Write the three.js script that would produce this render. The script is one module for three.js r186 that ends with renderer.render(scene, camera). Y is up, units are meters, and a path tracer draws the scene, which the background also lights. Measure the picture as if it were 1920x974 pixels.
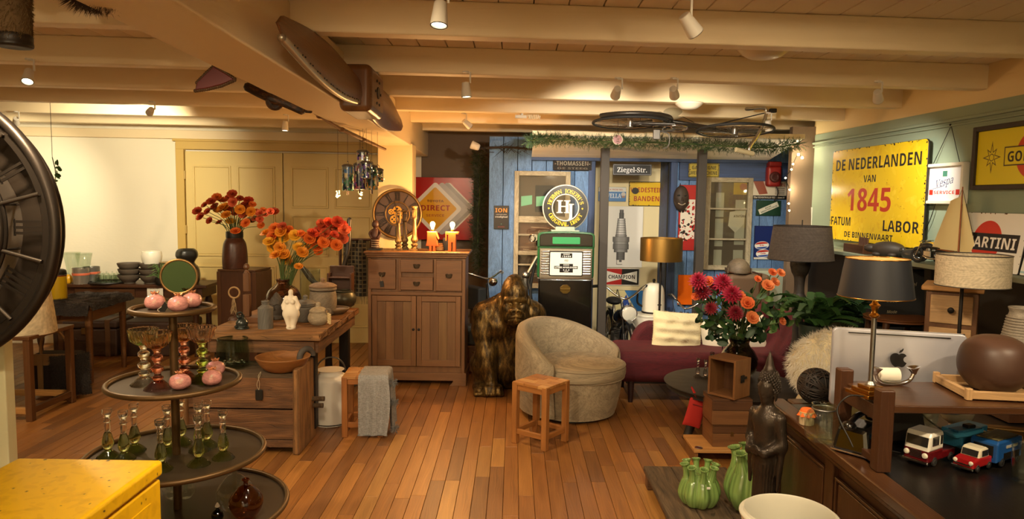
import*as THREE from 'three';
import{RoundedBoxGeometry}from 'three/addons/geometries/RoundedBoxGeometry.js';
import{mergeGeometries,mergeVertices,toCreasedNormals}from 'three/addons/utils/BufferGeometryUtils.js';
import{MarchingCubes}from 'three/addons/objects/MarchingCubes.js';
import{ImprovedNoise}from 'three/addons/math/ImprovedNoise.js';
import{RectAreaLightUniformsLib}from 'three/addons/lights/RectAreaLightUniformsLib.js';
import{FontLoader}from 'three/addons/loaders/FontLoader.js';
import{TextGeometry}from 'three/addons/geometries/TextGeometry.js';
const SERIF=await new FontLoader().loadAsync('fonts/droid/droid_serif_bold.typeface.json');
RectAreaLightUniformsLib.init();

// ---------- camera, world, exposure ----------
const scene=new THREE.Scene();
scene.background=new THREE.Color(0x000000);
const camera=new THREE.PerspectiveCamera(40.17,1920/974,0.05,60);
camera.rotation.order='YXZ';
camera.position.set(0,1.75,0);
camera.rotation.set(-0.0846,0.0025,0.0138);
camera.updateMatrixWorld(true);
const renderer=new THREE.WebGLRenderer({antialias:true});
renderer.toneMapping=THREE.LinearToneMapping;
renderer.toneMappingExposure=0.95;
renderer.shadowMap.enabled=true;
const WARM=new THREE.Color(1.0,0.70,0.36),WARM2=new THREE.Color(1.0,0.52,0.18),NEUTRAL=new THREE.Color(1.0,0.78,0.5),COOL=new THREE.Color(1.0,0.9,0.73);
// ceiling spotlights: [fitting position, aim point, candela, half-angle deg, colour, label]
const SPOT_GAIN=0.6;
// ---------- helpers ----------
let seed=12345;
const rnd=(a=1,b)=>{seed=(seed+0x6d2b79f5)|0;let t=Math.imul(seed^(seed>>>15),1|seed);t=(t+Math.imul(t^(t>>>7),61|t))^t;const r=((t^(t>>>14))>>>0)/4294967296;return b===undefined?r*a:a+(b-a)*r;};
const V=(x,y,z)=>new THREE.Vector3(x,y,z),PI=Math.PI,R=(d)=>(d*PI)/180;
const ray=(px,py)=>V((px-960)/1332,-(py-487)/1332,-1).applyEuler(camera.rotation);
const onZ=(px,py,z)=>{const d=ray(px,py),t=z/d.z;return V(d.x*t,1.75+d.y*t,z);}; // a photograph point at a depth
const onY=(px,py,y)=>{const d=ray(px,py),t=(y-1.75)/d.y;return V(d.x*t,y,d.z*t);}; // ... on a level
const counts={};
const numbered=(n)=>{counts[n]=(counts[n]??-1)+1;return counts[n]?n+'_'+String(counts[n]).padStart(3,'0'):n;};
function tag(o,label,category,group,kind){if(label)o.userData.label=label;if(category)o.userData.category=category;if(group)o.userData.group=group;if(kind)o.userData.kind=kind;return o;}
function thing(name,label,category,p=[0,0,0],ry=0,group){
const o=new THREE.Group();o.name=numbered(name);scene.add(o);o.position.set(...(p.isVector3?p.toArray():p));o.rotation.y=ry;
return tag(o,label,category,group);
}
function struct(name){const o=new THREE.Group();o.name=name;o.userData.kind='structure';scene.add(o);return o;}
const clean=(g)=>{let h=g.index?g.toNonIndexed():g;for(const k of Object.keys(h.attributes))if(!['position','normal','uv','color'].includes(k))h.deleteAttribute(k);return h;};
const mg=(list)=>{list=list.flat(9);if(list.length===1)return list[0];const c=list.map(clean);const col=c.every((g)=>g.attributes.color),uv=c.every((g)=>g.attributes.uv);for(const g of c){if(!col)g.deleteAttribute('color');if(!uv)g.deleteAttribute('uv');g.morphAttributes={};}return mergeGeometries(c);};
function add(parent,name,geo,mat,label){
const m=new THREE.Mesh(Array.isArray(geo)?mg(geo):geo,mat);m.name=name;m.castShadow=m.receiveShadow=true;parent.add(m);if(label)m.userData.label=label;return m;
}
const at=(m,x=0,y=0,z=0,rx=0,ry=0,rz=0)=>{m.position.set(x,y,z);m.rotation.set(rx,ry,rz);return m;};
const tr=(g,x=0,y=0,z=0,rx=0,ry=0,rz=0,s)=>{if(s)g.scale(...(Array.isArray(s)?s:[s,s,s]));if(rz)g.rotateZ(rz);if(rx)g.rotateX(rx);if(ry)g.rotateY(ry);return g.translate(x,y,z);};
function dup(o,p,ry,label){const c=o.clone();c.name=numbered(o.name.replace(/_\d{3}$/,''));c.userData={...o.userData};if(label)c.userData.label=label;if(p)c.position.set(...(p.isVector3?p.toArray():p));if(ry!==undefined)c.rotation.y=ry;scene.add(c);return c;}
// uv in units of a wood texture (1.2 m along the grain, 0.3 m across) with the grain along the longest side
function woodUV(g,axis,o=rnd(10)){
g.computeBoundingBox();const s=g.boundingBox.getSize(V());const L=axis??(s.x>=s.y&&s.x>=s.z?0:s.y>=s.z?1:2);
const P=g.attributes.position,N=g.attributes.normal,uv=new Float32Array(P.count*2),o2=rnd(10);
for(let i=0;i<P.count;i++){
const n=[Math.abs(N.getX(i)),Math.abs(N.getY(i)),Math.abs(N.getZ(i))],p=[P.getX(i),P.getY(i),P.getZ(i)];n[L]*=0.8;
const d=n.indexOf(Math.max(...n));const rest=[0,1,2].filter((k)=>k!==d&&k!==L);
uv[2*i]=(d===L?p[rest[0]]*0.3:p[L]/1.2)+o;uv[2*i+1]=(d===L?p[rest[1]]:p[rest[0]])/0.3+o2;
}
g.setAttribute('uv',new THREE.BufferAttribute(uv,2));return g;
}
const bx=(w,h,d,x=0,y=0,z=0,r=0.004,axis)=>{const m=Math.min(w,h,d);const g=r>0&&m>0.004?new RoundedBoxGeometry(w,h,d,1,Math.min(r,m*0.45)):new THREE.BoxGeometry(w,h,d);return woodUV(g,axis).translate(x,y,z);};
const lathe=(prof,seg=32)=>new THREE.LatheGeometry(prof.map(([r,y])=>new THREE.Vector2(Math.max(r,0),y)),seg);
// smooth lathe through control points
const slathe=(prof,seg=32,n=40)=>{const c=new THREE.SplineCurve(prof.map(([r,y])=>new THREE.Vector2(r,y)));return new THREE.LatheGeometry(c.getPoints(n).map((p)=>p.setX(Math.max(p.x,0))),seg);};
const cyl=(r0,r1,h,x=0,y=0,z=0,seg=20)=>new THREE.CylinderGeometry(r1,r0,h,seg).translate(x,y,z);
const ball=(r,x=0,y=0,z=0,s=[1,1,1],seg=20)=>new THREE.SphereGeometry(r,seg,Math.round(seg*0.7)).scale(...s).translate(x,y,z);
const torus=(R1,r,x=0,y=0,z=0,rx=0,ry=0,seg=48,rs=10,arc=2*PI)=>tr(new THREE.TorusGeometry(R1,r,rs,seg,arc),x,y,z,rx,ry);
const pts=(a)=>a.map((p)=>(p.isVector3?p:V(...p)));
const tube=(a,r,seg=0,rs=8,closed=false)=>{const c=new THREE.CatmullRomCurve3(pts(a),closed,'centripetal');const g=new THREE.TubeGeometry(c,seg||a.length*6,r,rs,closed);if(closed)return g;return mg([g,ball(r,...c.getPoint(0).toArray(),[1,1,1],6),ball(r,...c.getPoint(1).toArray(),[1,1,1],6)]);};
const rod=(a,b,r,r2=r,seg=10)=>{const A=V(...(a.isVector3?a.toArray():a)),B=V(...(b.isVector3?b.toArray():b)),d=B.clone().sub(A),g=new THREE.CylinderGeometry(r2,r,d.length(),seg);g.applyQuaternion(new THREE.Quaternion().setFromUnitVectors(V(0,1,0),d.clone().normalize()));const m=A.add(B).multiplyScalar(0.5);return g.translate(m.x,m.y,m.z);};
const shape=(a)=>new THREE.Shape(a.map(([x,y])=>new THREE.Vector2(x,y)));
const ext=(s,d,b=0.003,seg=1,cs=12)=>new THREE.ExtrudeGeometry(s,{depth:Math.max(d-2*b,0.0005),bevelEnabled:b>0,bevelThickness:b,bevelSize:b,bevelOffset:-b,bevelSegments:seg,curveSegments:cs}).translate(0,0,b);
const rrect=(w,h,r)=>{const s=new THREE.Shape(),x=-w/2,y=-h/2;s.moveTo(x+r,y).lineTo(x+w-r,y).quadraticCurveTo(x+w,y,x+w,y+r).lineTo(x+w,y+h-r).quadraticCurveTo(x+w,y+h,x+w-r,y+h).lineTo(x+r,y+h).quadraticCurveTo(x,y+h,x,y+h-r).lineTo(x,y+r).quadraticCurveTo(x,y,x+r,y);return s;};
const warp=(g,f)=>{const P=g.attributes.position,v=V();for(let i=0;i<P.count;i++){v.fromBufferAttribute(P,i);f(v,i);P.setXYZ(i,v.x,v.y,v.z);}g.computeVertexNormals();return g;};
const smooth=(g)=>{g.deleteAttribute('normal');g.deleteAttribute('uv');const h=mergeVertices(g,1e-4);h.computeVertexNormals();return h;};
const noise=new ImprovedNoise(),nz=(x,y,z)=>noise.noise(x,y,z);
const fbm=(x,y,z,o=4)=>{let s=0,a=0.5;for(let i=0;i<o;i++){s+=a*nz(x,y,z);x*=2.03;y*=2.03;z*=2.03;a*=0.5;}return s;};
// ---------- textures ----------
function dataTex(w,h,f,srgb=true,rep=true){
const d=new Uint8Array(w*h*4);for(let y=0;y<h;y++)for(let x=0;x<w;x++){const c=f(x/w,y/h,x,y),o=(y*w+x)*4;d[o]=Math.max(0,Math.min(255,c[0]*255));d[o+1]=Math.max(0,Math.min(255,c[1]*255));d[o+2]=Math.max(0,Math.min(255,c[2]*255));d[o+3]=255;}
const t=new THREE.DataTexture(d,w,h);t.colorSpace=srgb?THREE.SRGBColorSpace:THREE.NoColorSpace;t.magFilter=THREE.LinearFilter;t.minFilter=THREE.LinearMipmapLinearFilter;t.generateMipmaps=true;if(rep)t.wrapS=t.wrapT=THREE.RepeatWrapping;t.needsUpdate=true;return t;
}
const pn=(u,v,fu,fv,k=0)=>{const a=2*PI*u,b=2*PI*v;return nz(Math.cos(a)*fu/6.283+7.3+k,Math.sin(a)*fu/6.283+Math.cos(b)*fv/6.283,Math.sin(b)*fv/6.283+k*3.1);}; // tiles
const T={};
T.grain=dataTex(1024,256,(u,v)=>{const wv=pn(u,v,3,5,1)*0.09+pn(u,v,9,9,2)*0.02;const l=pn(u,v+wv,2.5,60,3)*0.5+pn(u,v+wv,5,160,4)*0.45+pn(u,v,60,330,9)*0.25;const big=pn(u,v,4,7,5);const s=0.86+l*0.15+big*0.09;return[s,s*(0.985+big*0.02),s*(0.96+big*0.05)];});
T.rough=dataTex(1024,256,(u,v)=>{const wv=pn(u,v,5,6,11)*0.12;const l=pn(u,v+wv,4,50,13)*0.6+pn(u,v,12,180,14)*0.5;const big=pn(u,v,7,9,15),crack=Math.abs(pn(u,v+wv,3,22,16))<0.016?0.72:1;const s=(0.82+l*0.2+big*0.24)*crack;return[s,s*0.96,s*0.9];});
T.mott=dataTex(512,512,(u,v)=>{const s=0.9+pn(u,v,9,9,21)*0.09+pn(u,v,26,26,22)*0.1+pn(u,v,80,80,23)*0.12;return[s,s,s];});
T.fine=dataTex(512,512,(u,v)=>{const s=0.6+pn(u,v,150,150,31)*0.5+pn(u,v,60,60,32)*0.3;return[s,s,s];},false);
T.weave=dataTex(256,256,(u,v)=>{const a=Math.sin(u*2*PI*40),b=Math.sin(v*2*PI*40);const s=0.62+0.22*(a*b>0?a:b)+pn(u,v,20,20,33)*0.3;return[s,s,s];});
T.linen=dataTex(256,512,(u,v)=>{const s=0.87+pn(u,v,20,150,35)*0.17+pn(u,v,120,20,36)*0.12;return[s,s*0.99,s*0.97];});
T.patch=dataTex(512,512,(u,v)=>{const a=pn(u,v,7,7,41)+pn(u,v,22,22,42)*0.6+pn(u,v,90,90,43)*0.35;const s=THREE.MathUtils.smoothstep(a,-0.12,0.4);return[0.5+s*0.5,0.47+s*0.5,0.42+s*0.46];});
// ---------- materials ----------
const rep=(t,a,b)=>{const c=t.clone();c.repeat.set(a,b);c.needsUpdate=true;return c;};
const mat=(c,r=0.6,m=0,o={})=>new THREE.MeshStandardMaterial({color:c,roughness:r,metalness:m,...o});
const phy=(c,r,o={})=>new THREE.MeshPhysicalMaterial({color:c,roughness:r,...o});
const wood=(c,r=0.55,t=T.grain,b=0.0012)=>mat(c,r,0,{map:t,bumpMap:t,bumpScale:b});
const glass=(c=0xffffff,att,dist=0.05,r=0.04)=>phy(c,r,{transmission:1,thickness:att?0.02:0,ior:1.5,...(att?{attenuationColor:new THREE.Color(att),attenuationDistance:dist}:{})});
const glow=(c,i)=>new THREE.MeshStandardMaterial({color:0x222222,emissive:c,emissiveIntensity:i});
const M={
cream:mat(0xe6cf9c,0.55,0,{bumpMap:T.mott,bumpScale:0.0008}),creamDoor:mat(0xd9c07c,0.5),beam:mat(0xead6ae,0.55,0,{bumpMap:T.grain,bumpScale:0.001}),ceil:mat(0xecdcc0,0.6,0,{bumpMap:T.grain,bumpScale:0.001}),
plaster:mat(0xece4cc,0.8,0,{bumpMap:T.fine,bumpScale:0.0006}),darkWall:mat(0x75624f,0.85,0,{bumpMap:T.fine,bumpScale:0.001}),greenWall:mat(0x8fa08c,0.7,0,{bumpMap:T.fine,bumpScale:0.0006}),nearBlack:mat(0x1c1a18,0.7),
blue:wood(0x6b93c8,0.6,T.mott,0.001),blueDark:wood(0x425a8c,0.6),teak:wood(0x855b35,0.42),teakDark:wood(0x6e4828,0.45),teakLight:wood(0xc99455,0.5),pine:wood(0xd0a468,0.55),paleWood:wood(0xcfa877,0.55),walnut:wood(0x50301b,0.4),mahog:wood(0x55351d,0.35),darkTop:wood(0x2c2620,0.35),oldWood:wood(0x9c7346,0.75,T.rough,0.004),oldDark:wood(0x7a5636,0.75,T.rough,0.004),greyWood:wood(0x6a5842,0.8,T.rough,0.004),blackWood:wood(0x332d28,0.6,T.rough,0.002),
black:mat(0x15130f,0.45),blackGloss:phy(0x0b0a09,0.18,{clearcoat:1,clearcoatRoughness:0.06}),iron:mat(0x2a2623,0.5,0.7),chrome:mat(0xcfd0d2,0.14,1),steel:mat(0x9a9a98,0.35,1),brass:mat(0xb8863a,0.28,1),oldBrass:mat(0x80633a,0.42,0.85),copper:mat(0xb0694a,0.3,1),alu:mat(0xb2b2bb,0.36,0.45),
white:mat(0xeee9dc,0.5),whiteGloss:phy(0xf0ead8,0.25,{clearcoat:0.6}),lampWhite:mat(0xd9d2c2,0.5),rubber:mat(0x1b1a18,0.75),greyMetal:mat(0x55504a,0.45,0.5),
leaf:mat(0x2f5224,0.55,0,{side:THREE.DoubleSide}),leafDark:mat(0x1e3a1c,0.6,0,{side:THREE.DoubleSide}),leafPale:mat(0x688a4a,0.6,0,{side:THREE.DoubleSide}),stem:mat(0x4a5a28,0.7),
};
// sign faces drawn on a canvas
function face(w,h,ppm,draw){const c=document.createElement('canvas');c.width=Math.round(w*ppm);c.height=Math.round(h*ppm);const x=c.getContext('2d');draw(x,c.width,c.height);const t=new THREE.CanvasTexture(c);t.colorSpace=THREE.SRGBColorSpace;return t;}
function txt(x,s,cx,cy,size,col,font='bold',fam='sans-serif',wid){x.font=`${font} ${size}px ${fam}`;x.fillStyle=col;x.textAlign='center';x.textBaseline='middle';if(wid){const m=x.measureText(s).width;x.save();x.translate(cx,cy);x.scale(wid/m,1);x.fillText(s,0,0);x.restore();}else x.fillText(s,cx,cy);}
const chips=(x,W,H,n,col,edge=0.03,rmax=0.02)=>{for(let i=0;i<n;i++){const s=rnd()<0.5,t=rnd(),e=rnd(edge),q=rnd()<0.5;const px=s?t*W:(q?e*W:W-e*W),py=s?(q?e*H:H-e*H):t*H;x.fillStyle=col;x.beginPath();x.ellipse(px,py,rnd(0.002,rmax)*W,rnd(0.002,rmax)*W,rnd(3),0,7);x.fill();}};
// a panel sign lying in the xy plane facing +z, centred on its origin; body + printed face
function panel(o,w,h,t,tex,edgeMat,r=0.004,rough=0.3,names=['plate','printed_face']){
add(o,names[0],ext(rrect(w,h,Math.max(r,0.003)),t,Math.min(0.002,t/4),1,6).translate(0,0,-t),edgeMat);
const g=new THREE.ShapeGeometry(rrect(w-0.004,h-0.004,Math.max(r,0.003)),8),P=g.attributes.position,uv=g.attributes.uv;for(let i=0;i<P.count;i++)uv.setXY(i,P.getX(i)/w+0.5,P.getY(i)/h+0.5);
return add(o,names[1],g.translate(0,0,0.0012),mat(0xffffff,rough,0,{map:tex}));
}
// marching-cubes solid from a signed distance function (negative inside)
function blob(sdf,c,half,res){
const mc=new MarchingCubes(res,new THREE.MeshStandardMaterial(),false,false,260000);mc.isolation=0;mc.reset();
const n=mc.size,h=n/2;const p=V();
for(let z=0;z<n;z++)for(let y=0;y<n;y++)for(let x=0;x<n;x++){p.set(c[0]+((x-h)/h)*half,c[1]+((y-h)/h)*half,c[2]+((z-h)/h)*half);mc.field[x+y*n+z*n*n]=-sdf(p)/half;}
mc.update();const k=mc.count,pos=new Float32Array(mc.positionArray.subarray(0,k*3));
for(let i=0;i<k;i++){for(let a=0;a<3;a++)pos[i*3+a]=c[a]+pos[i*3+a]*half;}
let g=new THREE.BufferGeometry();g.setAttribute('position',new THREE.BufferAttribute(pos,3));g=mergeVertices(g,1e-5);g.computeVertexNormals();return g;
}
const smin=(a,b,k)=>{const h=Math.max(k-Math.abs(a-b),0)/k;return Math.min(a,b)-h*h*k*0.25;};
const cap=(p,a,b,r1,r2=r1)=>{const ax=b[0]-a[0],ay=b[1]-a[1],az=b[2]-a[2],px=p.x-a[0],py=p.y-a[1],pz=p.z-a[2];const t=Math.max(0,Math.min(1,(px*ax+py*ay+pz*az)/(ax*ax+ay*ay+az*az+1e-9)));return Math.hypot(px-ax*t,py-ay*t,pz-az*t)-(r1+(r2-r1)*t);};
const ell=(p,c,r)=>{const x=(p.x-c[0])/r[0],y=(p.y-c[1])/r[1],z=(p.z-c[2])/r[2];const k=Math.hypot(x,y,z);return(k-1)*Math.min(...r);};
const triUV=(g,s=1)=>{const P=g.attributes.position,N=g.attributes.normal,uv=new Float32Array(P.count*2);for(let i=0;i<P.count;i++){const a=Math.abs(N.getX(i)),b=Math.abs(N.getY(i)),c=Math.abs(N.getZ(i));const q=a>b&&a>c?[P.getZ(i),P.getY(i)]:b>c?[P.getX(i),P.getZ(i)]:[P.getX(i),P.getY(i)];uv[2*i]=q[0]*s;uv[2*i+1]=q[1]*s;}g.setAttribute('uv',new THREE.BufferAttribute(uv,2));return g;};
// a soft cushion: w x h, thickness t, standing in xy
function pillow(w,h,t,n=22,f=()=>0){
const mk=(s)=>{const g=new THREE.PlaneGeometry(1,1,n,n);warp(g,(v)=>{const x=v.x*2,y=v.y*2;const e=Math.pow(Math.max(0,(1-Math.pow(Math.abs(x),2.6))*(1-Math.pow(Math.abs(y),2.6))),0.5);const pin=1-0.07*(x*x*(1-y*y)+y*y*(1-x*x));v.set(x*w/2*(y*y>0.2?1-0.06*(1-x*x)*0:1)*(1-0.05*(1-y*y)),y*h/2*(1-0.05*(1-x*x)),s*(t/2*e*pin+e*f(x,y)));});if(s<0){const ix=g.index.array;for(let i=0;i<ix.length;i+=3){const q=ix[i];ix[i]=ix[i+1];ix[i+1]=q;}g.computeVertexNormals();}return g;};
return mg([mk(1),mk(-1)]);
}
// fur: instanced tapered hairs over a geometry (stuff)
function fur(parent,geo,n,len,rad,material,droop=0.4,name='fur'){
const g=geo.index?geo.toNonIndexed():geo,P=g.attributes.position,tri=P.count/3,area=[];let tot=0;const a=V(),b=V(),c=V();
for(let i=0;i<tri;i++){a.fromBufferAttribute(P,3*i);b.fromBufferAttribute(P,3*i+1);c.fromBufferAttribute(P,3*i+2);tot+=b.clone().sub(a).cross(c.clone().sub(a)).length();area.push(tot);}
const hair=new THREE.ConeGeometry(rad,len,3,2,true).translate(0,len/2,0);warp(hair,(v)=>{v.z+=(v.y*v.y/len)*0.45;});
const im=new THREE.InstancedMesh(hair,material,n);const m=new THREE.Matrix4(),q=new THREE.Quaternion(),nn=V();
for(let i=0;i<n;i++){
const t=rnd(tot);let lo=0,hi=tri-1;while(lo<hi){const k=(lo+hi)>>1;if(area[k]<t)lo=k+1;else hi=k;}
a.fromBufferAttribute(P,3*lo);b.fromBufferAttribute(P,3*lo+1);c.fromBufferAttribute(P,3*lo+2);let u=rnd(),w=rnd();if(u+w>1){u=1-u;w=1-w;}
const e1=b.clone().sub(a),e2=c.clone().sub(a);nn.copy(e1).cross(e2).normalize();const p=a.clone().addScaledVector(e1,u).addScaledVector(e2,w);
const tw=fbm(p.x*9,p.y*9,p.z*9,2)*3;nn.add(V(Math.sin(tw*3)*0.7+rnd(-0.35,0.35),-droop+rnd(-0.35,0.35),Math.cos(tw*3)*0.7+rnd(-0.35,0.35)).multiplyScalar(0.8)).normalize();
q.setFromUnitVectors(V(0,1,0),nn);const s=rnd(0.6,1.2);im.setMatrixAt(i,m.compose(p,q,V(s,s,s)));
}
im.name=name;im.userData.kind='stuff';im.castShadow=true;parent.add(im);return im;
}
// ---------- the room ----------
const SL=0.085; // the house stands a little askew to its floorboards
const wallZ=(x)=>-8.2-SL*(x+5); // back wall
const onWall=(px,py,off=0)=>{const d=ray(px,py),z0=-8.625+off,t=z0/(d.z+SL*d.x);return V(d.x*t,1.75+d.y*t,d.z*t);};
const rightX=(z)=>3.0+0.038*(z+5.5);
const onRight=(px,py,off=0)=>{const d=ray(px,py),t=(3.209-off)/(d.x-0.038*d.z);return V(d.x*t,1.75+d.y*t,d.z*t);};
{ // floor: oak boards, each with a chamfered upper edge and open joints
const floor=struct('floor');
add(floor,'subfloor',new THREE.BoxGeometry(10.4,0.1,12.2).translate(-1.7,-0.075,-2.9),mat(0x1d1208,0.9));
const W=0.0908,x0=onY(912.5,954,0).x%W,base=[0xa56d34,0x9c6631,0xad763b,0x946030,0xa26b34,0xb27f41,0x86582e,0x9d6835].map((c)=>new THREE.Color(c));
const mF=new THREE.MeshStandardMaterial({vertexColors:true,map:T.grain,bumpMap:T.grain,bumpScale:0.0012,roughness:0.42});
const list=[];
const q=V();const proj=(x,z)=>{q.set(x,0,z).project(camera);return[960+q.x*960,487-q.y*487];};
for(let i=-73;i<35;i++){
const x=x0+i*W;let z=1.4+rnd(0.6);
while(z>-8.9){
const L=[0.55,0.8,1.1,1.1,1.65][Math.floor(rnd(5))],z2=Math.max(z-L,-8.9),c=base[Math.floor(rnd(8))].clone().multiplyScalar(rnd(0.86,1.12));
const nz0=Math.min(z,-2.6);let s=0;
if(z2<-2.6){const a=proj(x,nz0),b=proj(x+W,nz0),e=proj(x,z2);const inn=Math.max(a[0],e[0])>-40&&Math.min(a[0],e[0])<1960&&e[1]<974;s=inn?Math.abs(b[0]-a[0])*Math.hypot(e[0]-a[0],e[1]-a[1]):0;if(x<-2.9&&z2>-4.4)s*=0.1;if(x>1.75)s*=0.05;}
list.push({x,z,z2,c,s});z=z2;
}
}
const geo=({x,z,z2,c})=>{
const g0=0.0011,b=0.0016,h=0.0,d=-0.012,xa=x+g0,xb=x+W-g0,za=z-0.0008,zb=z2+0.0008;
const top=[[xa+b,h,za-b],[xb-b,h,za-b],[xb-b,h,zb+b],[xa+b,h,zb+b]],mid=[[xa,h-b,za],[xb,h-b,za],[xb,h-b,zb],[xa,h-b,zb]],bot=mid.map((p)=>[p[0],d,p[2]]);
const P=[],U=[],C=[],o=rnd(8),o2=rnd(8);const quad=(a,b2,c2,d2)=>{for(const p of[a,b2,c2,a,c2,d2]){P.push(...p);U.push(p[2]/1.2+o,(p[0]-x+p[1])/0.3+o2);C.push(c.r,c.g,c.b);}};
quad(top[0],top[1],top[2],top[3]);for(let k=0;k<4;k++){const n=(k+1)%4;quad(mid[k],mid[n],top[n],top[k]);quad(bot[k],bot[n],mid[n],mid[k]);}
const g=new THREE.BufferGeometry();g.setAttribute('position',new THREE.Float32BufferAttribute(P,3));g.setAttribute('uv',new THREE.Float32BufferAttribute(U,2));g.setAttribute('color',new THREE.Float32BufferAttribute(C,3));g.computeVertexNormals();return g;
};
list.sort((a,b)=>b.s-a.s);
list.slice(0,298).forEach((p)=>add(floor,'floor_board',geo(p),mF));
const rest=add(floor,'floor_boards',mg(list.slice(298).map(geo)),mF);rest.userData.kind='stuff';
}
{ // ceiling: boards running away from the camera over slanted cross beams, and one heavy girder
const c=struct('ceiling');
const pl=bx(0.16,0.02,12,0,0,0,0.004,2);
for(let i=0;i<62;i++){const m=add(c,'ceiling_board',pl,M.ceil);at(m,-6.75+i*0.1645,2.67,-2.8);}
add(c,'roof_slab',new THREE.BoxGeometry(10.6,0.12,12.4).translate(-1.7,2.745,-2.8),mat(0x6b5a44,0.9));
const bm=bx(11,0.16,0.1,0,0,0,0.008,0);
for(const z of[2.4,1.45,0.5,-0.5,-1.5,-2.5,-3.5,-4.52,-5.47,-6.36,-7.25,-8.15])at(add(c,'beam',bm,M.beam),-1.7,2.58,z+SL*2.45,0,SL,0);
at(add(c,'girder',bx(0.31,0.32,9.8,0,0,0,0.012,2),M.beam),-1.185,2.47,-3.58,-0.0143,0,0);
}
{ // column under the girder
const c=struct('pillar');const a=onZ(708,400,-7.05),b=onZ(773,400,-7.05),w=b.x-a.x;
add(c,'shaft',bx(w,2.28,0.26,(a.x+b.x)/2,1.14,-7.18,0.008),M.cream);
}
{ // walls
const wb=struct('wall_back');at(add(wb,'plaster',new THREE.BoxGeometry(5.6,2.7,0.1),M.plaster),-3.9,1.33,wallZ(-3.9)-0.05,0,SL,0);
at(add(wb,'dark_plaster',new THREE.BoxGeometry(4.6,2.7,0.1),M.darkWall),1.17,1.33,wallZ(1.17)-0.05,0,SL,0);
at(add(wb,'wall_plate',bx(5.2,0.1,0.07,0,0,0,0.006,0),M.beam),-3.85,2.44,wallZ(-3.85)+0.04,0,SL,0);
const wl=struct('wall_left');add(wl,'plaster',new THREE.BoxGeometry(0.1,2.7,12.2).translate(-6.75,1.33,-2.9),M.plaster);
const wf=struct('wall_front_unseen');add(wf,'plaster',new THREE.BoxGeometry(10.4,2.7,0.1).translate(-1.7,1.33,3.1),M.plaster);  // unseen wall behind the camera, pale so it bounces light forward
const wr=struct('wall_right');const put=(n,g,m,x,y)=>at(add(wr,n,g,m),rightX(-2)+x,y,-2,0,0.038,0);
put('upper_plaster',new THREE.BoxGeometry(0.1,1.12,10.2),M.greenWall,0.05,1.86);put('cream_plaster',new THREE.BoxGeometry(0.1,0.3,10.2),M.cream,0.055,2.55);put('lower_panelling',new THREE.BoxGeometry(0.1,1.32,10.2),M.nearBlack,0.05,0.65);
put('picture_rail',bx(0.03,0.022,10.2,0,0,0,0.006,2),M.greenWall,-0.01,2.335);put('picture_rail',bx(0.02,0.014,10.2,0,0,0,0.004,2),M.greenWall,-0.006,2.3);
const sh=struct('trim_1');at(add(sh,'wall_ledge',bx(0.24,0.03,4.6,0,0,0,0.005,2),mat(0x7e8775,0.6)),rightX(-4.8)-0.12,1.335,-4.8,0,0.038,0);
const wp=struct('wall_partition');add(wp,'dark_plaster',new THREE.BoxGeometry(0.42,2.5,0.08).translate(2.93,1.25,-7.1),M.darkWall);
const le=struct('wall_end');const p=onZ(9,700,-3.1);add(le,'end_board',bx(0.5,1.25,0.06,p.x-0.25,0.625,-3.13,0.006),mat(0xe6e2b8,0.6));
}
{ // cream double door with its frame
const d=struct('door_1');const o=new THREE.Group();o.name='leaves';const P=(px,py)=>{const w=onWall(px,py);return[w.x,w.y];};
const[xl,yt]=P(333,269),[xs]=P(533,330),[xr]=P(733,330);const cx=xs,g=(n,w,h,t,x,y,m,z=0,par=d)=>{const me=add(par,n,bx(w,h,t,0,0,0,0.006),m);const X=x-cx;at(me,cx+X,y,wallZ(x)+0.03+z,0,SL,0);return me;};
const H=yt;
g('frame_post',0.09,H,0.09,xl+0.045,H/2,mat(0xcaa95c,0.5));g('frame_post',0.09,H,0.09,xr-0.045,H/2,mat(0xcaa95c,0.5));g('frame_head',xr-xl,0.1,0.1,(xl+xr)/2,H-0.02,mat(0xcaa95c,0.5));g('frame_moulding',xr-xl+0.06,0.03,0.13,(xl+xr)/2,H+0.035,mat(0xcaa95c,0.5));
const leafw=xs-xl-0.1;
for(const[s,tall]of[[-1,true],[1,false]]){
const lx=xs+s*(leafw/2+0.004);const lf=g('door_leaf',leafw,H-0.09,0.04,lx,(H-0.09)/2,M.creamDoor);
const cols=2,rows=tall?[[1.05,H-0.26],[0.2,0.92]]:[[1.62,H-0.26],[1.05,1.52],[0.2,0.92]],cw=leafw/2-0.14;
for(let c=0;c<cols;c++)for(const[y0,y1]of rows){const px=(c-0.5)*(cw+0.09),hh=y1-y0,yy=(y0+y1)/2-(H-0.09)/2;
const w=add(lf,'panel',bx(cw-0.03,hh-0.03,0.012,px,yy,0.022,0.005),M.creamDoor);
add(w,'moulding',[bx(cw+0.02,0.02,0.022,px,yy+hh/2,0.024,0.005),bx(cw+0.02,0.02,0.022,px,yy-hh/2,0.024,0.005),bx(0.02,hh,0.022,px-cw/2,yy,0.024,0.005),bx(0.02,hh,0.022,px+cw/2,yy,0.024,0.005)],M.creamDoor);}
}
for(const y of[0.6,1.35,1.98])g('hinge',0.02,0.1,0.03,xl+0.1,y,mat(0xb89a55,0.4),0.035);
}
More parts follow.
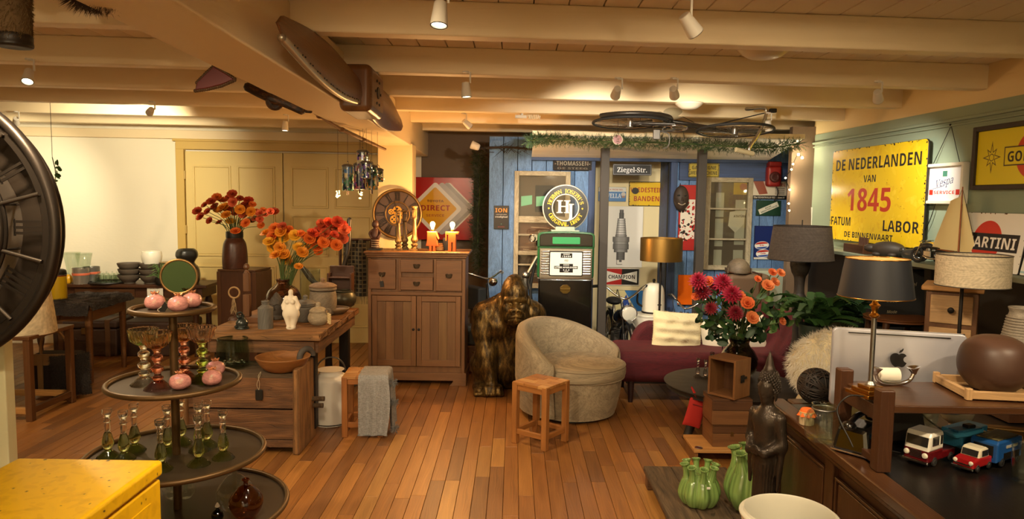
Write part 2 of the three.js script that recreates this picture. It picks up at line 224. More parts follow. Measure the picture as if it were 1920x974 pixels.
// ---------- the blue workshop front ----------
const SZ=-7.7,DZ=-8.25;
{
const w=struct('wall_workshop');const P=(px,py)=>onZ(px,py,SZ);
const x0=P(917,300).x,x1=P(1478,400).x,zt=2.42;
const A=P(1118,300).x,B=P(1256,300).x,n=Math.round((x1-x0)/0.155),pw=(x1-x0)/n;for(const[q0,q1]of[[x0,A],[B,x1]])add(w,'back_board',new THREE.BoxGeometry(q1-q0,zt,0.04).translate((q0+q1)/2,zt/2,SZ-0.05),M.nearBlack);for(const q of[A-0.03,B+0.03])add(w,'reveal',new THREE.BoxGeometry(0.03,zt,SZ-DZ).translate(q,zt/2,(SZ+DZ)/2),M.blueDark);
for(let i=0;i<n;i++){const x=x0+(i+0.5)*pw;const mid=x>A-0.09&&x<B+0.09;if(mid)continue;at(add(w,'plank',bx(pw-0.006,zt,0.03,0,0,0,0.004,1),M.blue),x,zt/2,SZ-0.015);}
 // doorway with dark blue frame, filled with a cream board
add(w,'door_post',bx(0.07,zt,0.07,A-0.045,zt/2,SZ,0.005,1),M.blueDark);add(w,'door_post',bx(0.07,zt,0.07,B+0.045,zt/2,SZ,0.005,1),M.blueDark);
const top=P(1180,292).y;add(w,'door_head',bx(B-A+0.1,zt-top,0.06,(A+B)/2,(zt+top)/2,SZ,0.005,0),M.blueDark);
add(w,'lintel_board',bx(x1-B-0.1,0.2,0.05,(x1+B)/2+0.05,2.08,SZ+0.01,0.005,0),M.blueDark);
const kz=DZ/SZ;add(w,'cream_board',bx((B-A)*kz+0.1,top+0.1,0.02,(A+B)/2*kz,(top+0.1)/2,DZ-0.012,0.004),mat(0xe8d8a8,0.55));
const k=onZ(1133,290,-7.15),l=onZ(1317,290,-7.15);for(const[p,q]of[[k,onZ(1128,640,-7.15)],[l,onZ(1307,560,-7.15)]]){const s=struct(p===k?'post_1':'post_2');add(s,'timber_post',bx(0.083,2.27,0.083,0,1.135,0,0.004,1),mat(0x3d3731,0.6));s.position.set((p.x+q.x)/2,0,-7.15);}
 // canopy: cream boards sloping up towards the room
const c=struct('canopy');const cl=onZ(1000,285,-6.95).x,cr=onZ(1490,285,-6.95).x,n2=5,bw=0.92/n2;
for(let i=0;i<n2;i++){const m=add(c,'canopy_board',bx(cr-cl,0.018,bw-0.006,0,0,0,0.004,0),mat(0xf2eee2,0.55));const t=(i+0.5)/n2;at(m,(cl+cr)/2,2.205+t*0.15,SZ+0.02+t*0.9,-0.165,0,0);}
add(c,'fascia',bx(cr-cl+0.03,0.045,0.022,(cl+cr)/2,2.375,SZ+0.94,0.004,0),mat(0xe8d6ae,0.55));
add(c,'purlin',bx(cr-cl,0.06,0.05,(cl+cr)/2,2.2,SZ+0.04,0.004,0),M.blueDark);
}
// ---------- ceiling spotlights (fitting + its light) ----------
const canGeo=slathe([[0.0,0.0],[0.026,0.0],[0.034,-0.006],[0.038,-0.04],[0.045,-0.1],[0.047,-0.13],[0.043,-0.131],[0.041,-0.12]],24,30);
const ringGeo=torus(0.0445,0.003,0,-0.131,0,PI/2,0,24,6),lensGeo=tr(new THREE.CircleGeometry(0.041,20),0,-0.122,0,PI/2),mountGeo=mg([cyl(0.03,0.03,0.012,0,0.094,0,16),bx(0.014,0.1,0.014,0.042,0.045,0,0.003),bx(0.05,0.014,0.014,0.02,0.088,0,0.003)]);
const lensOn=glow(new THREE.Color(1.0,0.86,0.6),4.0);
function spot(p,aim,cd,deg,label,col=NEUTRAL,pen=0.7,yaw=0){
const o=thing('ceiling_spotlight',label,'spotlight',p,yaw,'white ceiling spotlights');o.scale.setScalar(0.66);
add(o,'mount',mountGeo,M.lampWhite);
const head=add(o,'housing',canGeo,M.lampWhite);const A=V(...p),B=V(...aim),d=B.clone().sub(A).normalize();
head.quaternion.setFromUnitVectors(V(0,-1,0),d.clone().applyAxisAngle(V(0,1,0),-yaw));
add(head,'rim',ringGeo,M.black);add(head,'lens',lensGeo,lensOn);
if(cd){const L=new THREE.SpotLight(col,cd*SPOT_GAIN,0,R(deg),pen,2);L.name='spotlight_beam';L.position.copy(A).addScaledVector(d,0.11);L.target.position.copy(B);L.castShadow=true;L.shadow.radius=2.2;scene.add(L);}
return o;
}
{
const at2=(px,py,h=2.44)=>onY(px,py,h).toArray();
const down=(p,dx=0,dz=0)=>[p[0]+dx,0,p[2]+dz];
let p;
p=at2(826,4);spot(p,down(p,-0.1,0.5),18,50,'large white ceiling spotlight pointing straight down at the top centre');
p=at2(873,155);spot(p,down(p,0.2,0.2),14,48,'small white ceiling spotlight pointing down right of the propeller');
p=at2(869,226,2.44);spot(p,[1.2,1.0,-7.6],14,45,'white ceiling spotlight bent towards the workshop, left of the hanging bicycle above the dark wall',COOL);
p=at2(1158,166);spot(p,[0.5,1.0,-7.7],22,42,'white ceiling spotlight left of the hanging bicycle saddle turned to the fuel pump',COOL);
p=at2(1262,166);spot(p,[2.1,0.9,-7.6],22,42,'white ceiling spotlight directly behind the saddle of the hanging bicycle',COOL);
p=at2(1282,28);spot(p,[2.4,0.5,-3.7],14,45,'large white ceiling spotlight at the top turned sideways to the right');
p=at2(1645,172);spot(p,[2.95,1.65,-5.6],17,34,'white ceiling spotlight in front of the green wall aimed at the large yellow sign',COOL);
p=at2(55,132);spot(p,down(p,0.6,1.6),12,45,'white ceiling spotlight with glowing lens at the far left above the clock');
p=at2(284,205);spot(p,[onWall(190,330).x,1.7,-8.2],36,42,'white ceiling spotlight bent towards the white wall on the left',new THREE.Color(1,0.88,0.62));
p=at2(30,222);spot(p,[onWall(20,330).x,1.5,-8.2],12,42,'white ceiling spotlight half hidden behind the rim of the big clock',new THREE.Color(1,0.88,0.62));
p=at2(535,228);spot(p,down(p,0,0.4),12,45,'small white ceiling spotlight in front of the cream double door');
p=at2(1440,226);spot(p,[2.6,0.6,-6.6],10,42,'small white ceiling spotlight between the front wheel and the end of the canopy');
 // unseen spotlights around and behind the camera, most of them added as fill
for(const[q,a,cd,deg,l]of[[[-1.9,2.44,-2.4],[-1.5,0.6,-4.6],20,48,'added fill above the tiered stand'],[[-0.6,2.44,-1.6],[-0.3,0,-4.4],16,52,'placed to light the open floor'],[[0.9,2.44,-1.4],[1.2,0.4,-4.2],14,52,'added fill above the statue and green vases'],[[2.3,2.44,-1.5],[1.9,0.8,-2.9],12,50,'added fill above the shop counter'],[[-3.6,2.44,-3.4],[-3.4,0,-5.6],24,56,'added fill above the pine desk'],[[-1.3,2.44,0.4],[-1.5,0.6,-2.2],50,50,'placed to light the yellow metal cabinet'],[[0.8,2.44,0.8],[0.9,0.5,-2.2],8,50,'added fill above the white planter'],[[-3.2,2.44,1.0],[-3.2,1.4,3.0],55,50,'added fill on the wall behind the camera at left'],[[-0.6,2.44,1.0],[-0.6,1.4,3.0],52,50,'added fill on the wall straight behind the camera'],[[1.8,2.44,1.0],[1.8,1.4,3.0],46,50,'added fill on the wall behind the camera at right']])spot(q,a,cd,deg,'unseen ceiling spotlight outside the picture, '+l);
}
// ---------- left: big skeleton clock ----------
function ringFlat(r0,r1,d,b=0.003,cs=64){const s=new THREE.Shape();s.absarc(0,0,r1,0,2*PI);const h=new THREE.Path();h.absarc(0,0,r0,0,2*PI,true);s.holes.push(h);return ext(s,d,b,1,cs);}
const ROMAN=['XII','I','II','III','IIII','V','VI','VII','VIII','IX','X','XI'];
function numeral(s,h,w,t){const L=[],step=w*2.1;let x=0;const chars=[...s];const widths=chars.map((c)=>(c==='I'?step:step*2));const tot=widths.reduce((a,b)=>a+b,0);x=-tot/2;
chars.forEach((c,i)=>{const cx=x+widths[i]/2;x+=widths[i];const bar=(dx,lean,ww)=>L.push(tr(new THREE.BoxGeometry(ww,h*(lean?1.03:1),t),cx+dx,0,0,0,0,lean));if(c==='I')bar(0,0,w);if(c==='V'){bar(-step*0.42,0.3*step/h*2.2,w*1.2);bar(step*0.42,-0.3*step/h*2.2,w*0.6);}if(c==='X'){bar(0,0.5*step/h*2.4,w*1.2);bar(0,-0.5*step/h*2.4,w*0.6);}});
L.push(new THREE.BoxGeometry(tot*0.98,w*0.5,t).translate(0,h/2,0),new THREE.BoxGeometry(tot*0.98,w*0.5,t).translate(0,-h/2,0));return mg(L);}
{
const c=onZ(-150,424,-2.85),Ro=0.578;
const o=thing('wall_clock','huge dark metal skeleton clock with Roman numerals, cut off by the left picture edge','clock',c);
const mm=mat(0x3a332d,0.4,0.75),bars=mat(0x5d544b,0.35,0.8);
add(o,'outer_rim',[torus(Ro-0.02,0.022,0,0,0.02,0,0,96,12),ringFlat(Ro-0.075,Ro-0.01,0.02,0.004,80)],mm);
add(o,'inner_ring',[torus(0.35,0.013,0,0,0.035,0,0,80,10),ringFlat(0.345,0.372,0.014,0.003,80).translate(0,0,0.02)],mm);
add(o,'mirror_back',tr(cyl(Ro-0.05,Ro-0.05,0.012,0,0,0,64),0,0,-0.075,PI/2),mat(0x8d837a,0.2,0.85));
add(o,'dial_ring',ringFlat(0.37,Ro-0.05,0.004,0.001,64).translate(0,0,-0.068),mat(0x30271f,0.45,0.4));
add(o,'centre_ring',torus(0.17,0.01,0,0,-0.03,0,0,48,8),mm);
const gears=add(o,'gear',(()=>{const s=new THREE.Shape();const n=36;for(let i=0;i<n*2;i++){const r=i%2?0.118:0.13,a=(i/(n*2))*2*PI;i?s.lineTo(r*Math.cos(a),r*Math.sin(a)):s.moveTo(r,0);}const h=new THREE.Path();h.absarc(0,0,0.09,0,2*PI,true);s.holes.push(h);return ext(s,0.012,0.001);})(),M.oldBrass);gears.position.z=-0.055;
for(let i=0;i<12;i++){
const a=-(i/12)*2*PI,b=a-PI/12;
const n=numeral(ROMAN[i],0.135,0.011,0.006);add(o,'numeral',tr(n,0,0.452,0.006).rotateZ(a),mm);
add(o,'spoke',rod([Math.sin(-b)*0.352,Math.cos(b)*0.352,0.03],[Math.sin(-b)*(Ro-0.055),Math.cos(b)*(Ro-0.055),0.03],0.0085),bars);
add(o,'strut',rod([Math.sin(-b)*0.352,Math.cos(b)*0.352,0.02],[Math.sin(-b)*0.352,Math.cos(b)*0.352,-0.07],0.005),mm);
}
add(o,'back_rim',torus(Ro-0.05,0.012,0,0,-0.07,0,0,80,8),mm);
}
// ---------- shaggy things hanging at the top left ----------
{
const c=onZ(22,-10,-2.4),o=thing('animal_leg','brown furry stuffed animal leg with dark hoof hanging at top left','taxidermy',[c.x,2.23,c.z]);
const body=smooth(slathe([[0.0,-0.005],[0.045,0.0],[0.052,0.03],[0.054,0.12],[0.06,0.24],[0.075,0.4]],28,40));body.translate(0,0.02,0);
const lb=add(o,'leg',body,mat(0x6a5232,0.9));add(o,'hoof',slathe([[0.0,0],[0.052,0.0],[0.055,0.02],[0.055,0.035],[0.05,0.045]],24,20),mat(0x241b12,0.5));
fur(lb,body,6000,0.012,0.0012,mat(0x7d6440,0.9),1.2);
const c2=onZ(178,-14,-2.3),o2=thing('fur_tuft','dark brown shaggy fur tuft hanging beside the girder at the top','taxidermy',[c2.x,c2.y,c2.z]);const b2=smooth(ball(0.075,0,0.02,0,[1.1,0.6,0.8],20));add(o2,'hide',b2,mat(0x2b1c10,0.9));fur(o2,b2,2500,0.05,0.0022,mat(0x36220f,0.85),1.0);
add(o2,'hanger',rod([0,0.05,0],[0,2.66-c2.y,0],0.003),M.iron);
add(o,'hanger',rod([0,0.4,0],[0,0.43,0],0.01),M.iron);
}
// ---------- white wall: sideboard and its goods ----------
const SBY=0.79,SBZ=-7.62;
const onSB=(px,y=528)=>{const p=onZ(px,y,SBZ);return p.x;};
{
const x0=onSB(60),x1=onSB(392),w=x1-x0,o=thing('sideboard','long dark wooden sideboard table against the white wall','table',[(x0+x1)/2,0,SBZ-0.1],SL*0.6);
add(o,'table_top',bx(w,0.035,0.5,0,SBY-0.018,0,0.006,0),M.walnut);add(o,'apron',bx(w-0.12,0.11,0.42,0,SBY-0.09,0,0.004,0),M.walnut);
const dr=add(o,'drawer',bx(0.62,0.08,0.02,-w/2+0.85,SBY-0.09,0.22,0.004,0),M.mahog);add(dr,'knob',ball(0.012,-w/2+0.85,SBY-0.09,0.24),M.oldBrass);
for(const sx of[-1,1])for(const sz of[-1,1])add(o,'leg',slathe([[0.0,0],[0.025,0.0],[0.02,0.1],[0.035,0.18],[0.03,0.4],[0.045,0.55],[0.03,0.62],[0.045,0.7],[0.045,SBY-0.04]],16,24).translate(sx*(w/2-0.14),0,sz*0.18),M.walnut);

}
const clearGlass=glass(0xf4f8f4),smoke=glass(0x8a9088,'#3c4a44',0.04);
{
const onS=(px,dz=0)=>{const p=onZ(px,525,SBZ+dz);return[p.x,SBY,SBZ+dz];};
const vase=thing('glass_vase','leftmost tall clear glass vase on the sideboard, flared rim','vase',onS(136,-0.1),0,'clear glass vases on the sideboard');add(vase,'bowl',slathe([[0.0,0.004],[0.05,0.004],[0.045,0.02],[0.06,0.15],[0.085,0.3],[0.082,0.3],[0.055,0.15],[0.04,0.03],[0,0.022]],28,40),clearGlass);add(vase,'rim',torus(0.0835,0.002,0,0.3,0,PI/2,0,32,6),clearGlass);
dup(vase,onS(158,-0.02),0,'right tall clear glass vase on the sideboard behind the candle glasses');
for(const[px,dz,c,lab]of[[152,0.09,0x8c8378,'wide grey and copper candle glass on the sideboard beside the small glass domes'],[172,-0.06,0x7d7a72,'grey candle glass behind the pink banded one on the sideboard']]){const t=thing('candle_holder',lab,'candle holder',onS(px,dz));add(t,'cup',slathe([[0,0.0],[0.075,0.0],[0.08,0.01],[0.083,0.15],[0.079,0.15],[0.075,0.02],[0,0.015]],28,30),mat(c,0.2,0.5));add(t,'band',slathe([[0.0825,0.09],[0.085,0.092],[0.0855,0.112],[0.083,0.114]],28,8),mat(0xd06a4a,0.4));}
const tray=thing('serving_tray','round black tray under the small glass domes on the sideboard','tray',onS(202,0.02));add(tray,'dish',slathe([[0,0],[0.17,0.0],[0.18,0.018],[0.175,0.018],[0.167,0.008],[0,0.008]],36,24),M.black);
const dome=thing('glass_dome','leftmost small glass cloche with knob on the black tray','cloche',[0,0,0],0,'small glass cloches on the tray');add(dome,'bell',slathe([[0.03,0.0],[0.032,0.0],[0.033,0.06],[0.026,0.088],[0,0.096],[0,0.094],[0.024,0.086],[0.031,0.06],[0.03,0.0]],20,30),clearGlass);add(dome,'knob',ball(0.01,0,0.104,0),clearGlass);
const spots=[[184,0.06],[194,0.1],[204,0.11],[214,0.1],[222,0.05],[189,-0.03],[200,-0.04],[211,-0.04],[219,-0.03]],ord=['leftmost','second','third','fourth','fifth'];spots.forEach(([px,dz],i)=>{const p=onS(px,dz);p[1]+=0.009;if(!i)dome.position.set(...p);else dup(dome,p,0,i<5?`${ord[i]} front small glass cloche from the left on the black tray`:`back row small glass cloche, ${ord[i - 5]} from the left on the black tray`);});
const bowl=slathe([[0,0],[0.06,0.0],[0.06,0.008],[0.1,0.05],[0.116,0.09],[0.111,0.09],[0.095,0.053],[0.0,0.014]],32,30),bm=mat(0x5b5044,0.6,0,{bumpMap:T.mott,bumpScale:0.001});
for(const[px,dz,n,side]of[[243,0,3,'left'],[283,0,3,'right']])for(let k=0;k<n;k++){const t=thing('stoneware_bowl',`grey stoneware bowl, ${['bottom', 'middle', 'top'][k]} of the ${side} stack on the sideboard`,'bowl',[onS(px,dz)[0]+rnd(-0.004,0.004),SBY+k*0.062,SBZ+dz],0,'grey bowls stacked on the sideboard');add(t,'shell',bowl,bm);}
{const p=onS(284,-0.13);const t=thing('bowl_stand','low white pot under the white planter on the sideboard','pot',p);add(t,'pot',slathe([[0,0],[0.07,0.0],[0.075,0.17],[0.08,0.175],[0,0.175]],24,16),M.white);const w=thing('planter','round white glazed planter standing high behind the bowls','planter',[p[0]+0.01,SBY+0.175,p[2]]);add(w,'body',slathe([[0,0],[0.07,0.0],[0.09,0.03],[0.105,0.1],[0.1,0.155],[0.094,0.155],[0.098,0.1],[0.08,0.03],[0,0.02]],36,40),M.whiteGloss);}
{const t=thing('pot','beige pot with a wide flat rim behind the round mirror','pot',onS(318,-0.08));add(t,'body',slathe([[0,0],[0.07,0.0],[0.1,0.08],[0.095,0.16],[0.075,0.21],[0.1,0.225],[0.09,0.225],[0.06,0.2],[0,0.2]],30,30),mat(0x9c8b66,0.6));}
{const t=thing('jug','dark lobed ceramic vase at the right end of the sideboard','vase',onS(352,-0.02));add(t,'body',warp(slathe([[0,0],[0.08,0],[0.1,0.06],[0.09,0.13],[0.06,0.17],[0.062,0.19],[0.085,0.23],[0.08,0.27],[0.06,0.29],[0.05,0.28],[0,0.2]],36,50),(v)=>{const a=Math.atan2(v.z,v.x),k=1+0.05*Math.sin(a*5);v.x*=k;v.z*=k;}),mat(0x23221d,0.35));t.scale.setScalar(1.3);}
{const p=onZ(290,545,SBZ+0.12);const t=thing('price_card','white price card hanging from the front of the sideboard','card',[p.x,SBY-0.085,SBZ+0.115]);const tex=face(0.17,0.15,600,(x,W,H)=>{x.fillStyle='#e6e0cf';x.fillRect(0,0,W,H);x.strokeStyle='#6d665a';x.lineWidth=2;for(let k=0;k<4;k++){x.beginPath();for(let i=0;i<30;i++)x.lineTo(W*0.2+i*W*0.02,H*(0.22+k*0.18)+rnd(-3,3));x.stroke();}});panel(t,0.17,0.15,0.004,tex,M.white,0.003,0.8,['card','print']);}
 // frayed plant and small fern by the mirror
{const t=thing('grass_plant','small spiky grey green plant beside the round mirror on the sideboard','plant',onS(300,0.12));const L=[];add(t,'pot',slathe([[0,0],[0.04,0],[0.05,0.07],[0.045,0.07],[0,0.06]],20,12),M.black);for(let i=0;i<40;i++){const a=rnd(2*PI),r=rnd(0.06,0.15),h=rnd(0.1,0.24);L.push(tube([[0,0.06,0],[Math.cos(a)*r*0.4,h,Math.sin(a)*r*0.4],[Math.cos(a)*r,h*0.9,Math.sin(a)*r]],0.0022,6,4));}add(t,'blades',L,M.leafPale).userData.kind='stuff';}
 // yellow tin, jar of orange on the fur stool
{const p=onZ(110,570,-6.6),t=thing('storage_tin','tall black and yellow cylindrical tin with label beside the big clock','tin',[p.x,0.735,p.z]);const tex=face(0.46,0.25,500,(x,W,H)=>{x.fillStyle='#c8a314';x.fillRect(0,0,W,H);x.fillStyle='#8e1d12';x.fillRect(0,0,W,H*0.04);x.fillStyle='#241d12';x.fillRect(0,H*0.9,W,H*0.1);x.strokeStyle='#6b5510';x.strokeRect(W*0.3,H*0.2,W*0.4,H*0.5);});add(t,'body',new THREE.CylinderGeometry(0.073,0.073,0.25,32).translate(0,0.125,0),mat(0xffffff,0.35,0,{map:tex}));add(t,'lid',slathe([[0,0.31],[0.05,0.305],[0.072,0.29],[0.075,0.25],[0.072,0.248]],32,16),M.black);add(t,'rim',torus(0.073,0.003,0,0.252,0,PI/2,0,32,6),M.chrome);}
for(const[px,py,r,c,lab]of[[116,500,0.05,0xe8902a,'small orange and yellow glass lantern on the sideboard beside the clock'],[128,518,0.042,0xd9a21c,'small round yellow ceramic pot on the sideboard left of the candle glass']]){const t=thing('glass_pot',lab,'pot',onS(px,0.08));add(t,'body',slathe([[0,0],[r*0.7,0],[r,r],[r*0.8,r*1.8],[r*0.5,r*2.1],[r*0.45,r*2.05],[0,r]],24,24),mat(c,0.3));add(t,'rim',torus(r*0.5,0.005,0,r*2.1,0,PI/2,0,20,6),mat(c,0.4));}
 // creeper behind the clock
{const p=onZ(100,345,-6.0),t=thing('ivy_sprig','sprig of small green leaves beside the right rim of the clock','plant',[p.x,p.y-0.1,p.z]);const st=[[-0.06,-0.25,0],[-0.02,0,0],[0.03,0.18,0.01],[0.0,0.32,0]];add(t,'stem',tube(st,0.004,12,5),M.stem);add(t,'hanger',rod([0,0.31,0],[0,2.66-p.y+0.1,0],0.002),M.iron);const lf=new THREE.CircleGeometry(0.028,8).scale(0.6,1,1);const c=new THREE.CatmullRomCurve3(pts(st));for(let i=0;i<18;i++){const q=c.getPoint(0.2+i/24);at(add(t,'leaf',lf,M.leaf),q.x+rnd(-0.03,0.04),q.y+rnd(-0.02,0.02),q.z+rnd(-0.03,0.03),rnd(-1,1),rnd(-1,1),rnd(6));}}
}
// trunks under the sideboard
{
const p=onY(215,662,0);const t=thing('trunk','long dark brown leather trunk on the floor under the sideboard','trunk',[p.x-0.22,0,-7.72],SL);const lm=mat(0x3f281a,0.5,0,{bumpMap:T.mott,bumpScale:0.002});
add(t,'body',bx(0.66,0.3,0.42,0,0.15,0,0.02),lm);add(t,'lid',bx(0.68,0.09,0.44,0,0.345,0,0.03),lm);for(const x of[-0.24,0.24])add(t,'strap',bx(0.05,0.4,0.452,x,0.2,0,0.004),mat(0x5e3d22,0.5));add(t,'lock_plate',bx(0.05,0.07,0.008,0,0.28,0.222,0.002),M.oldBrass);add(t,'handle',tube([[-0.09,0.2,0.215],[-0.07,0.18,0.24],[0.07,0.18,0.24],[0.09,0.2,0.215]],0.008),lm);
const t2=thing('trunk','second dark trunk to the right under the sideboard, partly behind the tiered stand','trunk',[p.x+0.52,0,-7.76],SL);add(t2,'body',bx(0.7,0.28,0.4,0,0.14,0,0.02),lm);add(t2,'lid',bx(0.72,0.1,0.42,0,0.33,0,0.03),lm);add(t2,'clasp',bx(0.04,0.06,0.01,0,0.27,0.21,0.002),M.oldBrass);
}
// pine desk with sheepskin, tapestry bag and cushion
{
const leg=onY(163,721,0),t=thing('desk','old pine desk with tapered legs and a small drawer at the left','table',[leg.x-0.57,0,leg.z-0.32],0.05),h=0.7;
add(t,'desk_top',bx(1.3,0.03,0.75,0,h+0.015,0,0.006,0),M.pine);for(const[sx,sz]of[[-1,-1],[-1,1],[1,-1],[1,1]])add(t,'leg',tr(new THREE.CylinderGeometry(0.036,0.024,h,4,1),0,0,0,0,PI/4).translate(sx*0.57,h/2,sz*0.31),M.teak);
add(t,'apron',[bx(1.1,0.12,0.02,0,h-0.06,0.32,0.003,0),bx(1.1,0.12,0.02,0,h-0.06,-0.32,0.003,0),bx(0.02,0.12,0.6,0.58,h-0.06,0,0.003,2),bx(0.02,0.12,0.6,-0.58,h-0.06,0,0.003,2)],M.teak);const d=add(t,'drawer',bx(0.45,0.09,0.02,0.1,h-0.06,0.332,0.004,0),M.teak);add(d,'knob',ball(0.014,0.1,h-0.06,0.352),M.teakDark);
const s=thing('sheepskin','dark grey brown sheepskin draped over the end of the pine desk','sheepskin',[t.position.x+0.42,h+0.03,t.position.z+0.02],0.05);
const g=warp(new THREE.PlaneGeometry(0.56,0.78,30,26).rotateX(-PI/2),(v)=>{const e=0.36-0.06*Math.cos(v.z*9);if(v.x>0.22){const d2=v.x-0.22;v.y=-d2*1.0-0.0;v.x=0.22+Math.min(0.05,d2*0.6);}else if(v.z>0.34)v.y=-(v.z-0.34)*2.2;v.y+=0.025+fbm(v.x*8,v.z*8,1)*0.02;});
const hide=add(s,'hide',g,mat(0x2c2622,0.95,0,{side:THREE.DoubleSide}));fur(hide,g,9000,0.022,0.0016,mat(0x5d5650,0.9),0.25);
const b=onY(98,745,0),bag=thing('tote_bag','dark tote bag with pale leather strips and an arched handle under the pine desk','bag',[b.x,0,b.z-0.12],0.1),bm=mat(0x211a17,0.8),ls=mat(0x8a6a45,0.55);
add(bag,'body',warp(bx(0.36,0.36,0.2,0,0.19,0,0.03),(v)=>{v.x*=1+(v.y-0.2)*0.25;v.z*=1-(v.y-0.1)*0.5;}),bm);for(const x of[-0.11,0.13])add(bag,'leather_strip',bx(0.045,0.36,0.016,x,0.19,0.1,0.004),ls);add(bag,'leather_band',bx(0.37,0.1,0.016,0,0.32,0.094,0.004),ls);add(bag,'handle',tube([[-0.11,0.36,0.08],[-0.1,0.5,0.07],[-0.02,0.58,0.06],[0.08,0.5,0.07],[0.12,0.36,0.08]],0.011),ls);
const q=onY(140,740,0),cu=thing('cushion','charcoal sheepskin cushion leaning on the tote bag under the desk','cushion',[q.x+0.05,0.2,q.z+0.12]);cu.scale.setScalar(0.82);cu.rotation.set(-0.18,0.6,0.12);const pg=pillow(0.36,0.44,0.14,18);add(cu,'cover',pg,mat(0x26221f,0.95));fur(cu,pg,5000,0.03,0.0016,mat(0x3a3430,0.9),0.3);
}
// wooden display table with the textured lamp shade
{
const a=onY(56,790,0),t=thing('side_table','brown wooden open-framed stand with glass sides under the cream lamp shade','table',[a.x-0.26,0,a.z-0.25]),h=0.66;
add(t,'table_top',bx(0.6,0.03,0.56,0,h-0.015,0,0.005,0),M.teakDark);for(const[sx,sz]of[[-1,-1],[-1,1],[1,-1],[1,1]])add(t,'leg',bx(0.05,h-0.03,0.05,sx*0.27,(h-0.03)/2,sz*0.25,0.004,1),M.teakDark);for(const z of[-0.25,0.25])add(t,'rail',bx(0.49,0.05,0.035,0,0.08,z,0.004,0),M.teakLight);for(const x of[-0.27,0.27])add(t,'rail',bx(0.035,0.05,0.45,x,0.08,0,0.004,2),M.teakDark);
add(t,'glass_pane',new THREE.BoxGeometry(0.49,0.5,0.004).translate(0,0.36,0.25),glass(0xeeeeea));
const p=onZ(38,590,a.z-0.2),l=thing('lampshade','large cream textured drum lampshade standing below the big clock','lamp',[p.x,h,p.z]),pr=[[0.235,0.0],[0.245,0.01],[0.215,0.28],[0.208,0.29],[0.203,0.28],[0.23,0.02],[0.225,0.002]];
add(l,'shade',slathe(pr,48,40),phy(0xdccdaa,0.9,{map:T.mott,bumpMap:T.mott,bumpScale:0.004}));add(l,'base_ring',torus(0.23,0.006,0,0.006,0,PI/2),M.iron);add(l,'top_spider',[rod([-0.205,0.27,0],[0.205,0.27,0],0.003),rod([0,0.27,-0.205],[0,0.27,0.205],0.003)],M.iron);
}
// ---------- yellow metal cabinet in the foreground ----------
{
const b=onY(306,862,0.85),a=onY(26,862,0.85),w=b.x-a.x,d=1.05,t=thing('metal_cabinet','bright yellow painted metal cabinet with chipped edges in the bottom left corner','cabinet',[(a.x+b.x)/2,0,b.z+d/2]);
const tex=face(0.6,1.05,500,(x,W,H)=>{x.fillStyle='#eab90a';x.fillRect(0,0,W,H);for(let i=0;i<900;i++){x.fillStyle=rnd()<0.5?'rgba(230,184,30,.25)':'rgba(190,140,8,.18)';x.beginPath();x.ellipse(rnd(W),rnd(H),rnd(3,16),rnd(2,8),rnd(3),0,7);x.fill();}for(let i=0;i<70;i++){x.fillStyle='#5a4414';x.fillRect(rnd(W),rnd(H),rnd(1,3),rnd(1,5));}chips(x,W,H,60,'#3b3020',0.02,0.012);});tex.wrapS=tex.wrapT=THREE.RepeatWrapping;
const ym=mat(0xffffff,0.3,0,{map:tex});const uvm=(g)=>{const P=g.attributes.position,N=g.attributes.normal,uv=g.attributes.uv;for(let i=0;i<P.count;i++){const n=Math.abs(N.getY(i))>0.6;uv.setXY(i,n?P.getX(i)/0.6+0.5:P.getZ(i)/0.6+0.3,n?P.getZ(i)/1.05+0.5:P.getY(i)/1.05);}return g;};
add(t,'lid',uvm(new RoundedBoxGeometry(w,0.055,d,3,0.014).translate(0,0.85-0.0275,0)),ym);add(t,'body',uvm(new RoundedBoxGeometry(w-0.014,0.785,d-0.014,2,0.008).translate(0,0.3925,0)),ym);add(t,'side_panel',uvm(bx(0.004,0.66,d-0.16,w/2-0.006,0.4,0,0.001)),ym);
}
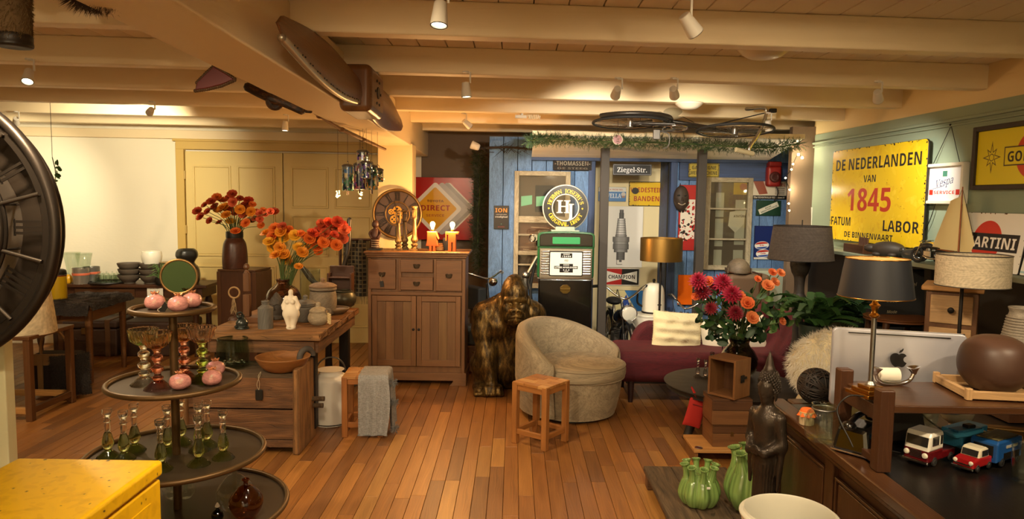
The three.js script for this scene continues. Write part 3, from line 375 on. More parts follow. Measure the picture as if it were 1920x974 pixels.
// ---------- four-tier tray stand ----------
const EZ=-3.0;
const tierY=[0,1,2,3].map((i)=>onZ([326,322,330,342][i],[583,719,853,955][i],EZ).y),tierR=[0.163,0.263,0.36,0.455],EX=onZ(327,700,EZ).x;
{
const o=thing('tiered_stand','four-tier round brown metal tray stand holding coloured glassware','stand',[EX,0,EZ]);
const mm=mat(0x5b4426,0.42,0.6),dish=mat(0x3f3325,0.5,0.45);
tierY.forEach((y,i)=>{const r=tierR[i],q=add(o,'tray',[lathe([[0,-0.004],[r,-0.004],[r,0.002],[0,0.002]],64)],dish);add(q,'tray_rim',torus(r,0.0115,0,0.008,0,PI/2,0,90,10),mm);at(q,0,y,0);});
add(o,'pole',cyl(0.0175,0.0175,tierY[0]-0.02,0,(tierY[0]-0.02)/2+0.02,0,24),mm);add(o,'foot',slathe([[0,0],[0.3,0.0],[0.31,0.012],[0.2,0.03],[0.03,0.05],[0.0175,0.07]],48,30),mm);
for(let k=0;k<4;k++){const a=k*PI/2+0.6;add(o,'leg',rod([Math.cos(a)*0.03,0.05,Math.sin(a)*0.03],[Math.cos(a)*0.36,0.0,Math.sin(a)*0.36],0.01),mm);}
const mr=onZ(323,520,EZ),f=thing('mirror','round brass framed mirror standing upright on the top tray of the tiered stand','mirror',[mr.x,tierY[0]+0.002,EZ-0.06],0.25);const rr=0.073;add(f,'frame',torus(rr,0.0055,0,0.085+rr-0.02,0,0,0,64,10),M.oldBrass);add(f,'mirror_glass',tr(cyl(rr,rr,0.004,0,0,0,48),0,0.065+rr,0,PI/2),mat(0x46583c,0.06,1));add(f,'stem',cyl(0.006,0.006,0.065,0,0.033,-0.004,12),M.oldBrass);add(f,'foot',cyl(0.03,0.025,0.006,0,0.003,0,24),M.oldBrass);  // mirror glass coloured dark green to paint in its reflection
}
const onTier=(i,px,py)=>{const y=tierY[i]+0.002,p=onY(px,py,y);return[p.x,y,p.z];};
{ // pomegranates
const pm=phy(0xd08f86,0.22,{clearcoat:1,iridescence:0.4,map:T.mott,bumpMap:T.mott,bumpScale:0.001}),cm=mat(0xd08a60,0.32,0.6);
const o=thing('pomegranate_ornament','glossy pink ceramic pomegranate, leftmost on the top tray','ornament',onTier(0,291,580),0,'pink ceramic pomegranates');
add(o,'fruit',warp(slathe([[0,0],[0.02,0.001],[0.038,0.014],[0.042,0.033],[0.034,0.053],[0.016,0.063],[0.012,0.066]],40,40),(v)=>{const a=Math.atan2(v.z,v.x),k=1+0.025*Math.sin(a*6)+0.02*Math.sin(a*2+1);v.x*=k;v.z*=k;}),pm);
const c=add(o,'crown',slathe([[0.012,0.062],[0.01,0.067],[0.012,0.072],[0.0115,0.072],[0.01,0.069],[0,0.067]],20,16),cm);for(let k=0;k<6;k++){const a=k*PI/3;add(c,'sepal',tr(new THREE.ConeGeometry(0.005,0.011,5),0,0,0).translate(0,0.008,0).rotateZ(-0.8).rotateY(a).translate(Math.cos(a)*0.011,0.069,-Math.sin(a)*0.011),cm);}
dup(o,onTier(0,335,584),1,'glossy pink ceramic pomegranate, middle one at the front of the top tray');dup(o,onTier(0,360,577),2,'glossy pink ceramic pomegranate, rightmost on the top tray');
dup(o,onTier(1,338,730),0.5,'glossy pink ceramic pomegranate in front of the pole on the second tray');dup(o,onTier(1,398,722),2.1,'glossy pink ceramic pomegranate, front right on the second tray');dup(o,onTier(1,404,704),3,'glossy pink ceramic pomegranate at the back right edge of the second tray');
const tg=thing('price_tag','small dark price tag leaning on the left pomegranate of the top tray','tag',onTier(0,305,584));at(add(tg,'card',bx(0.03,0.045,0.002,0,0.02,0,0.001),M.black),0,0,0.012,-0.25,-0.4,-0.7);add(tg,'string',tube([[0,0.02,0.01],[-0.012,0.008,0.02],[-0.004,0.002,0.022]],0.001,8,4),mat(0xbfb49a,0.8));
}
// coloured glass candle holders with fluted cups
const flute=(g,n,k)=>warp(g,(v)=>{const a=Math.atan2(v.z,v.x),r=Math.hypot(v.x,v.z),s=1+k*Math.cos(a*n);v.x*=s;v.z*=s;});
{
const cup=flute(slathe([[0,0.148],[0.012,0.147],[0.026,0.152],[0.041,0.168],[0.045,0.19],[0.049,0.205],[0.046,0.205],[0.041,0.19],[0.036,0.17],[0.022,0.158],[0,0.156]],72,50),18,0.09);
const stem=slathe([[0.0,0.03],[0.013,0.033],[0.02,0.042],[0.012,0.05],[0.012,0.06],[0.021,0.068],[0.021,0.078],[0.011,0.086],[0.013,0.1],[0.02,0.11],[0.019,0.12],[0.011,0.128],[0.014,0.14],[0.018,0.148],[0.0,0.149]],28,70),foot=flute(slathe([[0,0],[0.042,0.0],[0.045,0.005],[0.036,0.012],[0.022,0.028],[0.012,0.034],[0,0.034]],60,30),16,0.03);
const col={green:'#9cc23a',clear:'#eceae0',orange:'#e8892c',pink:'#d8705a',peach:'#e6a878'};
const gl={};for(const k in col)gl[k]=phy(0xffffff,0.05,{transmission:1,thickness:0.02,ior:1.4,attenuationColor:new THREE.Color(col[k]),attenuationDistance:0.07});
for(const[px,py,c1,c2,lab]of[[271,722,'green','clear','glass candle holder with a green fluted cup on a clear stem'],[296,730,'orange','pink','glass candle holder with an amber cup on a pink stem'],[346,712,'orange','pink','glass candle holder with an orange cup and rosy stem right behind the pole'],[380,716,'peach','green','glass candle holder with a peach cup on a green stem']]){const o=thing('candle_holder',lab,'candle holder',onTier(1,px,py),rnd(6),'two-tone glass candle holders');add(o,'cup',cup,gl[c1],`${c1} glass cup`);add(o,'stem',stem,gl[c2]);add(o,'foot',foot,gl[c2]);o.scale.setScalar(1.17);}
}
// green-footed candlesticks on the third tray, and three on the round table
const stickTop=flute(slathe([[0,0.112],[0.009,0.112],[0.012,0.13],[0.011,0.15],[0.0145,0.158],[0.011,0.163],[0.012,0.175],[0.019,0.192],[0.02,0.2],[0.02,0.21],[0.0155,0.21],[0.0145,0.2],[0.01,0.19],[0,0.188]],40,60),10,0.02),stickBody=flute(slathe([[0,0.034],[0.012,0.036],[0.02,0.048],[0.0225,0.065],[0.018,0.09],[0.0105,0.112],[0,0.112]],48,40),12,0.03),stickFoot=flute(slathe([[0,0],[0.042,0.0],[0.044,0.004],[0.036,0.014],[0.022,0.026],[0.012,0.034],[0,0.036]],56,30),14,0.03);
const gStick=(c)=>phy(0xffffff,0.05,{transmission:1,thickness:0.02,ior:1.4,attenuationColor:new THREE.Color(c),attenuationDistance:0.12});
const gClear=gStick('#f2e6d4'),gGreen=gStick('#a9c23c'),gGreen2=gStick('#7ea52a');
{
const o=thing('candlestick','clear and green fluted glass candlestick, leftmost on the third tray','candlestick',onTier(2,203,858),0,'green-footed glass candlesticks');add(o,'socket',stickTop,gClear,'clear glass socket');add(o,'body',stickBody,gGreen);add(o,'foot',stickFoot,gGreen2);
const L=[[233,862,'green-footed glass candlestick, second from the left on the third tray'],[253,846,'green-footed glass candlestick standing behind the second one from the left'],[302,882,'green-footed glass candlestick at the front edge left of the pole'],[315,850,'green-footed glass candlestick directly beside the pole'],[340,832,'green-footed glass candlestick at the back, half hidden by the pole'],[373,872,'green-footed glass candlestick at the front right of the pole, a tag on its foot'],[389,838,'green-footed glass candlestick at the back right of the third tray'],[419,860,'green-footed glass candlestick, rightmost on the third tray'],[374,846,'green-footed glass candlestick between the front right and back right ones']];
for(const[px,py,l]of L)dup(o,onTier(2,px,py),rnd(6),l);
}
{ // blown glass bulbs on the lowest tray
for(const[px,py,r,c,a,lab]of[[441,958,0.078,0xffffff,null,'large clear blown glass bulb with a neck on the lowest tray'],[462,972,0.07,0xd09a68,'#6a3a16','brown amber blown glass bulb on the lowest tray'],[349,935,0.042,0xffffff,null,'small clear glass bulb near the pole on the lowest tray'],[323,936,0.042,0xffffff,null,'small clear glass bulb left of the pole on the lowest tray']]){
const o=thing('glass_bulb',lab,'ornament',onTier(3,px,py));const g=a?phy(c,0.08,{transmission:1,thickness:0}):clearGlass;add(o,'bulb',slathe([[0,0.003],[r*0.5,0.004],[r*0.94,r*0.7],[r*0.96,r*1.3],[r*0.45,r*1.95],[r*0.16,r*2.12],[r*0.15,r*2.35],[r*0.2,r*2.45]],40,50),g);add(o,'neck',torus(r*0.18,0.004,0,r*2.42,0,PI/2,0,24,8),g);add(o,'inner_tube',cyl(0.008,0.008,r*1.6,0,r*1.5,0,16),g);
}
const p=onTier(3,408,972);const s=thing('candle_snuffer','small smoky glass bottle with a stopper at the front of the lowest tray','bottle',p);add(s,'body',slathe([[0,0],[0.022,0],[0.024,0.02],[0.012,0.035],[0.006,0.04],[0.006,0.05]],24,24),smoke);add(s,'stopper',slathe([[0,0.05],[0.01,0.05],[0.004,0.065],[0,0.068]],16,12),M.white);
}
// ---------- rough wooden chest ----------
{
const a=onY(562,854,0),b=onY(602,826,0),h=0.57,x1=a.x,x0=x1-0.78,zf=a.z,d=0.4;
const o=thing('wooden_chest','low rustic plank chest with rough end boards and a hook, in front of the table','chest',[x1,0,zf]);
for(const[y,hh]of[[0.42,0.22],[0.2,0.21]])add(o,'front_board',bx(x1-x0-0.05,hh-0.006,0.03,-(x1-x0)/2-0.02,y,-0.035,0.004,0),M.oldDark);
add(o,'skirt',bx(x1-x0-0.06,0.05,0.035,-(x1-x0)/2-0.02,0.07,-0.03,0.004,0),M.oldDark);add(o,'top_board',bx(x1-x0-0.04,0.03,d/2,-(x1-x0)/2-0.02,h-0.035,-d/4-0.02,0.006,0),M.greyWood);add(o,'top_board',bx(x1-x0-0.04,0.03,d/2-0.01,-(x1-x0)/2-0.02,h-0.035,-d*0.75-0.02,0.006,0),M.greyWood);
for(const y of[0.42,0.2])add(o,'back_board',bx(x1-x0-0.05,0.2,0.03,-(x1-x0)/2-0.02,y,-d,0.004,0),M.oldDark);
const eb=(x)=>{const g=bx(0.045,h+0.02,d+0.02,0,(h+0.02)/2,-d/2,0.012,1);warp(g,(v)=>{v.x+=fbm(v.x*4,v.y*6,v.z*6)*0.02;v.y+=v.y>0.3?fbm(v.z*9,2,1)*0.02:0;});return g.translate(x,0,0);};
add(o,'end_board',eb(-0.022),M.oldWood);add(o,'end_board',eb(-(x1-x0)),M.oldWood);
for(const[y,l]of[[0.3,0.09],[0.25,0.07]])add(o,'peg',tr(cyl(0.018,0.016,l,0,0,0,12),0.04,y,-d*0.8,0,0,PI/2),M.greyWood);
add(o,'handle',[torus(0.055,0.022,-0.03,h+0.045,-d+0.12,0,0.9,24,8,PI*1.2),cyl(0.025,0.025,0.07,-0.05,h,-d+0.1,10)],mat(0x4d4740,0.7));
const top=h-0.02,onC=(px,py)=>{const p=onY(px,py,top);return[p.x,top,p.z];};
const bw=thing('wooden_bowl','large shallow carved wooden bowl on the rough chest','bowl',onC(531,695));add(bw,'bowl',smooth(slathe([[0,0],[0.09,0],[0.14,0.03],[0.178,0.085],[0.184,0.1],[0.176,0.102],[0.165,0.09],[0.12,0.05],[0,0.035]],48,50)),wood(0x9a6634,0.5));bw.children[0].geometry=triUV(bw.children[0].geometry,2);
const gv=thing('hurricane_vase','grey green glass vase with wide mouth on the chest beside the bowl','vase',onC(437,690));add(gv,'body',slathe([[0,0.004],[0.08,0.004],[0.104,0.03],[0.112,0.09],[0.105,0.16],[0.102,0.205],[0.099,0.205],[0.1,0.16],[0.106,0.09],[0.098,0.035],[0,0.014]],40,50),phy(0xdde6de,0.05,{transmission:1,thickness:0,ior:1.3}));add(gv,'rim',torus(0.1005,0.003,0,0.205,0,PI/2,0,40,6),smoke);const ch=[];for(let i=0;i<26;i++){const a2=rnd(6.28),r=rnd(0.02,0.08);ch.push(ball(0.012,Math.cos(a2)*r,0.028+rnd(0.018),Math.sin(a2)*r,[1,0.8,1],8));}add(gv,'silver_beads',ch,M.chrome).userData.kind='stuff';
const p=onC(466,716);const tg=thing('wooden_tag','black hang tag with twine hanging down the front of the chest','tag',[p[0],top-0.14,zf-0.012]);add(tg,'tag',ext(rrect(0.05,0.075,0.01),0.006).translate(0,0,0.0),M.black);add(tg,'twine',[tube([[0,0.03,0.004],[0.006,0.08,0.006],[0.0,0.13,0.012],[0.0,0.15,-0.03]],0.0016,14,5),tube([[0,0.03,0.004],[-0.012,0.07,0.008],[0.008,0.125,0.014],[0.004,0.15,-0.03]],0.0016,14,5)],mat(0xb8a888,0.8));
}
// ---------- rustic table with pottery ----------
const TY=0.775;
const onT=(px,py)=>{const p=onY(px,py,TY);return[p.x,TY,p.z];};
{
const a=onY(405,624,TY),b=onY(600,628,TY),c=onY(680,579,TY);const x0=a.x-0.1,x1=b.x,z1=b.z,z0=c.z-0.05;
const o=thing('plank_table','old rustic plank table crowded with pots and vases','table',[(x0+x1)/2,0,(z0+z1)/2]);const w=x1-x0,d=z1-z0;
for(let i=0;i<6;i++)add(o,'table_plank',warp(bx(w,0.05,d/6-0.004,0,TY-0.025,-d/2+(i+0.5)*d/6,0.008,0),(v)=>{if(Math.abs(v.x)>w*0.49)v.x+=rnd(-0.006,0.006);}),i>2?M.oldWood:M.teak);
add(o,'apron',[bx(w-0.1,0.09,0.05,0,TY-0.1,d/2-0.05,0.005,0),bx(w-0.1,0.09,0.05,0,TY-0.1,-d/2+0.05,0.005,0),bx(0.05,0.09,d-0.1,w/2-0.05,TY-0.1,0,0.005,2),bx(0.05,0.09,d-0.1,-w/2+0.05,TY-0.1,0,0.005,2)],M.oldDark);
for(const sx of[-1,1])for(const sz of[-1,1])add(o,'leg',bx(0.08,TY-0.16,0.08,sx*(w/2-0.1),(TY-0.16)/2+0.06,sz*(d/2-0.12),0.006,1),M.iron);
for(const sx of[-1,1])for(const sz of[-1,1])add(o,'wheel',tr(mg([cyl(0.06,0.06,0.03,0,0,0,20),torus(0.055,0.012,0,0,0,PI/2,0,24,8)]),sx*(w/2-0.1),0.067,sz*(d/2-0.12),0,0,PI/2),M.iron);
add(o,'stretcher',rod([-w/2+0.1,0.25,d/2-0.12],[w/2-0.1,0.25,d/2-0.12],0.014),M.iron);
const pot=(name,lab,cat,px,py,prof,m,extra)=>{const t=thing(name,lab,cat,onT(px,py));add(t,'body',slathe(prof,36,60),m);if(extra)extra(t);return t;};
const clay=mat(0x8a7a64,0.75,0,{map:T.mott,bumpMap:T.mott,bumpScale:0.002}),pale=mat(0xb8a78a,0.7,0,{map:T.mott,bumpMap:T.mott,bumpScale:0.002}),grey=mat(0x6e6a62,0.6,0,{map:T.mott,bumpMap:T.mott,bumpScale:0.001}),stoneD=mat(0x4d453b,0.7,0,{map:T.mott,bumpMap:T.mott,bumpScale:0.002});
pot('stoneware_bottle','grey stoneware bottle with a short neck left of the white figurine','bottle',498,616,[[0,0],[0.05,0.0],[0.054,0.006],[0.054,0.14],[0.05,0.155],[0.03,0.172],[0.024,0.18],[0.024,0.192],[0.028,0.196],[0.028,0.205],[0.02,0.205],[0.018,0.19],[0,0.18]],grey,(t)=>add(t,'neck_ring',torus(0.026,0.003,0,0.186,0,PI/2,0,24,6),grey));
 // white torso figurine
{const t=thing('figurine','white plaster figurine of a full-bodied female torso at the front of the plank table','figurine',onT(546,617));const s=0.29;const g=blob((p)=>{const q=V(p.x/s,p.y/s,p.z/s);const sx=V(Math.abs(q.x),q.y,q.z);let d2=smin(ell(q,[0,0.43,0],[0.205,0.17,0.15]),ell(q,[0,0.68,0],[0.115,0.16,0.085]),0.12);d2=smin(d2,cap(sx,[0.1,0.36,0],[0.055,0.08,0],0.105,0.06),0.06);d2=smin(d2,ell(sx,[0.06,0.04,0.03],[0.06,0.04,0.08]),0.03);d2=smin(d2,ell(sx,[0.062,0.7,0.07],[0.06,0.058,0.06]),0.025);d2=smin(d2,cap(sx,[0.115,0.8,0],[0.2,0.6,0],0.05,0.04),0.04);d2=smin(d2,cap(sx,[0.2,0.6,0],[0.2,0.52,0.03],0.04,0.03),0.03);d2=smin(d2,cap(q,[0,0.8,0],[0,0.9,0],0.05,0.05),0.05);d2=smin(d2,ell(q,[0,0.95,0],[0.06,0.065,0.06]),0.03);return d2*s;},[0,0.145,0],0.17,60);add(t,'torso',triUV(g,4),mat(0xe4d8c0,0.7,0,{bumpMap:T.mott,bumpScale:0.001}));add(t,'plinth',slathe([[0,0],[0.03,0.0],[0.03,0.004],[0,0.004]],24,8),M.white);}
pot('head_jar','dark stone jar shaped like a meditating head behind the grey bottle','jar',519,598,[[0,0],[0.07,0],[0.07,0.02],[0.055,0.03],[0.062,0.06],[0.066,0.1],[0.06,0.13],[0.045,0.16],[0.03,0.18],[0.018,0.2],[0,0.215]],stoneD,(t)=>{add(t,'nose',tr(new THREE.ConeGeometry(0.012,0.045,8),0,0.1,0.064,-0.12),stoneD);for(const s of[-1,1])add(t,'ear',ball(0.012,s*0.066,0.09,0,[0.5,2.4,1],12),stoneD);add(t,'brow',[tube([[-0.045,0.115,0.045],[-0.022,0.125,0.062],[0,0.115,0.068]],0.004),tube([[0.045,0.115,0.045],[0.022,0.125,0.062],[0,0.115,0.068]],0.004)],stoneD);});
const lid=(t,y,r,m)=>{const l=add(t,'lid',slathe([[0,y+0.05],[0.018,y+0.05],[0.02,y+0.038],[r*0.7,y+0.03],[r*1.05,y+0.012],[r*1.06,y],[r*0.9,y-0.004],[0,y]],36,40),m);add(l,'knob',ball(0.02,0,y+0.058,0,[1,0.8,1],16),m);};
pot('lidded_jar','grey lidded stone jar with ridges between the white figurine and the big jar','jar',573,603,[[0,0],[0.06,0],[0.072,0.05],[0.075,0.1],[0.07,0.118],[0.078,0.125],[0.078,0.132],[0.07,0.136],[0,0.136]],grey,(t)=>lid(t,0.137,0.074,grey));
pot('lidded_jar','cream crackled ceramic jar with lid, handles and bead chain, foremost on the right','jar',597,609,[[0,0],[0.045,0],[0.074,0.03],[0.078,0.06],[0.066,0.092],[0.062,0.1],[0,0.1]],pale,(t)=>{lid(t,0.1,0.062,pale);add(t,'handle',[torus(0.02,0.006,0.078,0.105,0.02,0,0.3,24,8)],clay);const b=[];for(let k=0;k<12;k++)b.push(ball(0.01,0.086+(k%2)*0.012,0.088-k*0.0065,0.035,[1,1,1],8));add(t,'bead_chain',b,mat(0xcdb684,0.5));});
pot('lidded_jar','tallest weathered brown lidded jar near the back of the plank table','jar',606,590,[[0,0],[0.085,0],[0.105,0.05],[0.112,0.13],[0.105,0.185],[0.098,0.2],[0.11,0.21],[0.11,0.225],[0.1,0.23],[0,0.23]],clay,(t)=>{lid(t,0.232,0.104,mat(0x8d7052,0.75,0,{map:T.mott}));add(t,'wire',torus(0.104,0.003,0,0.204,0,PI/2),M.iron);});
pot('wooden_dish','round shallow wooden dish at the right edge of the table','dish',630,588,[[0,0],[0.06,0],[0.105,0.03],[0.112,0.046],[0.104,0.047],[0.09,0.03],[0,0.014]],wood(0x7d6443,0.6));
pot('brass_pot','round dark bronze pot behind the wooden dish','pot',645,577,[[0,0],[0.05,0],[0.095,0.04],[0.108,0.085],[0.09,0.13],[0.075,0.145],[0.083,0.152],[0.076,0.154],[0.066,0.145],[0,0.12]],mat(0x4d4a3a,0.4,0.6));
pot('frog_figure','small dark glazed animal-shaped jug at the left front of the table','figurine',454,617,[[0,0],[0.045,0],[0.048,0.012],[0.04,0.02],[0.044,0.045],[0.034,0.068],[0.02,0.085],[0.018,0.1],[0.02,0.104],[0.014,0.103],[0,0.09]],mat(0x2f3430,0.25,0.2),(t)=>{add(t,'head',ball(0.02,-0.012,0.092,0.022,[1,0.8,1.2],12),mat(0x2f3430,0.25,0.2));for(const s of[-1,1])add(t,'paw',ball(0.014,s*0.03,0.022,0.034,[1,0.8,1.4],10),mat(0x2f3430,0.25,0.2));add(t,'spout',torus(0.018,0.006,-0.012,0.108,0.01,0.4,0.4,20,8),mat(0x2f3430,0.25,0.2));});
 // turned spindle on a block, ring ornament
{const t=thing('turned_spindle','upright square wooden spindle with turned tip standing on the table behind the animal jug','spindle',onT(464,604));add(t,'shaft',[bx(0.05,0.17,0.05,0,0.13,0,0.004,1),bx(0.045,0.14,0.045,0,0.31,0,0.004,1)],M.teakDark);add(t,'tip',slathe([[0,0.38],[0.022,0.38],[0.012,0.4],[0.012,0.41],[0.022,0.42],[0.02,0.44],[0.012,0.452],[0,0.456]],20,30),M.teakDark);add(t,'foot',bx(0.22,0.045,0.12,0.07,0.0225,0,0.005,0),M.teakDark);
const r=thing('ring_ornament','hanging wooden ring with raffia tassels on a small foot beside the spindle','ornament',onT(440,600));add(r,'ring',torus(0.042,0.007,0,0.215,0,0,0,36,8),mat(0x9b7a4c,0.7));add(r,'post',cyl(0.012,0.012,0.175,0,0.0875,-0.01,12),M.walnut);add(r,'foot',cyl(0.05,0.04,0.02,0,0.01,0,20),M.walnut);const tt=[];for(let i=0;i<14;i++)tt.push(tube([[rnd(-0.008,0.008),0.172,0.012],[rnd(-0.02,0.02),0.13,0.022],[rnd(-0.03,0.03),rnd(0.04,0.09),0.02]],0.0022,8,4));add(r,'tassel',tt,mat(0x8d7450,0.85)).userData.kind='stuff';}
 // mottled brown vase and its flowers, clear glass vase
pot('flower_vase','round mottled dark brown glass vase holding yellow and orange flowers','vase',532,590,[[0,0],[0.07,0],[0.125,0.06],[0.143,0.13],[0.12,0.2],[0.07,0.245],[0.05,0.265],[0.058,0.29],[0.05,0.29],[0.04,0.265],[0,0.24]],phy(0x57301a,0.12,{clearcoat:1,map:T.patch}),(t)=>add(t,'lip',torus(0.054,0.006,0,0.29,0,PI/2,0,28,8),mat(0x3a2216,0.2)));
pot('glass_cylinder','tall clear glass cylinder vase behind the jars on the plank table','vase',582,575,[[0,0.004],[0.085,0.004],[0.088,0.02],[0.088,0.3],[0.084,0.3],[0.083,0.025],[0,0.016]],clearGlass,(t)=>add(t,'rim',torus(0.086,0.0025,0,0.3,0,PI/2,0,36,6),clearGlass));
}
// ---------- stools ----------
function stool(label,p,ry,wd){
const o=thing('stool',label,'stool',p,ry),S=0.3,h=0.45,l=0.042;
for(const[sx,sz]of[[-1,-1],[-1,1],[1,-1],[1,1]])add(o,'leg',bx(l,h-0.002,l,sx*(S/2-l/2),(h-0.002)/2,sz*(S/2-l/2),0.004,1),wd);
for(const s of[-1,1]){add(o,'rail',bx(S-2*l,0.045,0.024,0,h-0.035,s*(S/2-l/2),0.003,0),wd);add(o,'rail',bx(0.024,0.045,S-2*l,s*(S/2-l/2),h-0.035,0,0.003,2),wd);add(o,'stretcher',bx(S-2*l,0.035,0.025,0,0.09,s*(S/2-l/2),0.003,0),wd);add(o,'stretcher',bx(0.025,0.035,S-2*l,s*(S/2-l/2),0.09,0,0.003,2),wd);}
const cs=[0xb5793d,0xc48a4a,0xa86d36,0xcf9a5a,0xb98347].map((c)=>wood(c,0.5));const n=5;for(let i=0;i<n;i++){const parts=i%2?[0.5,0.5]:[0.34,0.4,0.26];let x=-S/2+0.004;for(const f of parts){const w=(S-0.008)*f;add(o,'seat_slat',bx(w-0.0015,0.02,S/n-0.0015,x+w/2,h-0.008,-S/2+(i+0.5)*S/n,0.002,0),cs[Math.floor(rnd(5))]);x+=w;}}
return o;
}
{
const p=[onY(957,830,0),onY(1023,848,0),onY(1068,828,0)],c=p[0].clone().add(p[2]).multiplyScalar(0.5);const d=p[1].clone().sub(p[0]);const ry=Math.atan2(-d.z,d.x);
stool('reclaimed teak stool with four legs standing in front of the beige armchair',[c.x,0,c.z],ry,wood(0xb0743a,0.5));
const q=onY(640,819,0);const s1=stool('teak stool with a grey blue throw over it, right of the rough chest',[q.x+0.15,0,q.z-0.13],0.06,wood(0xa8692f,0.5));
const th=thing('throw_blanket','grey blue woven throw with pompom tassels draped over the teak stool','blanket',[q.x+0.18,0,q.z-0.13],0.06),bm=mat(0x9b9b9b,0.95,0,{map:T.linen,bumpMap:T.weave,bumpScale:0.002,side:THREE.DoubleSide});
 // cloth: flat on the seat, hanging to the right and the front
const path=[[-0.06,0.462],[0.1,0.464],[0.132,0.46],[0.15,0.43],[0.158,0.3],[0.165,0.1]];
const mk=(z0,z1,f)=>f;
const g=new THREE.PlaneGeometry(1,1,30,24);warp(g,(v)=>{const u=v.x+0.5,w=v.y+0.5;let s=u*0.62;let x,y;if(s<0.2){x=-0.055+s;y=0.463;}else{const k=s-0.2;const c2=Math.min(k,0.03);x=0.145+0.012*Math.sin(Math.min(1,k/0.03)*1.57)+k*0.05;y=0.463-Math.max(0,k)*(k<0.03?0.6:1)-0.001;}const z=-0.14+w*0.28;const fold=s>0.2?0.016*Math.sin(w*15)*Math.min(1,(s-0.2)*5):0.003*Math.sin(w*9);v.set(x+fold,y+(s<=0.2?Math.abs(fold):0),z);});
const g2=new THREE.PlaneGeometry(1,1,26,26);warp(g2,(v)=>{const u=v.x+0.5,w=v.y+0.5;const s=w*0.52;let z,y;if(s<0.08){z=0.08+s;y=0.465;}else{const k=s-0.08;z=0.157+Math.min(k,0.03)*0.3;y=0.465-k;}const x=-0.055+u*(0.2+0.03*Math.sin(w*3))+0.0;const fold=s>0.08?0.012*Math.sin(u*14+0.6)*Math.min(1,(s-0.08)*6):0.0;v.set(x-0.02*w+w*0.02,y,z+fold+(s>0.08?0.012:0));});
add(th,'cloth',[g,g2],bm);add(th,'hem',[tube([[-0.06,0.025+0.0,0.172],[0.02,0.026,0.178],[0.08,0.026,0.17],[0.15,0.025,0.178]],0.005,20,5)],bm);
const pom=(x,y,z)=>{const t=add(th,'pompom',(()=>{const L=[];for(let i=0;i<60;i++){const u=V(rnd(-1,1),rnd(-1,1),rnd(-1,1)).normalize();L.push(rod([0,0,0],u.multiplyScalar(0.04).toArray(),0.003,0.0015,4));}return L;})(),bm);at(t,x,y,z);};pom(0.19,0.4,0.12);pom(0.2,0.26,0.14);pom(0.2,0.06,0.13);
 // white churn lying behind
const ch=onY(628,782,0),mc=thing('enamel_can','white enamel can standing behind the stool and the chest','can',[ch.x,0,-5.42]);add(mc,'body',slathe([[0,0],[0.14,0],[0.15,0.012],[0.15,0.3],[0.13,0.36],[0.09,0.38],[0.09,0.41],[0.1,0.415],[0,0.415]],40,50),M.white);add(mc,'handle',[torus(0.11,0.006,0,0.4,0,0,0.3,30,8,PI)],M.greyMetal);add(mc,'foot_ring',torus(0.147,0.006,0,0.01,0,PI/2),M.greyMetal);
}
// ---------- flowers ----------
function petals(n,r,w,tilt,m){return 0;}
// ranunculus-like bloom: rings of cupped petals round a dark eye
function bloomGeo(r,rings,curl){const L=[];for(let k=0;k<rings;k++){const rr=r*(1-k/(rings+0.6)),n=Math.max(5,9-k);for(let i=0;i<n;i++){const a=(i/n)*2*PI+k*0.7;const g=new THREE.CircleGeometry(rr*0.6,7);g.scale(0.85,1,1);warp(g,(v)=>{v.z=curl*(v.x*v.x+v.y*v.y)/rr;});L.push(g.translate(0,rr*0.55,0).rotateX(0.25+k*0.28).rotateZ(a).translate(0,0,k*r*0.1));}}return mg(L);}
const bloomA=bloomGeo(0.05,5,0.55),bloomB=bloomGeo(0.038,4,0.6),eyeGeo=ball(0.007,0,0,0.012,[1,1,0.6],8);
const petal=(c)=>mat(c,0.65,0,{side:THREE.DoubleSide}),PETAL={rust:petal(0xb0401a),red:petal(0xc03a18),orange:petal(0xd8681c),amber:petal(0xdd8a1c),yellow:petal(0xe0a524),salmon:petal(0xd2623a)},eyeM=mat(0x2a1a0c,0.8);
function bunch(label,base,blooms,stemTop=0){const o=thing('flower_bunch',label,'flowers',base);const st=[];for(const[x,y,z,c,big]of blooms){const b=add(o,'bloom',big?bloomA:bloomB,PETAL[c]);b.position.set(x,y,z);const dir=V(x*0.8+rnd(-0.25,0.25),0.35+rnd(-0.1,0.4),0.6+z*1.5+rnd(-0.3,0.3)).normalize();b.quaternion.setFromUnitVectors(V(0,0,1),dir);add(b,'eye',eyeGeo,eyeM);st.push(tube([[x*0.06,-0.12,z*0.06],[x*0.35,y*0.5,z*0.35],[x*0.95,y-0.004,z*0.95]],0.0028,8,5));}add(o,'stems',st,M.stem);return o;}
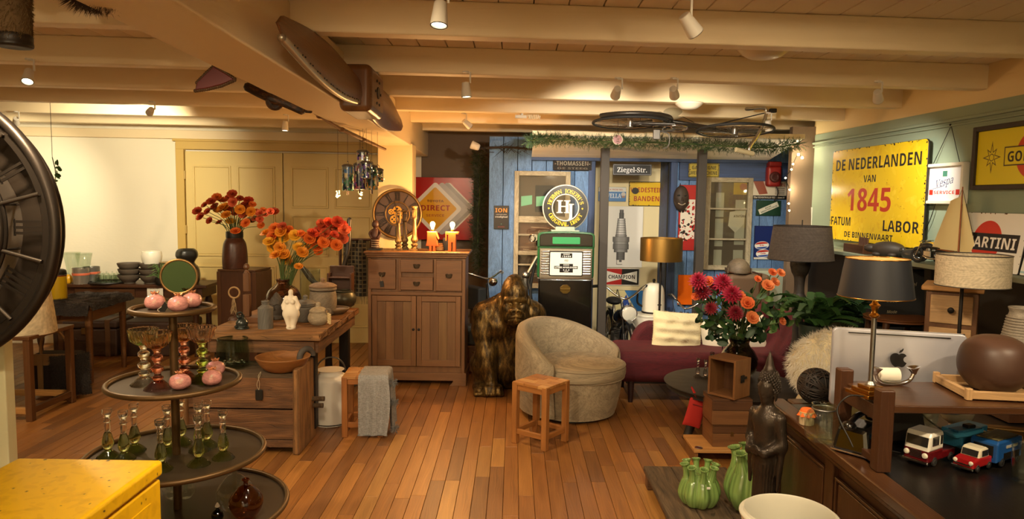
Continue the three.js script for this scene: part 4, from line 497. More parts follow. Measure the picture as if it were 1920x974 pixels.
{
 // plinth + tall brown vase
const pz=-6.9,a=onZ(408,505,pz),b=onZ(486,505,pz),h=a.y-0.005,t=thing('wooden_plinth','tall brown wooden box plinth under the brown vase before the double door','plinth',[(a.x+b.x)/2,0,pz-0.16],-0.12),w=b.x-a.x-0.04;add(t,'core',bx(w,h,0.32,0,h/2,0,0.006,1),M.walnut);add(t,'top_board',bx(w+0.02,0.02,0.34,0,h-0.008,0,0.004,0),M.mahog);for(const x of[-1,1])add(t,'corner_post',bx(0.04,h-0.02,0.34,x*w/2,(h-0.02)/2,0,0.004,1),M.mahog);
const v=onZ(441,506,pz-0.14),vz=thing('tall_vase','tall reddish brown ceramic vase with a narrow dark collar on the plinth','vase',[v.x,h+0.002,pz-0.14]);add(vz,'body',slathe([[0,0],[0.105,0],[0.118,0.02],[0.12,0.12],[0.108,0.24],[0.085,0.29],[0.078,0.31],[0.078,0.36],[0.072,0.36],[0.07,0.3],[0,0.28]],40,50),mat(0x4d2a1c,0.35,0,{map:T.mott}));add(vz,'collar',slathe([[0.078,0.305],[0.082,0.31],[0.082,0.362],[0.074,0.365]],36,10),mat(0x1f1c18,0.4));
const pxs=[[371,398,'rust',1],[378,408,'rust',1],[390,398,'rust',0],[394,415,'rust',0],[397,380,'rust',1],[385,386,'rust',0],[407,372,'orange',1],[412,419,'red',0],[417,392,'amber',1],[410,396,'amber',1],[423,390,'amber',1],[425,405,'amber',1],[432,418,'yellow',1],[418,378,'orange',1],[436,366,'rust',1],[429,372,'rust',0],[441,381,'salmon',1],[438,380,'salmon',1],[450,394,'amber',1],[444,400,'salmon',1],[430,396,'salmon',1],[456,402,'salmon',1],[466,378,'red',1],[460,386,'rust',1],[473,385,'orange',0],[471,398,'amber',1],[480,400,'orange',1],[488,402,'salmon',1],[494,396,'orange',0],[498,403,'salmon',0],[462,420,'orange',1],[470,416,'rust',0],[478,412,'salmon',0],[455,420,'amber',0],[507,398,'rust',0],[514,399,'rust',1],[442,436,'orange',1],[450,374,'rust',0],[404,390,'rust',1],[464,392,'orange',1],[487,412,'rust',0],[490,424,'orange',0]];
const b0=V(v.x,h+0.36,pz-0.14);bunch('large bunch of rust, orange and yellow blooms in the tall brown vase',b0,pxs.map(([x,y,c,g])=>{const z=b0.z+rnd(-0.06,0.16),p=onZ(x,y,z);return[p.x-b0.x,p.y-b0.y,z-b0.z,c,g];}));
const f2=onT(532,590),b1=V(f2[0],TY+0.28,f2[2]);
const P2=[[505,456,'yellow',1],[500,440,'amber',1],[512,445,'orange',1],[521,448,'yellow',1],[524,452,'amber',1],[536,449,'yellow',1],[516,430,'orange',1],[528,436,'amber',1],[541,435,'orange',1],[553,443,'yellow',1],[512,467,'yellow',1],[525,466,'amber',1],[532,478,'amber',1],[518,481,'amber',1],[538,488,'yellow',1],[545,496,'amber',0],[560,466,'yellow',1],[566,475,'amber',1],[572,446,'amber',1],[563,440,'orange',0],[580,450,'orange',1],[576,466,'amber',0],[560,502,'amber',0],[530,426,'rust',0],[586,440,'red',1],[592,452,'red',1],[598,436,'red',1],[608,428,'red',1],[616,420,'red',1],[624,424,'red',1],[630,430,'salmon',1],[640,424,'red',1],[644,434,'salmon',1],[620,434,'red',1],[632,418,'red',1],[610,440,'rust',1],[606,456,'orange',1],[594,466,'orange',1],[598,474,'orange',0],[616,458,'orange',1],[630,461,'orange',1],[642,449,'salmon',1],[650,432,'red',0],[602,420,'rust',0],[626,442,'red',0]];
bunch('two-sided bunch of yellow and fiery orange blooms in the round mottled vase',b1,P2.map(([x,y,c,g])=>{const z=b1.z+rnd(-0.06,0.12),p=onZ(x,y,z);return[p.x-b1.x,p.y-b1.y,z-b1.z,c,g];}));
}
// ---------- dark things behind the plank table ----------
{
const z=-6.55,p=onZ(615,520,z); // black leather sling chair
const t=thing('sling_chair','black tulip-shaped metal tub chair seen behind the orange flowers','chair',[p.x,0,z]);const bl=mat(0x2a2622,0.35,0.2);
const rim=[onZ(565,500,z),onZ(590,530,z+0.1),onZ(625,535,z+0.1),onZ(650,480,z),onZ(655,412,z-0.05)].map((q)=>[q.x-p.x,q.y,q.z-z]);
add(t,'rim',tube(rim,0.022,40,10),mat(0x383430,0.3,0.5));const g=new THREE.PlaneGeometry(1,1,20,14),cv=new THREE.CatmullRomCurve3(pts(rim));warp(g,(v)=>{const u=v.x+0.5,w=v.y+0.5,q=cv.getPoint(u);const c=V(0.02,0.72,-0.05);q.lerp(c,(1-w)*(1-w)*0.8+0.0);q.z-=Math.sin(w*3.1)*0.12;v.copy(q);});add(t,'shell',g,mat(0x221f1c,0.4,0,{side:THREE.DoubleSide}));
add(t,'column',slathe([[0,0],[0.26,0],[0.26,0.01],[0.08,0.04],[0.04,0.1],[0.035,0.5],[0.1,0.7],[0.15,0.74]],36,40),bl);
const q=onZ(672,500,-6.5),bz=thing('blanket','dark knitted fringed blanket hanging beside the cabinet','blanket',[q.x-0.08,0,-6.8]);const bg=new THREE.PlaneGeometry(0.25,0.55,20,24);warp(bg,(v)=>{v.z+=0.02*Math.sin(v.x*40)+0.01*Math.sin(v.y*14);});const tex=face(0.25,0.55,500,(x,W,H)=>{x.fillStyle='#6b5f45';x.fillRect(0,0,W,H);for(let j=0;j<14;j++)for(let i=0;i<6;i++){x.fillStyle=(i+j)%2?'#1d1915':'#3c362b';x.fillRect(i*W/7+W*0.02,j*H/14+2,W/9,H/18);}});
add(bz,'cloth',bg.translate(0,1.07,0),mat(0xffffff,0.95,0,{map:tex,side:THREE.DoubleSide}));add(bz,'rail',rod([-0.16,1.345,0],[0.14,1.345,0],0.012),M.walnut);for(const x of[-0.16,0.14])add(bz,'upright',rod([x,0,0],[x,1.35,0],0.014),M.walnut);const fr=[];for(let i=0;i<40;i++)fr.push(rod([-0.12+i*0.006,0.8,0.01*Math.sin(i)],[-0.12+i*0.006+rnd(-0.01,0.01),0.72,0.01*Math.sin(i)],0.002,0.001,4));add(bz,'fringe',fr,mat(0x7a6c50,0.9)).userData.kind='stuff';
const k=onZ(640,545,-6.36),cn=thing('letter_rack','carved dark wooden letter rack on the far end of the plank table','rack',[k.x+0.01,TY,-6.3]);add(cn,'back_board',bx(0.22,0.36,0.018,0,0.18,-0.05,0.008,0),M.walnut);add(cn,'side',[bx(0.016,0.3,0.12,-0.1,0.15,0,0.005,1),bx(0.016,0.3,0.12,0.1,0.15,0,0.005,1)],M.walnut);for(const y of[0.02,0.13,0.26])add(cn,'shelf',bx(0.19,0.014,0.11,0,y,0,0.004,0),M.walnut);add(cn,'rosette',[torus(0.03,0.007,0,0.075,0.06,0,0,24,8),torus(0.012,0.006,0,0.075,0.06,0,0,16,8)],M.walnut);add(cn,'front_board',bx(0.19,0.09,0.012,0,0.075,0.054,0.004,0),M.walnut);
}
// ---------- teak cabinet ----------
const CB={};
{
const zf=-6.53,a=onZ(690,600,zf),b=onZ(872,600,zf),w=b.x-a.x,h=1.255,d=0.42,cx=(a.x+b.x)/2;Object.assign(CB,{x:cx,w,h,zf,d});
const o=thing('cabinet','teak cabinet with four drawers over two panelled doors','cabinet',[cx,0,zf-d/2]),f=d/2;
add(o,'carcass',bx(w,h-0.09,d-0.02,0,(h-0.09)/2+0.045,-0.01,0.004,1),M.teak);add(o,'cornice',[bx(w+0.07,0.02,d+0.05,0,h-0.01,0.005,0.006,0),bx(w+0.045,0.02,d+0.03,0,h-0.028,0.005,0.006,0),bx(w+0.02,0.02,d+0.015,0,h-0.046,0.003,0.006,0)],M.teak);
add(o,'plinth',[bx(w+0.03,0.075,d+0.015,0,0.085,0.002,0.004,0)],M.teak);for(const s of[-1,1])add(o,'foot',[ext(shape([[0,0],[0.16,0],[0.13,0.03],[0.12,0.055],[0,0.055]].map(([x,y])=>[s*(w/2+0.015-x),y])),0.03).translate(0,0,f-0.02),bx(0.03,0.055,d-0.04,s*w/2,0.0275,0,0.003,2)],M.teak);
add(o,'stile',[bx(0.03,h-0.16,0.02,-w/2+0.016,h/2+0.02,f-0.005,0.003,1),bx(0.03,h-0.16,0.02,w/2-0.016,h/2+0.02,f-0.005,0.003,1),bx(w-0.06,0.03,0.02,0,0.865,f-0.005,0.003,0),bx(0.024,0.3,0.02,-w*0.17,1.04,f-0.005,0.003,1),bx(0.024,0.3,0.02,w*0.19,1.04,f-0.005,0.003,1)],M.teak);
const px2x=(px)=>onZ(px,520,zf).x-cx,px2y=(py)=>onZ(780,py,zf).y;
const dg=(x0,x1,y0,y1)=>{const ww=px2x(x1)-px2x(x0),hh=px2y(y0)-px2y(y1),X=(px2x(x1)+px2x(x0))/2,Y=(px2y(y0)+px2y(y1))/2;const dr=add(o,'drawer',bx(ww,hh,0.03,X,Y,f,0.004,0),M.teak);const hd=add(dr,'handle',[ext((()=>{const s=new THREE.Shape();s.moveTo(0,-0.022).quadraticCurveTo(0.038,-0.012,0.032,0.012).quadraticCurveTo(0.016,0.02,0,0.009).quadraticCurveTo(-0.016,0.02,-0.032,0.012).quadraticCurveTo(-0.038,-0.012,0,-0.022);return s;})(),0.004,0.001),tube([[-0.024,0.005,0.004],[-0.02,-0.018,0.016],[0.02,-0.018,0.016],[0.024,0.005,0.004]],0.0035,16,6)],mat(0x3d2f1e,0.45,0.7));at(hd,X,Y+0.004,f+0.015);};
dg(692,742,487,543);dg(751,812,487,511);dg(751,812,520,544);dg(818,866,488,545);
for(const s of[-1,1]){const dw=w/2-0.045,dh=0.66,X=s*(dw/2+0.003),Y=0.515;const dr=add(o,'door',[bx(0.045,dh,0.028,X-dw/2+0.0225,Y,f+0.002,0.003,1),bx(0.045,dh,0.028,X+dw/2-0.0225,Y,f+0.002,0.003,1),bx(dw-0.09,0.05,0.028,X,Y+dh/2-0.025,f+0.002,0.003,0),bx(dw-0.09,0.06,0.028,X,Y-dh/2+0.03,f+0.002,0.003,0)],M.teak);const bd=[0x7d5834,0x8a623c,0x74502f,0x836038].map((c)=>wood(c,0.42));for(let i=0;i<4;i++)add(dr,'panel_board',bx((dw-0.09)/4-0.001,dh-0.11,0.012,X-(dw-0.09)/2+(i+0.5)*(dw-0.09)/4,Y,f-0.002,0.002,1),bd[(i+(s>0?1:0))%4]);add(dr,'knob',[tr(slathe([[0,0],[0.006,0],[0.006,0.012],[0.012,0.016],[0.011,0.024],[0,0.027]],16,16),-s*(dw/2-0.022)+X,Y+0.02,f+0.014,PI/2)],M.iron);}
const tg=thing('hang_tag','dark paper tag hanging from the left drawer handle of the teak cabinet','tag',[cx+px2x(717),px2y(533),zf+0.036]);at(add(tg,'card',bx(0.035,0.055,0.003,0,0,0,0.001),M.black),0,0,0,0,0,0.15);add(tg,'string',tube([[0,0.025,0],[-0.008,0.05,0.004],[0.004,0.085,0.01]],0.0015,8,4),mat(0xb8a888,0.8));
}
// ---------- on the cabinet ----------
const onCab=(px,dz=0)=>{const p=onZ(px,466,CB.zf-CB.d/2+dz);return[p.x,CB.h,p.z];};
{
const fp=onCab(704,0.08),f=thing('carved_figure','dark reddish carved figure with striped base at the left end of the cabinet','figurine',fp);const cm=mat(0x4b2a1f,0.5,0,{map:T.mott});add(f,'body',slathe([[0,0.02],[0.035,0.02],[0.03,0.05],[0.038,0.1],[0.045,0.14],[0.03,0.19],[0.02,0.21],[0.032,0.23],[0.03,0.26],[0.015,0.28],[0,0.285]],24,50),cm);add(f,'base',bx(0.12,0.02,0.1,0,0.01,0,0.003),M.black);const st=add(f,'ring_band',[0.035,0.055,0.075,0.095].map((y)=>torus(0.036,0.004,0,y,0,PI/2,0,24,6)),mat(0x9c8c74,0.6));for(const s of[-1,1])add(f,'arm',tube([[s*0.025,0.19,0],[s*0.05,0.16,0.02],[s*0.03,0.12,0.035]],0.011),cm);
const bal=[[0,0],[0.03,0.0],[0.03,0.012],[0.022,0.02],[0.03,0.035],[0.03,0.045],[0.02,0.055],[0.032,0.08],[0.024,0.11],[0.02,0.14],[0.016,0.25],[0.02,0.265],[0.024,0.275]];
for(const[px,h,dz,m,lab]of[[747,0.37,0.06,mat(0x9b7d45,0.6,0,{map:T.patch}),'left turned candle post with an open lantern top on the cabinet'],[759,0.385,-0.02,mat(0x8d7346,0.6,0,{map:T.patch}),'middle turned candle post on the cabinet in front of the round clock'],[777,0.43,0.05,mat(0xb08a4a,0.6,0,{map:T.patch}),'tallest right turned candle post on the cabinet next to the red sign']]){const k=h/0.4,o=thing('candle_post',lab,'candle holder',onCab(px,dz));add(o,'foot',bx(0.075,0.014,0.075,0,0.007,0,0.003),m);add(o,'baluster',slathe(bal.map(([r,y])=>[r*1.05,0.013+y*k]),28,70),m);const y0=0.013+0.275*k;if(px===747){for(const s of[-1,1])add(o,'upright',bx(0.012,0.09,0.036,s*0.016,y0+0.045,0,0.002),m);add(o,'finial',slathe([[0,y0+0.11],[0.012,y0+0.108],[0.024,y0+0.1],[0.024,y0+0.088],[0,y0+0.088]],20,12),m);}else{add(o,'upper_shaft',bx(0.042,0.07*k,0.042,0,y0+0.035*k,0,0.004),m);add(o,'cap',slathe([[0,y0+0.068*k],[0.026,y0+0.068*k],[0.02,y0+0.078*k],[0.03,y0+0.095*k],[0.03,y0+0.103*k],[0,y0+0.103*k]],20,16),m);}}
 // two orange cut-out lamps with bare bulbs: a figure in a skirt and a figure in trousers
const om=mat(0xa8500f,0.55);
const lampFig=(px,lab,sh)=>{const p=onCab(px,0.09),o=thing('table_lamp',lab,'lamp',p);add(o,'figure_body',ext(shape(sh),0.07,0.004).translate(0,0,-0.035),om);const top=0.185;add(o,'socket',cyl(0.014,0.014,0.022,0,top+0.01,0,16),M.brass);add(o,'bulb',slathe([[0.0,top+0.018],[0.011,top+0.02],[0.014,top+0.035],[0.023,top+0.06],[0.022,top+0.078],[0.012,top+0.09],[0,top+0.094]],20,24),glow(new THREE.Color(1.0,0.62,0.22),22));const L=new THREE.PointLight(WARM2,2.4,0,2);L.name='lamp_light';L.position.set(p[0],p[1]+top+0.06,p[2]+0.045);L.shadow.radius=1;L.castShadow=true;scene.add(L);};
lampFig(811,'left orange cut-out figure lamp in a skirt with a glowing bulb on the cabinet',[[-0.03,0],[-0.005,0],[-0.005,0.05],[0.005,0.05],[0.005,0],[0.03,0],[0.03,0.05],[0.058,0.05],[0.036,0.14],[0.055,0.11],[0.062,0.118],[0.036,0.185],[-0.05,0.185],[-0.05,0.1],[-0.06,0.05],[-0.03,0.05]]);
lampFig(848,'right orange cut-out figure lamp in trousers with a glowing bulb on the cabinet',[[-0.036,0],[-0.006,0],[-0.006,0.085],[0.006,0.085],[0.006,0],[0.036,0],[0.036,0.16],[0.062,0.16],[0.062,0.185],[-0.062,0.185],[-0.062,0.1],[-0.05,0.1],[-0.05,0.155],[-0.036,0.155]]);
const s=thing('coil_ornament','small coiled rope ornament with a dark half disc between the two orange lamps','ornament',onCab(824,-0.02));add(s,'coil',[0,1,2,3].map((k)=>torus(0.036-k*0.004,0.009,0,0.01+k*0.016,0,PI/2,0,28,8)),mat(0xc49a5a,0.8));add(s,'disc',tr(new THREE.CylinderGeometry(0.07,0.07,0.012,30,1,false,0,PI),0.03,0.05,-0.03,PI/2,0,0),M.black);
 // round gear clock
const c=onZ(740,402,-6.86),R0=0.235,o=thing('gear_clock','round bronze wall clock with visible gears hanging on the column above the cabinet','clock',[c.x,c.y,-7.03]);const bz=mat(0x5b4030,0.4,0.7);add(o,'rim',[torus(R0,0.014,0,0,0.02,0,0,72,10)],M.oldBrass);add(o,'back_plate',tr(cyl(R0-0.005,R0-0.005,0.012,0,0,0,48),0,0,-0.01,PI/2),mat(0x46362e,0.45,0.4));add(o,'chapter_ring',ringFlat(R0*0.52,R0*0.93,0.006,0.001).translate(0,0,0.0),mat(0x4d3d36,0.5,0.4));add(o,'inner_ring',torus(R0*0.5,0.006,0,0,0.012,0,0,48,8),M.oldBrass);
for(let i=0;i<12;i++)add(o,'numeral',numeral(ROMAN[i],0.075,0.0065,0.004).translate(0,R0*0.73,0.01).rotateZ(-(i/12)*2*PI),M.iron);
const gear=(x,y,r,n,z)=>{const sh=new THREE.Shape();for(let i=0;i<n*2;i++){const q=i%2?r*0.86:r,a=(i/(n*2))*2*PI;i?sh.lineTo(q*Math.cos(a),q*Math.sin(a)):sh.moveTo(q,0);}for(let k=0;k<4;k++){const h=new THREE.Path();h.absarc(Math.cos(k*PI/2)*r*0.45,Math.sin(k*PI/2)*r*0.45,r*0.2,0,2*PI,true);sh.holes.push(h);}return ext(sh,0.006,0.0005,1,8).translate(x,y,z);};for(const[x,y,r,n]of[[0.0,0.03,0.05,20],[0.055,-0.015,0.035,16],[-0.03,-0.055,0.045,18],[-0.06,0.02,0.03,14]])add(o,'gear',gear(x,y,r,n,0.012+rnd(0.006)),M.brass);add(o,'hand',[rod([0,0,0.03],[0.07,0.05,0.03],0.004),rod([0,0,0.03],[-0.03,0.13,0.03],0.003)],M.iron);
}
// ---------- signs on the workshop front ----------
function sgn(name,label,[x0,y0,x1,y1],z,tex,edge,o2={}){const a=onZ(x0,(y0+y1)/2,z),b=onZ(x1,(y0+y1)/2,z),c=onZ((x0+x1)/2,y0,z),d=onZ((x0+x1)/2,y1,z);const w=b.x-a.x,h=c.y-d.y,o=thing(name,label,o2.cat??'sign',[(a.x+b.x)/2,(c.y+d.y)/2,z]);panel(o,w,h,o2.t??0.012,typeof tex==='function'?face(w,h,o2.ppm??700,tex):tex,edge,o2.r??0.006,o2.rough??0.28);return{o,w,h};}
const enamelBack=mat(0x2b2620,0.5,0.3);
const WZ=SZ+0.014;
{
sgn('enamel_sign','black rusty enamel sign with raised pale lettering under the canopy above the old window',[1037,298,1110,320],WZ+0.02,(x,W,H)=>{x.fillStyle='#211e1b';x.fillRect(0,0,W,H);txt(x,'-THOMASSEN-',W/2,H*0.4,H*0.52,'#8e8677','bold','sans-serif',W*0.92);txt(x,'DE STEEG',W/2,H*0.82,H*0.22,'#6d675c','bold','sans-serif',W*0.8);chips(x,W,H,40,'#4a3020',0.2,0.02);},enamelBack,{rough:0.8});
sgn('enamel_sign','small black street name sign with white gothic lettering above the doorway',[1149,308,1222,329],SZ+0.05,(x,W,H)=>{x.fillStyle='#16171b';x.fillRect(0,0,W,H);x.strokeStyle='#8b8c90';x.lineWidth=3;x.strokeRect(6,6,W-12,H-12);txt(x,'Ziegel-Str.',W/2,H*0.52,H*0.6,'#d5d6d8','bold','serif',W*0.78);},enamelBack,{r:0.012,rough:0.5});
sgn('enamel_sign','yellow enamel sign with dark lettering half hidden behind the right post',[1291,306,1349,333],SZ+0.05,(x,W,H)=>{x.fillStyle='#b3a13c';x.fillRect(0,0,W,H);x.strokeStyle='#5d5420';x.lineWidth=5;x.strokeRect(6,6,W-12,H-12);txt(x,'GASCOIGNE',W/2,H*0.32,H*0.34,'#3a3a22','bold','sans-serif',W*0.8);txt(x,'MELKMACHINE',W/2,H*0.68,H*0.34,'#3a3a22','bold','sans-serif',W*0.88);chips(x,W,H,30,'#3b2a16',0.06,0.02);},enamelBack,{r:0.012,rough:0.5});
sgn('enamel_sign','yellow enamel tyre sign with red block letters on the cream doorway board',[1179,341,1246,387],DZ+0.012,(x,W,H)=>{x.fillStyle='#e3b911';x.fillRect(0,0,W,H);x.strokeStyle='#3c3012';x.lineWidth=5;x.strokeRect(3,3,W-6,H-6);txt(x,'VREDESTEIN',W/2,H*0.34,H*0.26,'#a63420','bold','sans-serif',W*0.92);txt(x,'BANDEN',W/2,H*0.7,H*0.27,'#a63420','bold','sans-serif',W*0.74);x.fillStyle='#241b12';x.beginPath();x.ellipse(W*0.18,H*0.38,W*0.1,H*0.13,0,0,7);x.fill();chips(x,W,H,34,'#2e2416',0.04,0.02);},enamelBack,{r:0.01});
sgn('enamel_sign','small blue and white sign ending in ELLA behind the left post',[1122,351,1174,378],DZ+0.012,(x,W,H)=>{x.fillStyle='#d8dad2';x.fillRect(0,0,W,H);x.fillStyle='#3277b8';x.fillRect(0,H*0.32,W,H*0.68);txt(x,'QUICK FROM NO.',W*0.55,H*0.18,H*0.16,'#b05a48');txt(x,'NOVELLA',W*0.45,H*0.62,H*0.42,'#eef3f5','bold','serif',W*0.74);x.fillStyle='#c9c4bb';x.beginPath();x.arc(W*0.9,H*0.5,H*0.16,0,7);x.fill();x.fillStyle='#a07c6c';x.fillRect(W*0.84,H*0.6,W*0.12,H*0.14);},enamelBack,{r:0.008});
sgn('poster_board','white board printed with a large grey spark plug on the doorway board',[1135,387,1205,502],DZ+0.012,(x,W,H)=>{x.fillStyle='#e9e6dc';x.fillRect(0,0,W,H);const g=(a)=>`rgb(${a},${a - 2},${a - 6})`;const cx=W*0.42,box=(w,y0,y1,a)=>{const gr=x.createLinearGradient(cx-w*W/2,0,cx+w*W/2,0);gr.addColorStop(0,g(a*0.55));gr.addColorStop(0.35,g(a*1.15));gr.addColorStop(0.7,g(a));gr.addColorStop(1,g(a*0.45));x.fillStyle=gr;x.fillRect(cx-w*W/2,y0*H,w*W,(y1-y0)*H);x.strokeStyle='#3c3b38';x.lineWidth=1.5;x.strokeRect(cx-w*W/2,y0*H,w*W,(y1-y0)*H);};box(0.1,0.06,0.11,90);box(0.12,0.11,0.2,80);for(let i=0;i<7;i++)box(0.2+i*0.012,0.2+i*0.038,0.236+i*0.038,205);box(0.3,0.465,0.5,160);box(0.44,0.5,0.58,140);box(0.4,0.58,0.62,150);box(0.42,0.62,0.7,130);box(0.36,0.7,0.75,140);for(let i=0;i<8;i++)box(0.22,0.75+i*0.016,0.764+i*0.016,110);box(0.06,0.88,0.91,90);x.strokeStyle='#55534e';x.lineWidth=4;x.beginPath();x.moveTo(cx-W*0.1,H*0.88);x.lineTo(cx-W*0.1,H*0.95);x.lineTo(cx+W*0.05,H*0.95);x.stroke();},mat(0xd9d2bc,0.5),{r:0.004,t:0.006,rough:0.5});
sgn('enamel_sign','red, black and white bow-tie shaped brand panel under the spark plug board',[1135,503,1199,536],DZ+0.014,(x,W,H)=>{x.fillStyle='#ece8da';x.fillRect(0,0,W,H);x.fillStyle='#b8231e';x.fillRect(W*0.02,H*0.05,W*0.46,H*0.9);x.fillStyle='#1a1917';x.fillRect(W*0.48,H*0.05,W*0.5,H*0.9);x.fillStyle='#ece8da';x.beginPath();x.moveTo(W*0.02,H*0.16);x.lineTo(W*0.48,H*0.38);x.lineTo(W*0.93,H*0.16);x.lineTo(W*0.93,H*0.84);x.lineTo(W*0.48,H*0.62);x.lineTo(W*0.02,H*0.84);x.fill();txt(x,'CHAMPION',W*0.48,H*0.51,H*0.3,'#151413','bold','sans-serif',W*0.8);},enamelBack,{t:0.008});
sgn('poster_board','blue and cream advert board with a gas flame behind the black moped',[1141,545,1232,606],DZ+0.012,(x,W,H)=>{x.fillStyle='#3d7fc4';x.fillRect(0,0,W,H);x.fillStyle='#e7d9a0';x.beginPath();x.moveTo(0,0);x.lineTo(W*0.32,0);x.lineTo(W*0.72,H);x.lineTo(0,H);x.fill();x.fillStyle='#3b56a6';x.beginPath();x.moveTo(W*0.36,H*0.12);x.quadraticCurveTo(W*0.18,H*0.6,W*0.34,H*0.84);x.quadraticCurveTo(W*0.52,H*0.74,W*0.36,H*0.12);x.fill();x.fillStyle='#dfe9f0';x.beginPath();x.moveTo(W*0.38,H*0.4);x.quadraticCurveTo(W*0.3,H*0.7,W*0.36,H*0.8);x.quadraticCurveTo(W*0.44,H*0.74,W*0.38,H*0.4);x.fill();txt(x,'GAS',W*0.5,H*0.92,H*0.18,'#b02c20');},enamelBack,{t:0.008});
sgn('orange_panel','plain bright orange metal panel behind the handlebars',[1271,516,1311,572],SZ+0.05,(x,W,H)=>{x.fillStyle='#e8690f';x.fillRect(0,0,W,H);chips(x,W,H,20,'#8a3a0a',0.04,0.02);},mat(0xb8520c,0.4));
sgn('tin_sign','small black tin sign with orange lettering left of the old window',[926,386,954,430],WZ+0.01,(x,W,H)=>{x.fillStyle='#1b120e';x.fillRect(0,0,W,H);txt(x,'ION',W/2,H*0.2,H*0.24,'#e08a1a','bold','sans-serif',W*0.84);txt(x,'centrum voor',W/2,H*0.37,H*0.07,'#b8b0a8');txt(x,'creadigitaal',W/2,H*0.48,H*0.1,'#d6d0c8','bold','sans-serif',W*0.84);x.fillStyle='#3e6a5a';x.beginPath();x.arc(W/2,H*0.78,W*0.04,0,7);x.fill();txt(x,'BAVARIA',W/2,H*0.9,H*0.07,'#9a3028');},enamelBack);
sgn('tin_sign','dark red and white comic style tin sign hanging left of the right post',[1272,347,1306,470],WZ+0.006,(x,W,H)=>{x.fillStyle='#b2231f';x.fillRect(0,0,W,H);x.fillStyle='#e9e2d5';x.fillRect(W*0.1,H*0.22,W*0.8,H*0.6);for(let i=0;i<90;i++){x.fillStyle=['#241a16','#b2231f','#e9e2d5'][i%3];x.beginPath();x.ellipse(rnd(0.08,0.92)*W,rnd(0.2,0.85)*H,rnd(3,16),rnd(3,12),rnd(3),0,7);x.fill();}},enamelBack,{rough:0.4});
sgn('advert_board','cream and red advert board with a black caption at the top right of the workshop',[1411,339,1475,374],WZ+0.01,(x,W,H)=>{x.fillStyle='#cfc6b4';x.fillRect(0,0,W,H);x.fillStyle='#8c4a38';x.beginPath();x.moveTo(0,0);x.lineTo(W*0.3,0);x.lineTo(W*0.45,H*0.7);x.lineTo(W*0.2,H*0.75);x.fill();txt(x,'CEL',W*0.85,H*0.22,H*0.24,'#a83a30');x.fillStyle='#7c7266';for(let i=0;i<4;i++)x.fillRect(W*0.66,H*(0.38+i*0.1),W*0.28,H*0.05);x.fillStyle='#161412';x.fillRect(0,H*0.8,W,H*0.2);txt(x,'The VENDEWALD VELO does it!',W/2,H*0.9,H*0.13,'#e4ddce','bold','serif',W*0.92);},enamelBack);
sgn('tin_sign','dark green tin sign with a slanted white label below the advert board',[1418,376,1464,405],WZ+0.006,(x,W,H)=>{x.fillStyle='#20402f';x.fillRect(0,0,W,H);x.save();x.translate(W/2,H/2);x.rotate(-0.42);x.fillStyle='#d6d3c4';x.fillRect(-W*0.42,-H*0.17,W*0.84,H*0.34);txt(x,'BUCHE',0,-H*0.06,H*0.13,'#22382c');txt(x,'MEISTERSTÜCK',0,H*0.07,H*0.12,'#22382c','bold','sans-serif',W*0.7);x.restore();},enamelBack);
sgn('blue_panel','dark blue panel with two round red and white soda bottle cap prints',[1414,424,1466,487],WZ+0.004,(x,W,H)=>{x.fillStyle='#1d2c66';x.fillRect(0,0,W,H*0.94);x.fillStyle='#d8d6cc';x.fillRect(0,H*0.94,W,H*0.06);for(const[cx,cy,t]of[[0.28,0.58,'Fris'],[0.34,0.82,'Cola']]){x.save();x.translate(W*cx,H*cy);x.rotate(-0.1);x.fillStyle='#e6e4dc';x.beginPath();x.ellipse(0,0,W*0.26,H*0.12,0,0,7);x.fill();x.fillStyle='#b53026';x.beginPath();x.ellipse(0,-H*0.04,W*0.22,H*0.06,0,PI,0);x.fill();x.fillStyle='#2a4aa0';x.beginPath();x.ellipse(0,H*0.05,W*0.2,H*0.05,0,0,PI);x.fill();txt(x,t,0,0,H*0.07,'#b53026');x.restore();}},enamelBack,{ppm:500});
 // big red sign on the dark wall behind the cabinet
sgn('wall_sign','large red dealer sign with a yellow diamond behind the orange lamps',[772,333,888,450],-8.42,(x,W,H)=>{x.fillStyle='#b41f1c';x.fillRect(0,0,W,H);const dia=(cx,cy,r,rr,c)=>{x.save();x.translate(W*cx,H*cy);x.rotate(PI/4);x.fillStyle=c;x.beginPath();x.roundRect(-r*W,-r*W,2*r*W,2*r*W,rr*W);x.fill();x.restore();};dia(0.6,0.5,0.31,0.05,'#e2d8cc');dia(0.57,0.5,0.31,0.05,'#9c948c');dia(0.49,0.5,0.31,0.05,'#b9b0a8');dia(0.38,0.5,0.31,0.05,'#f0e6d6');dia(0.38,0.5,0.25,0.03,'#e8a51a');txt(x,'TOYOTA',W*0.38,H*0.38,H*0.05,'#4a1f12','bold','sans-serif',W*0.27);txt(x,'DIRECT',W*0.38,H*0.49,H*0.12,'#a8301a','bold','sans-serif',W*0.48);txt(x,'SERVICE',W*0.38,H*0.61,H*0.055,'#b8601a','bold','sans-serif',W*0.3);},mat(0x7c1512,0.5),{ppm:900,rough:0.22});
}
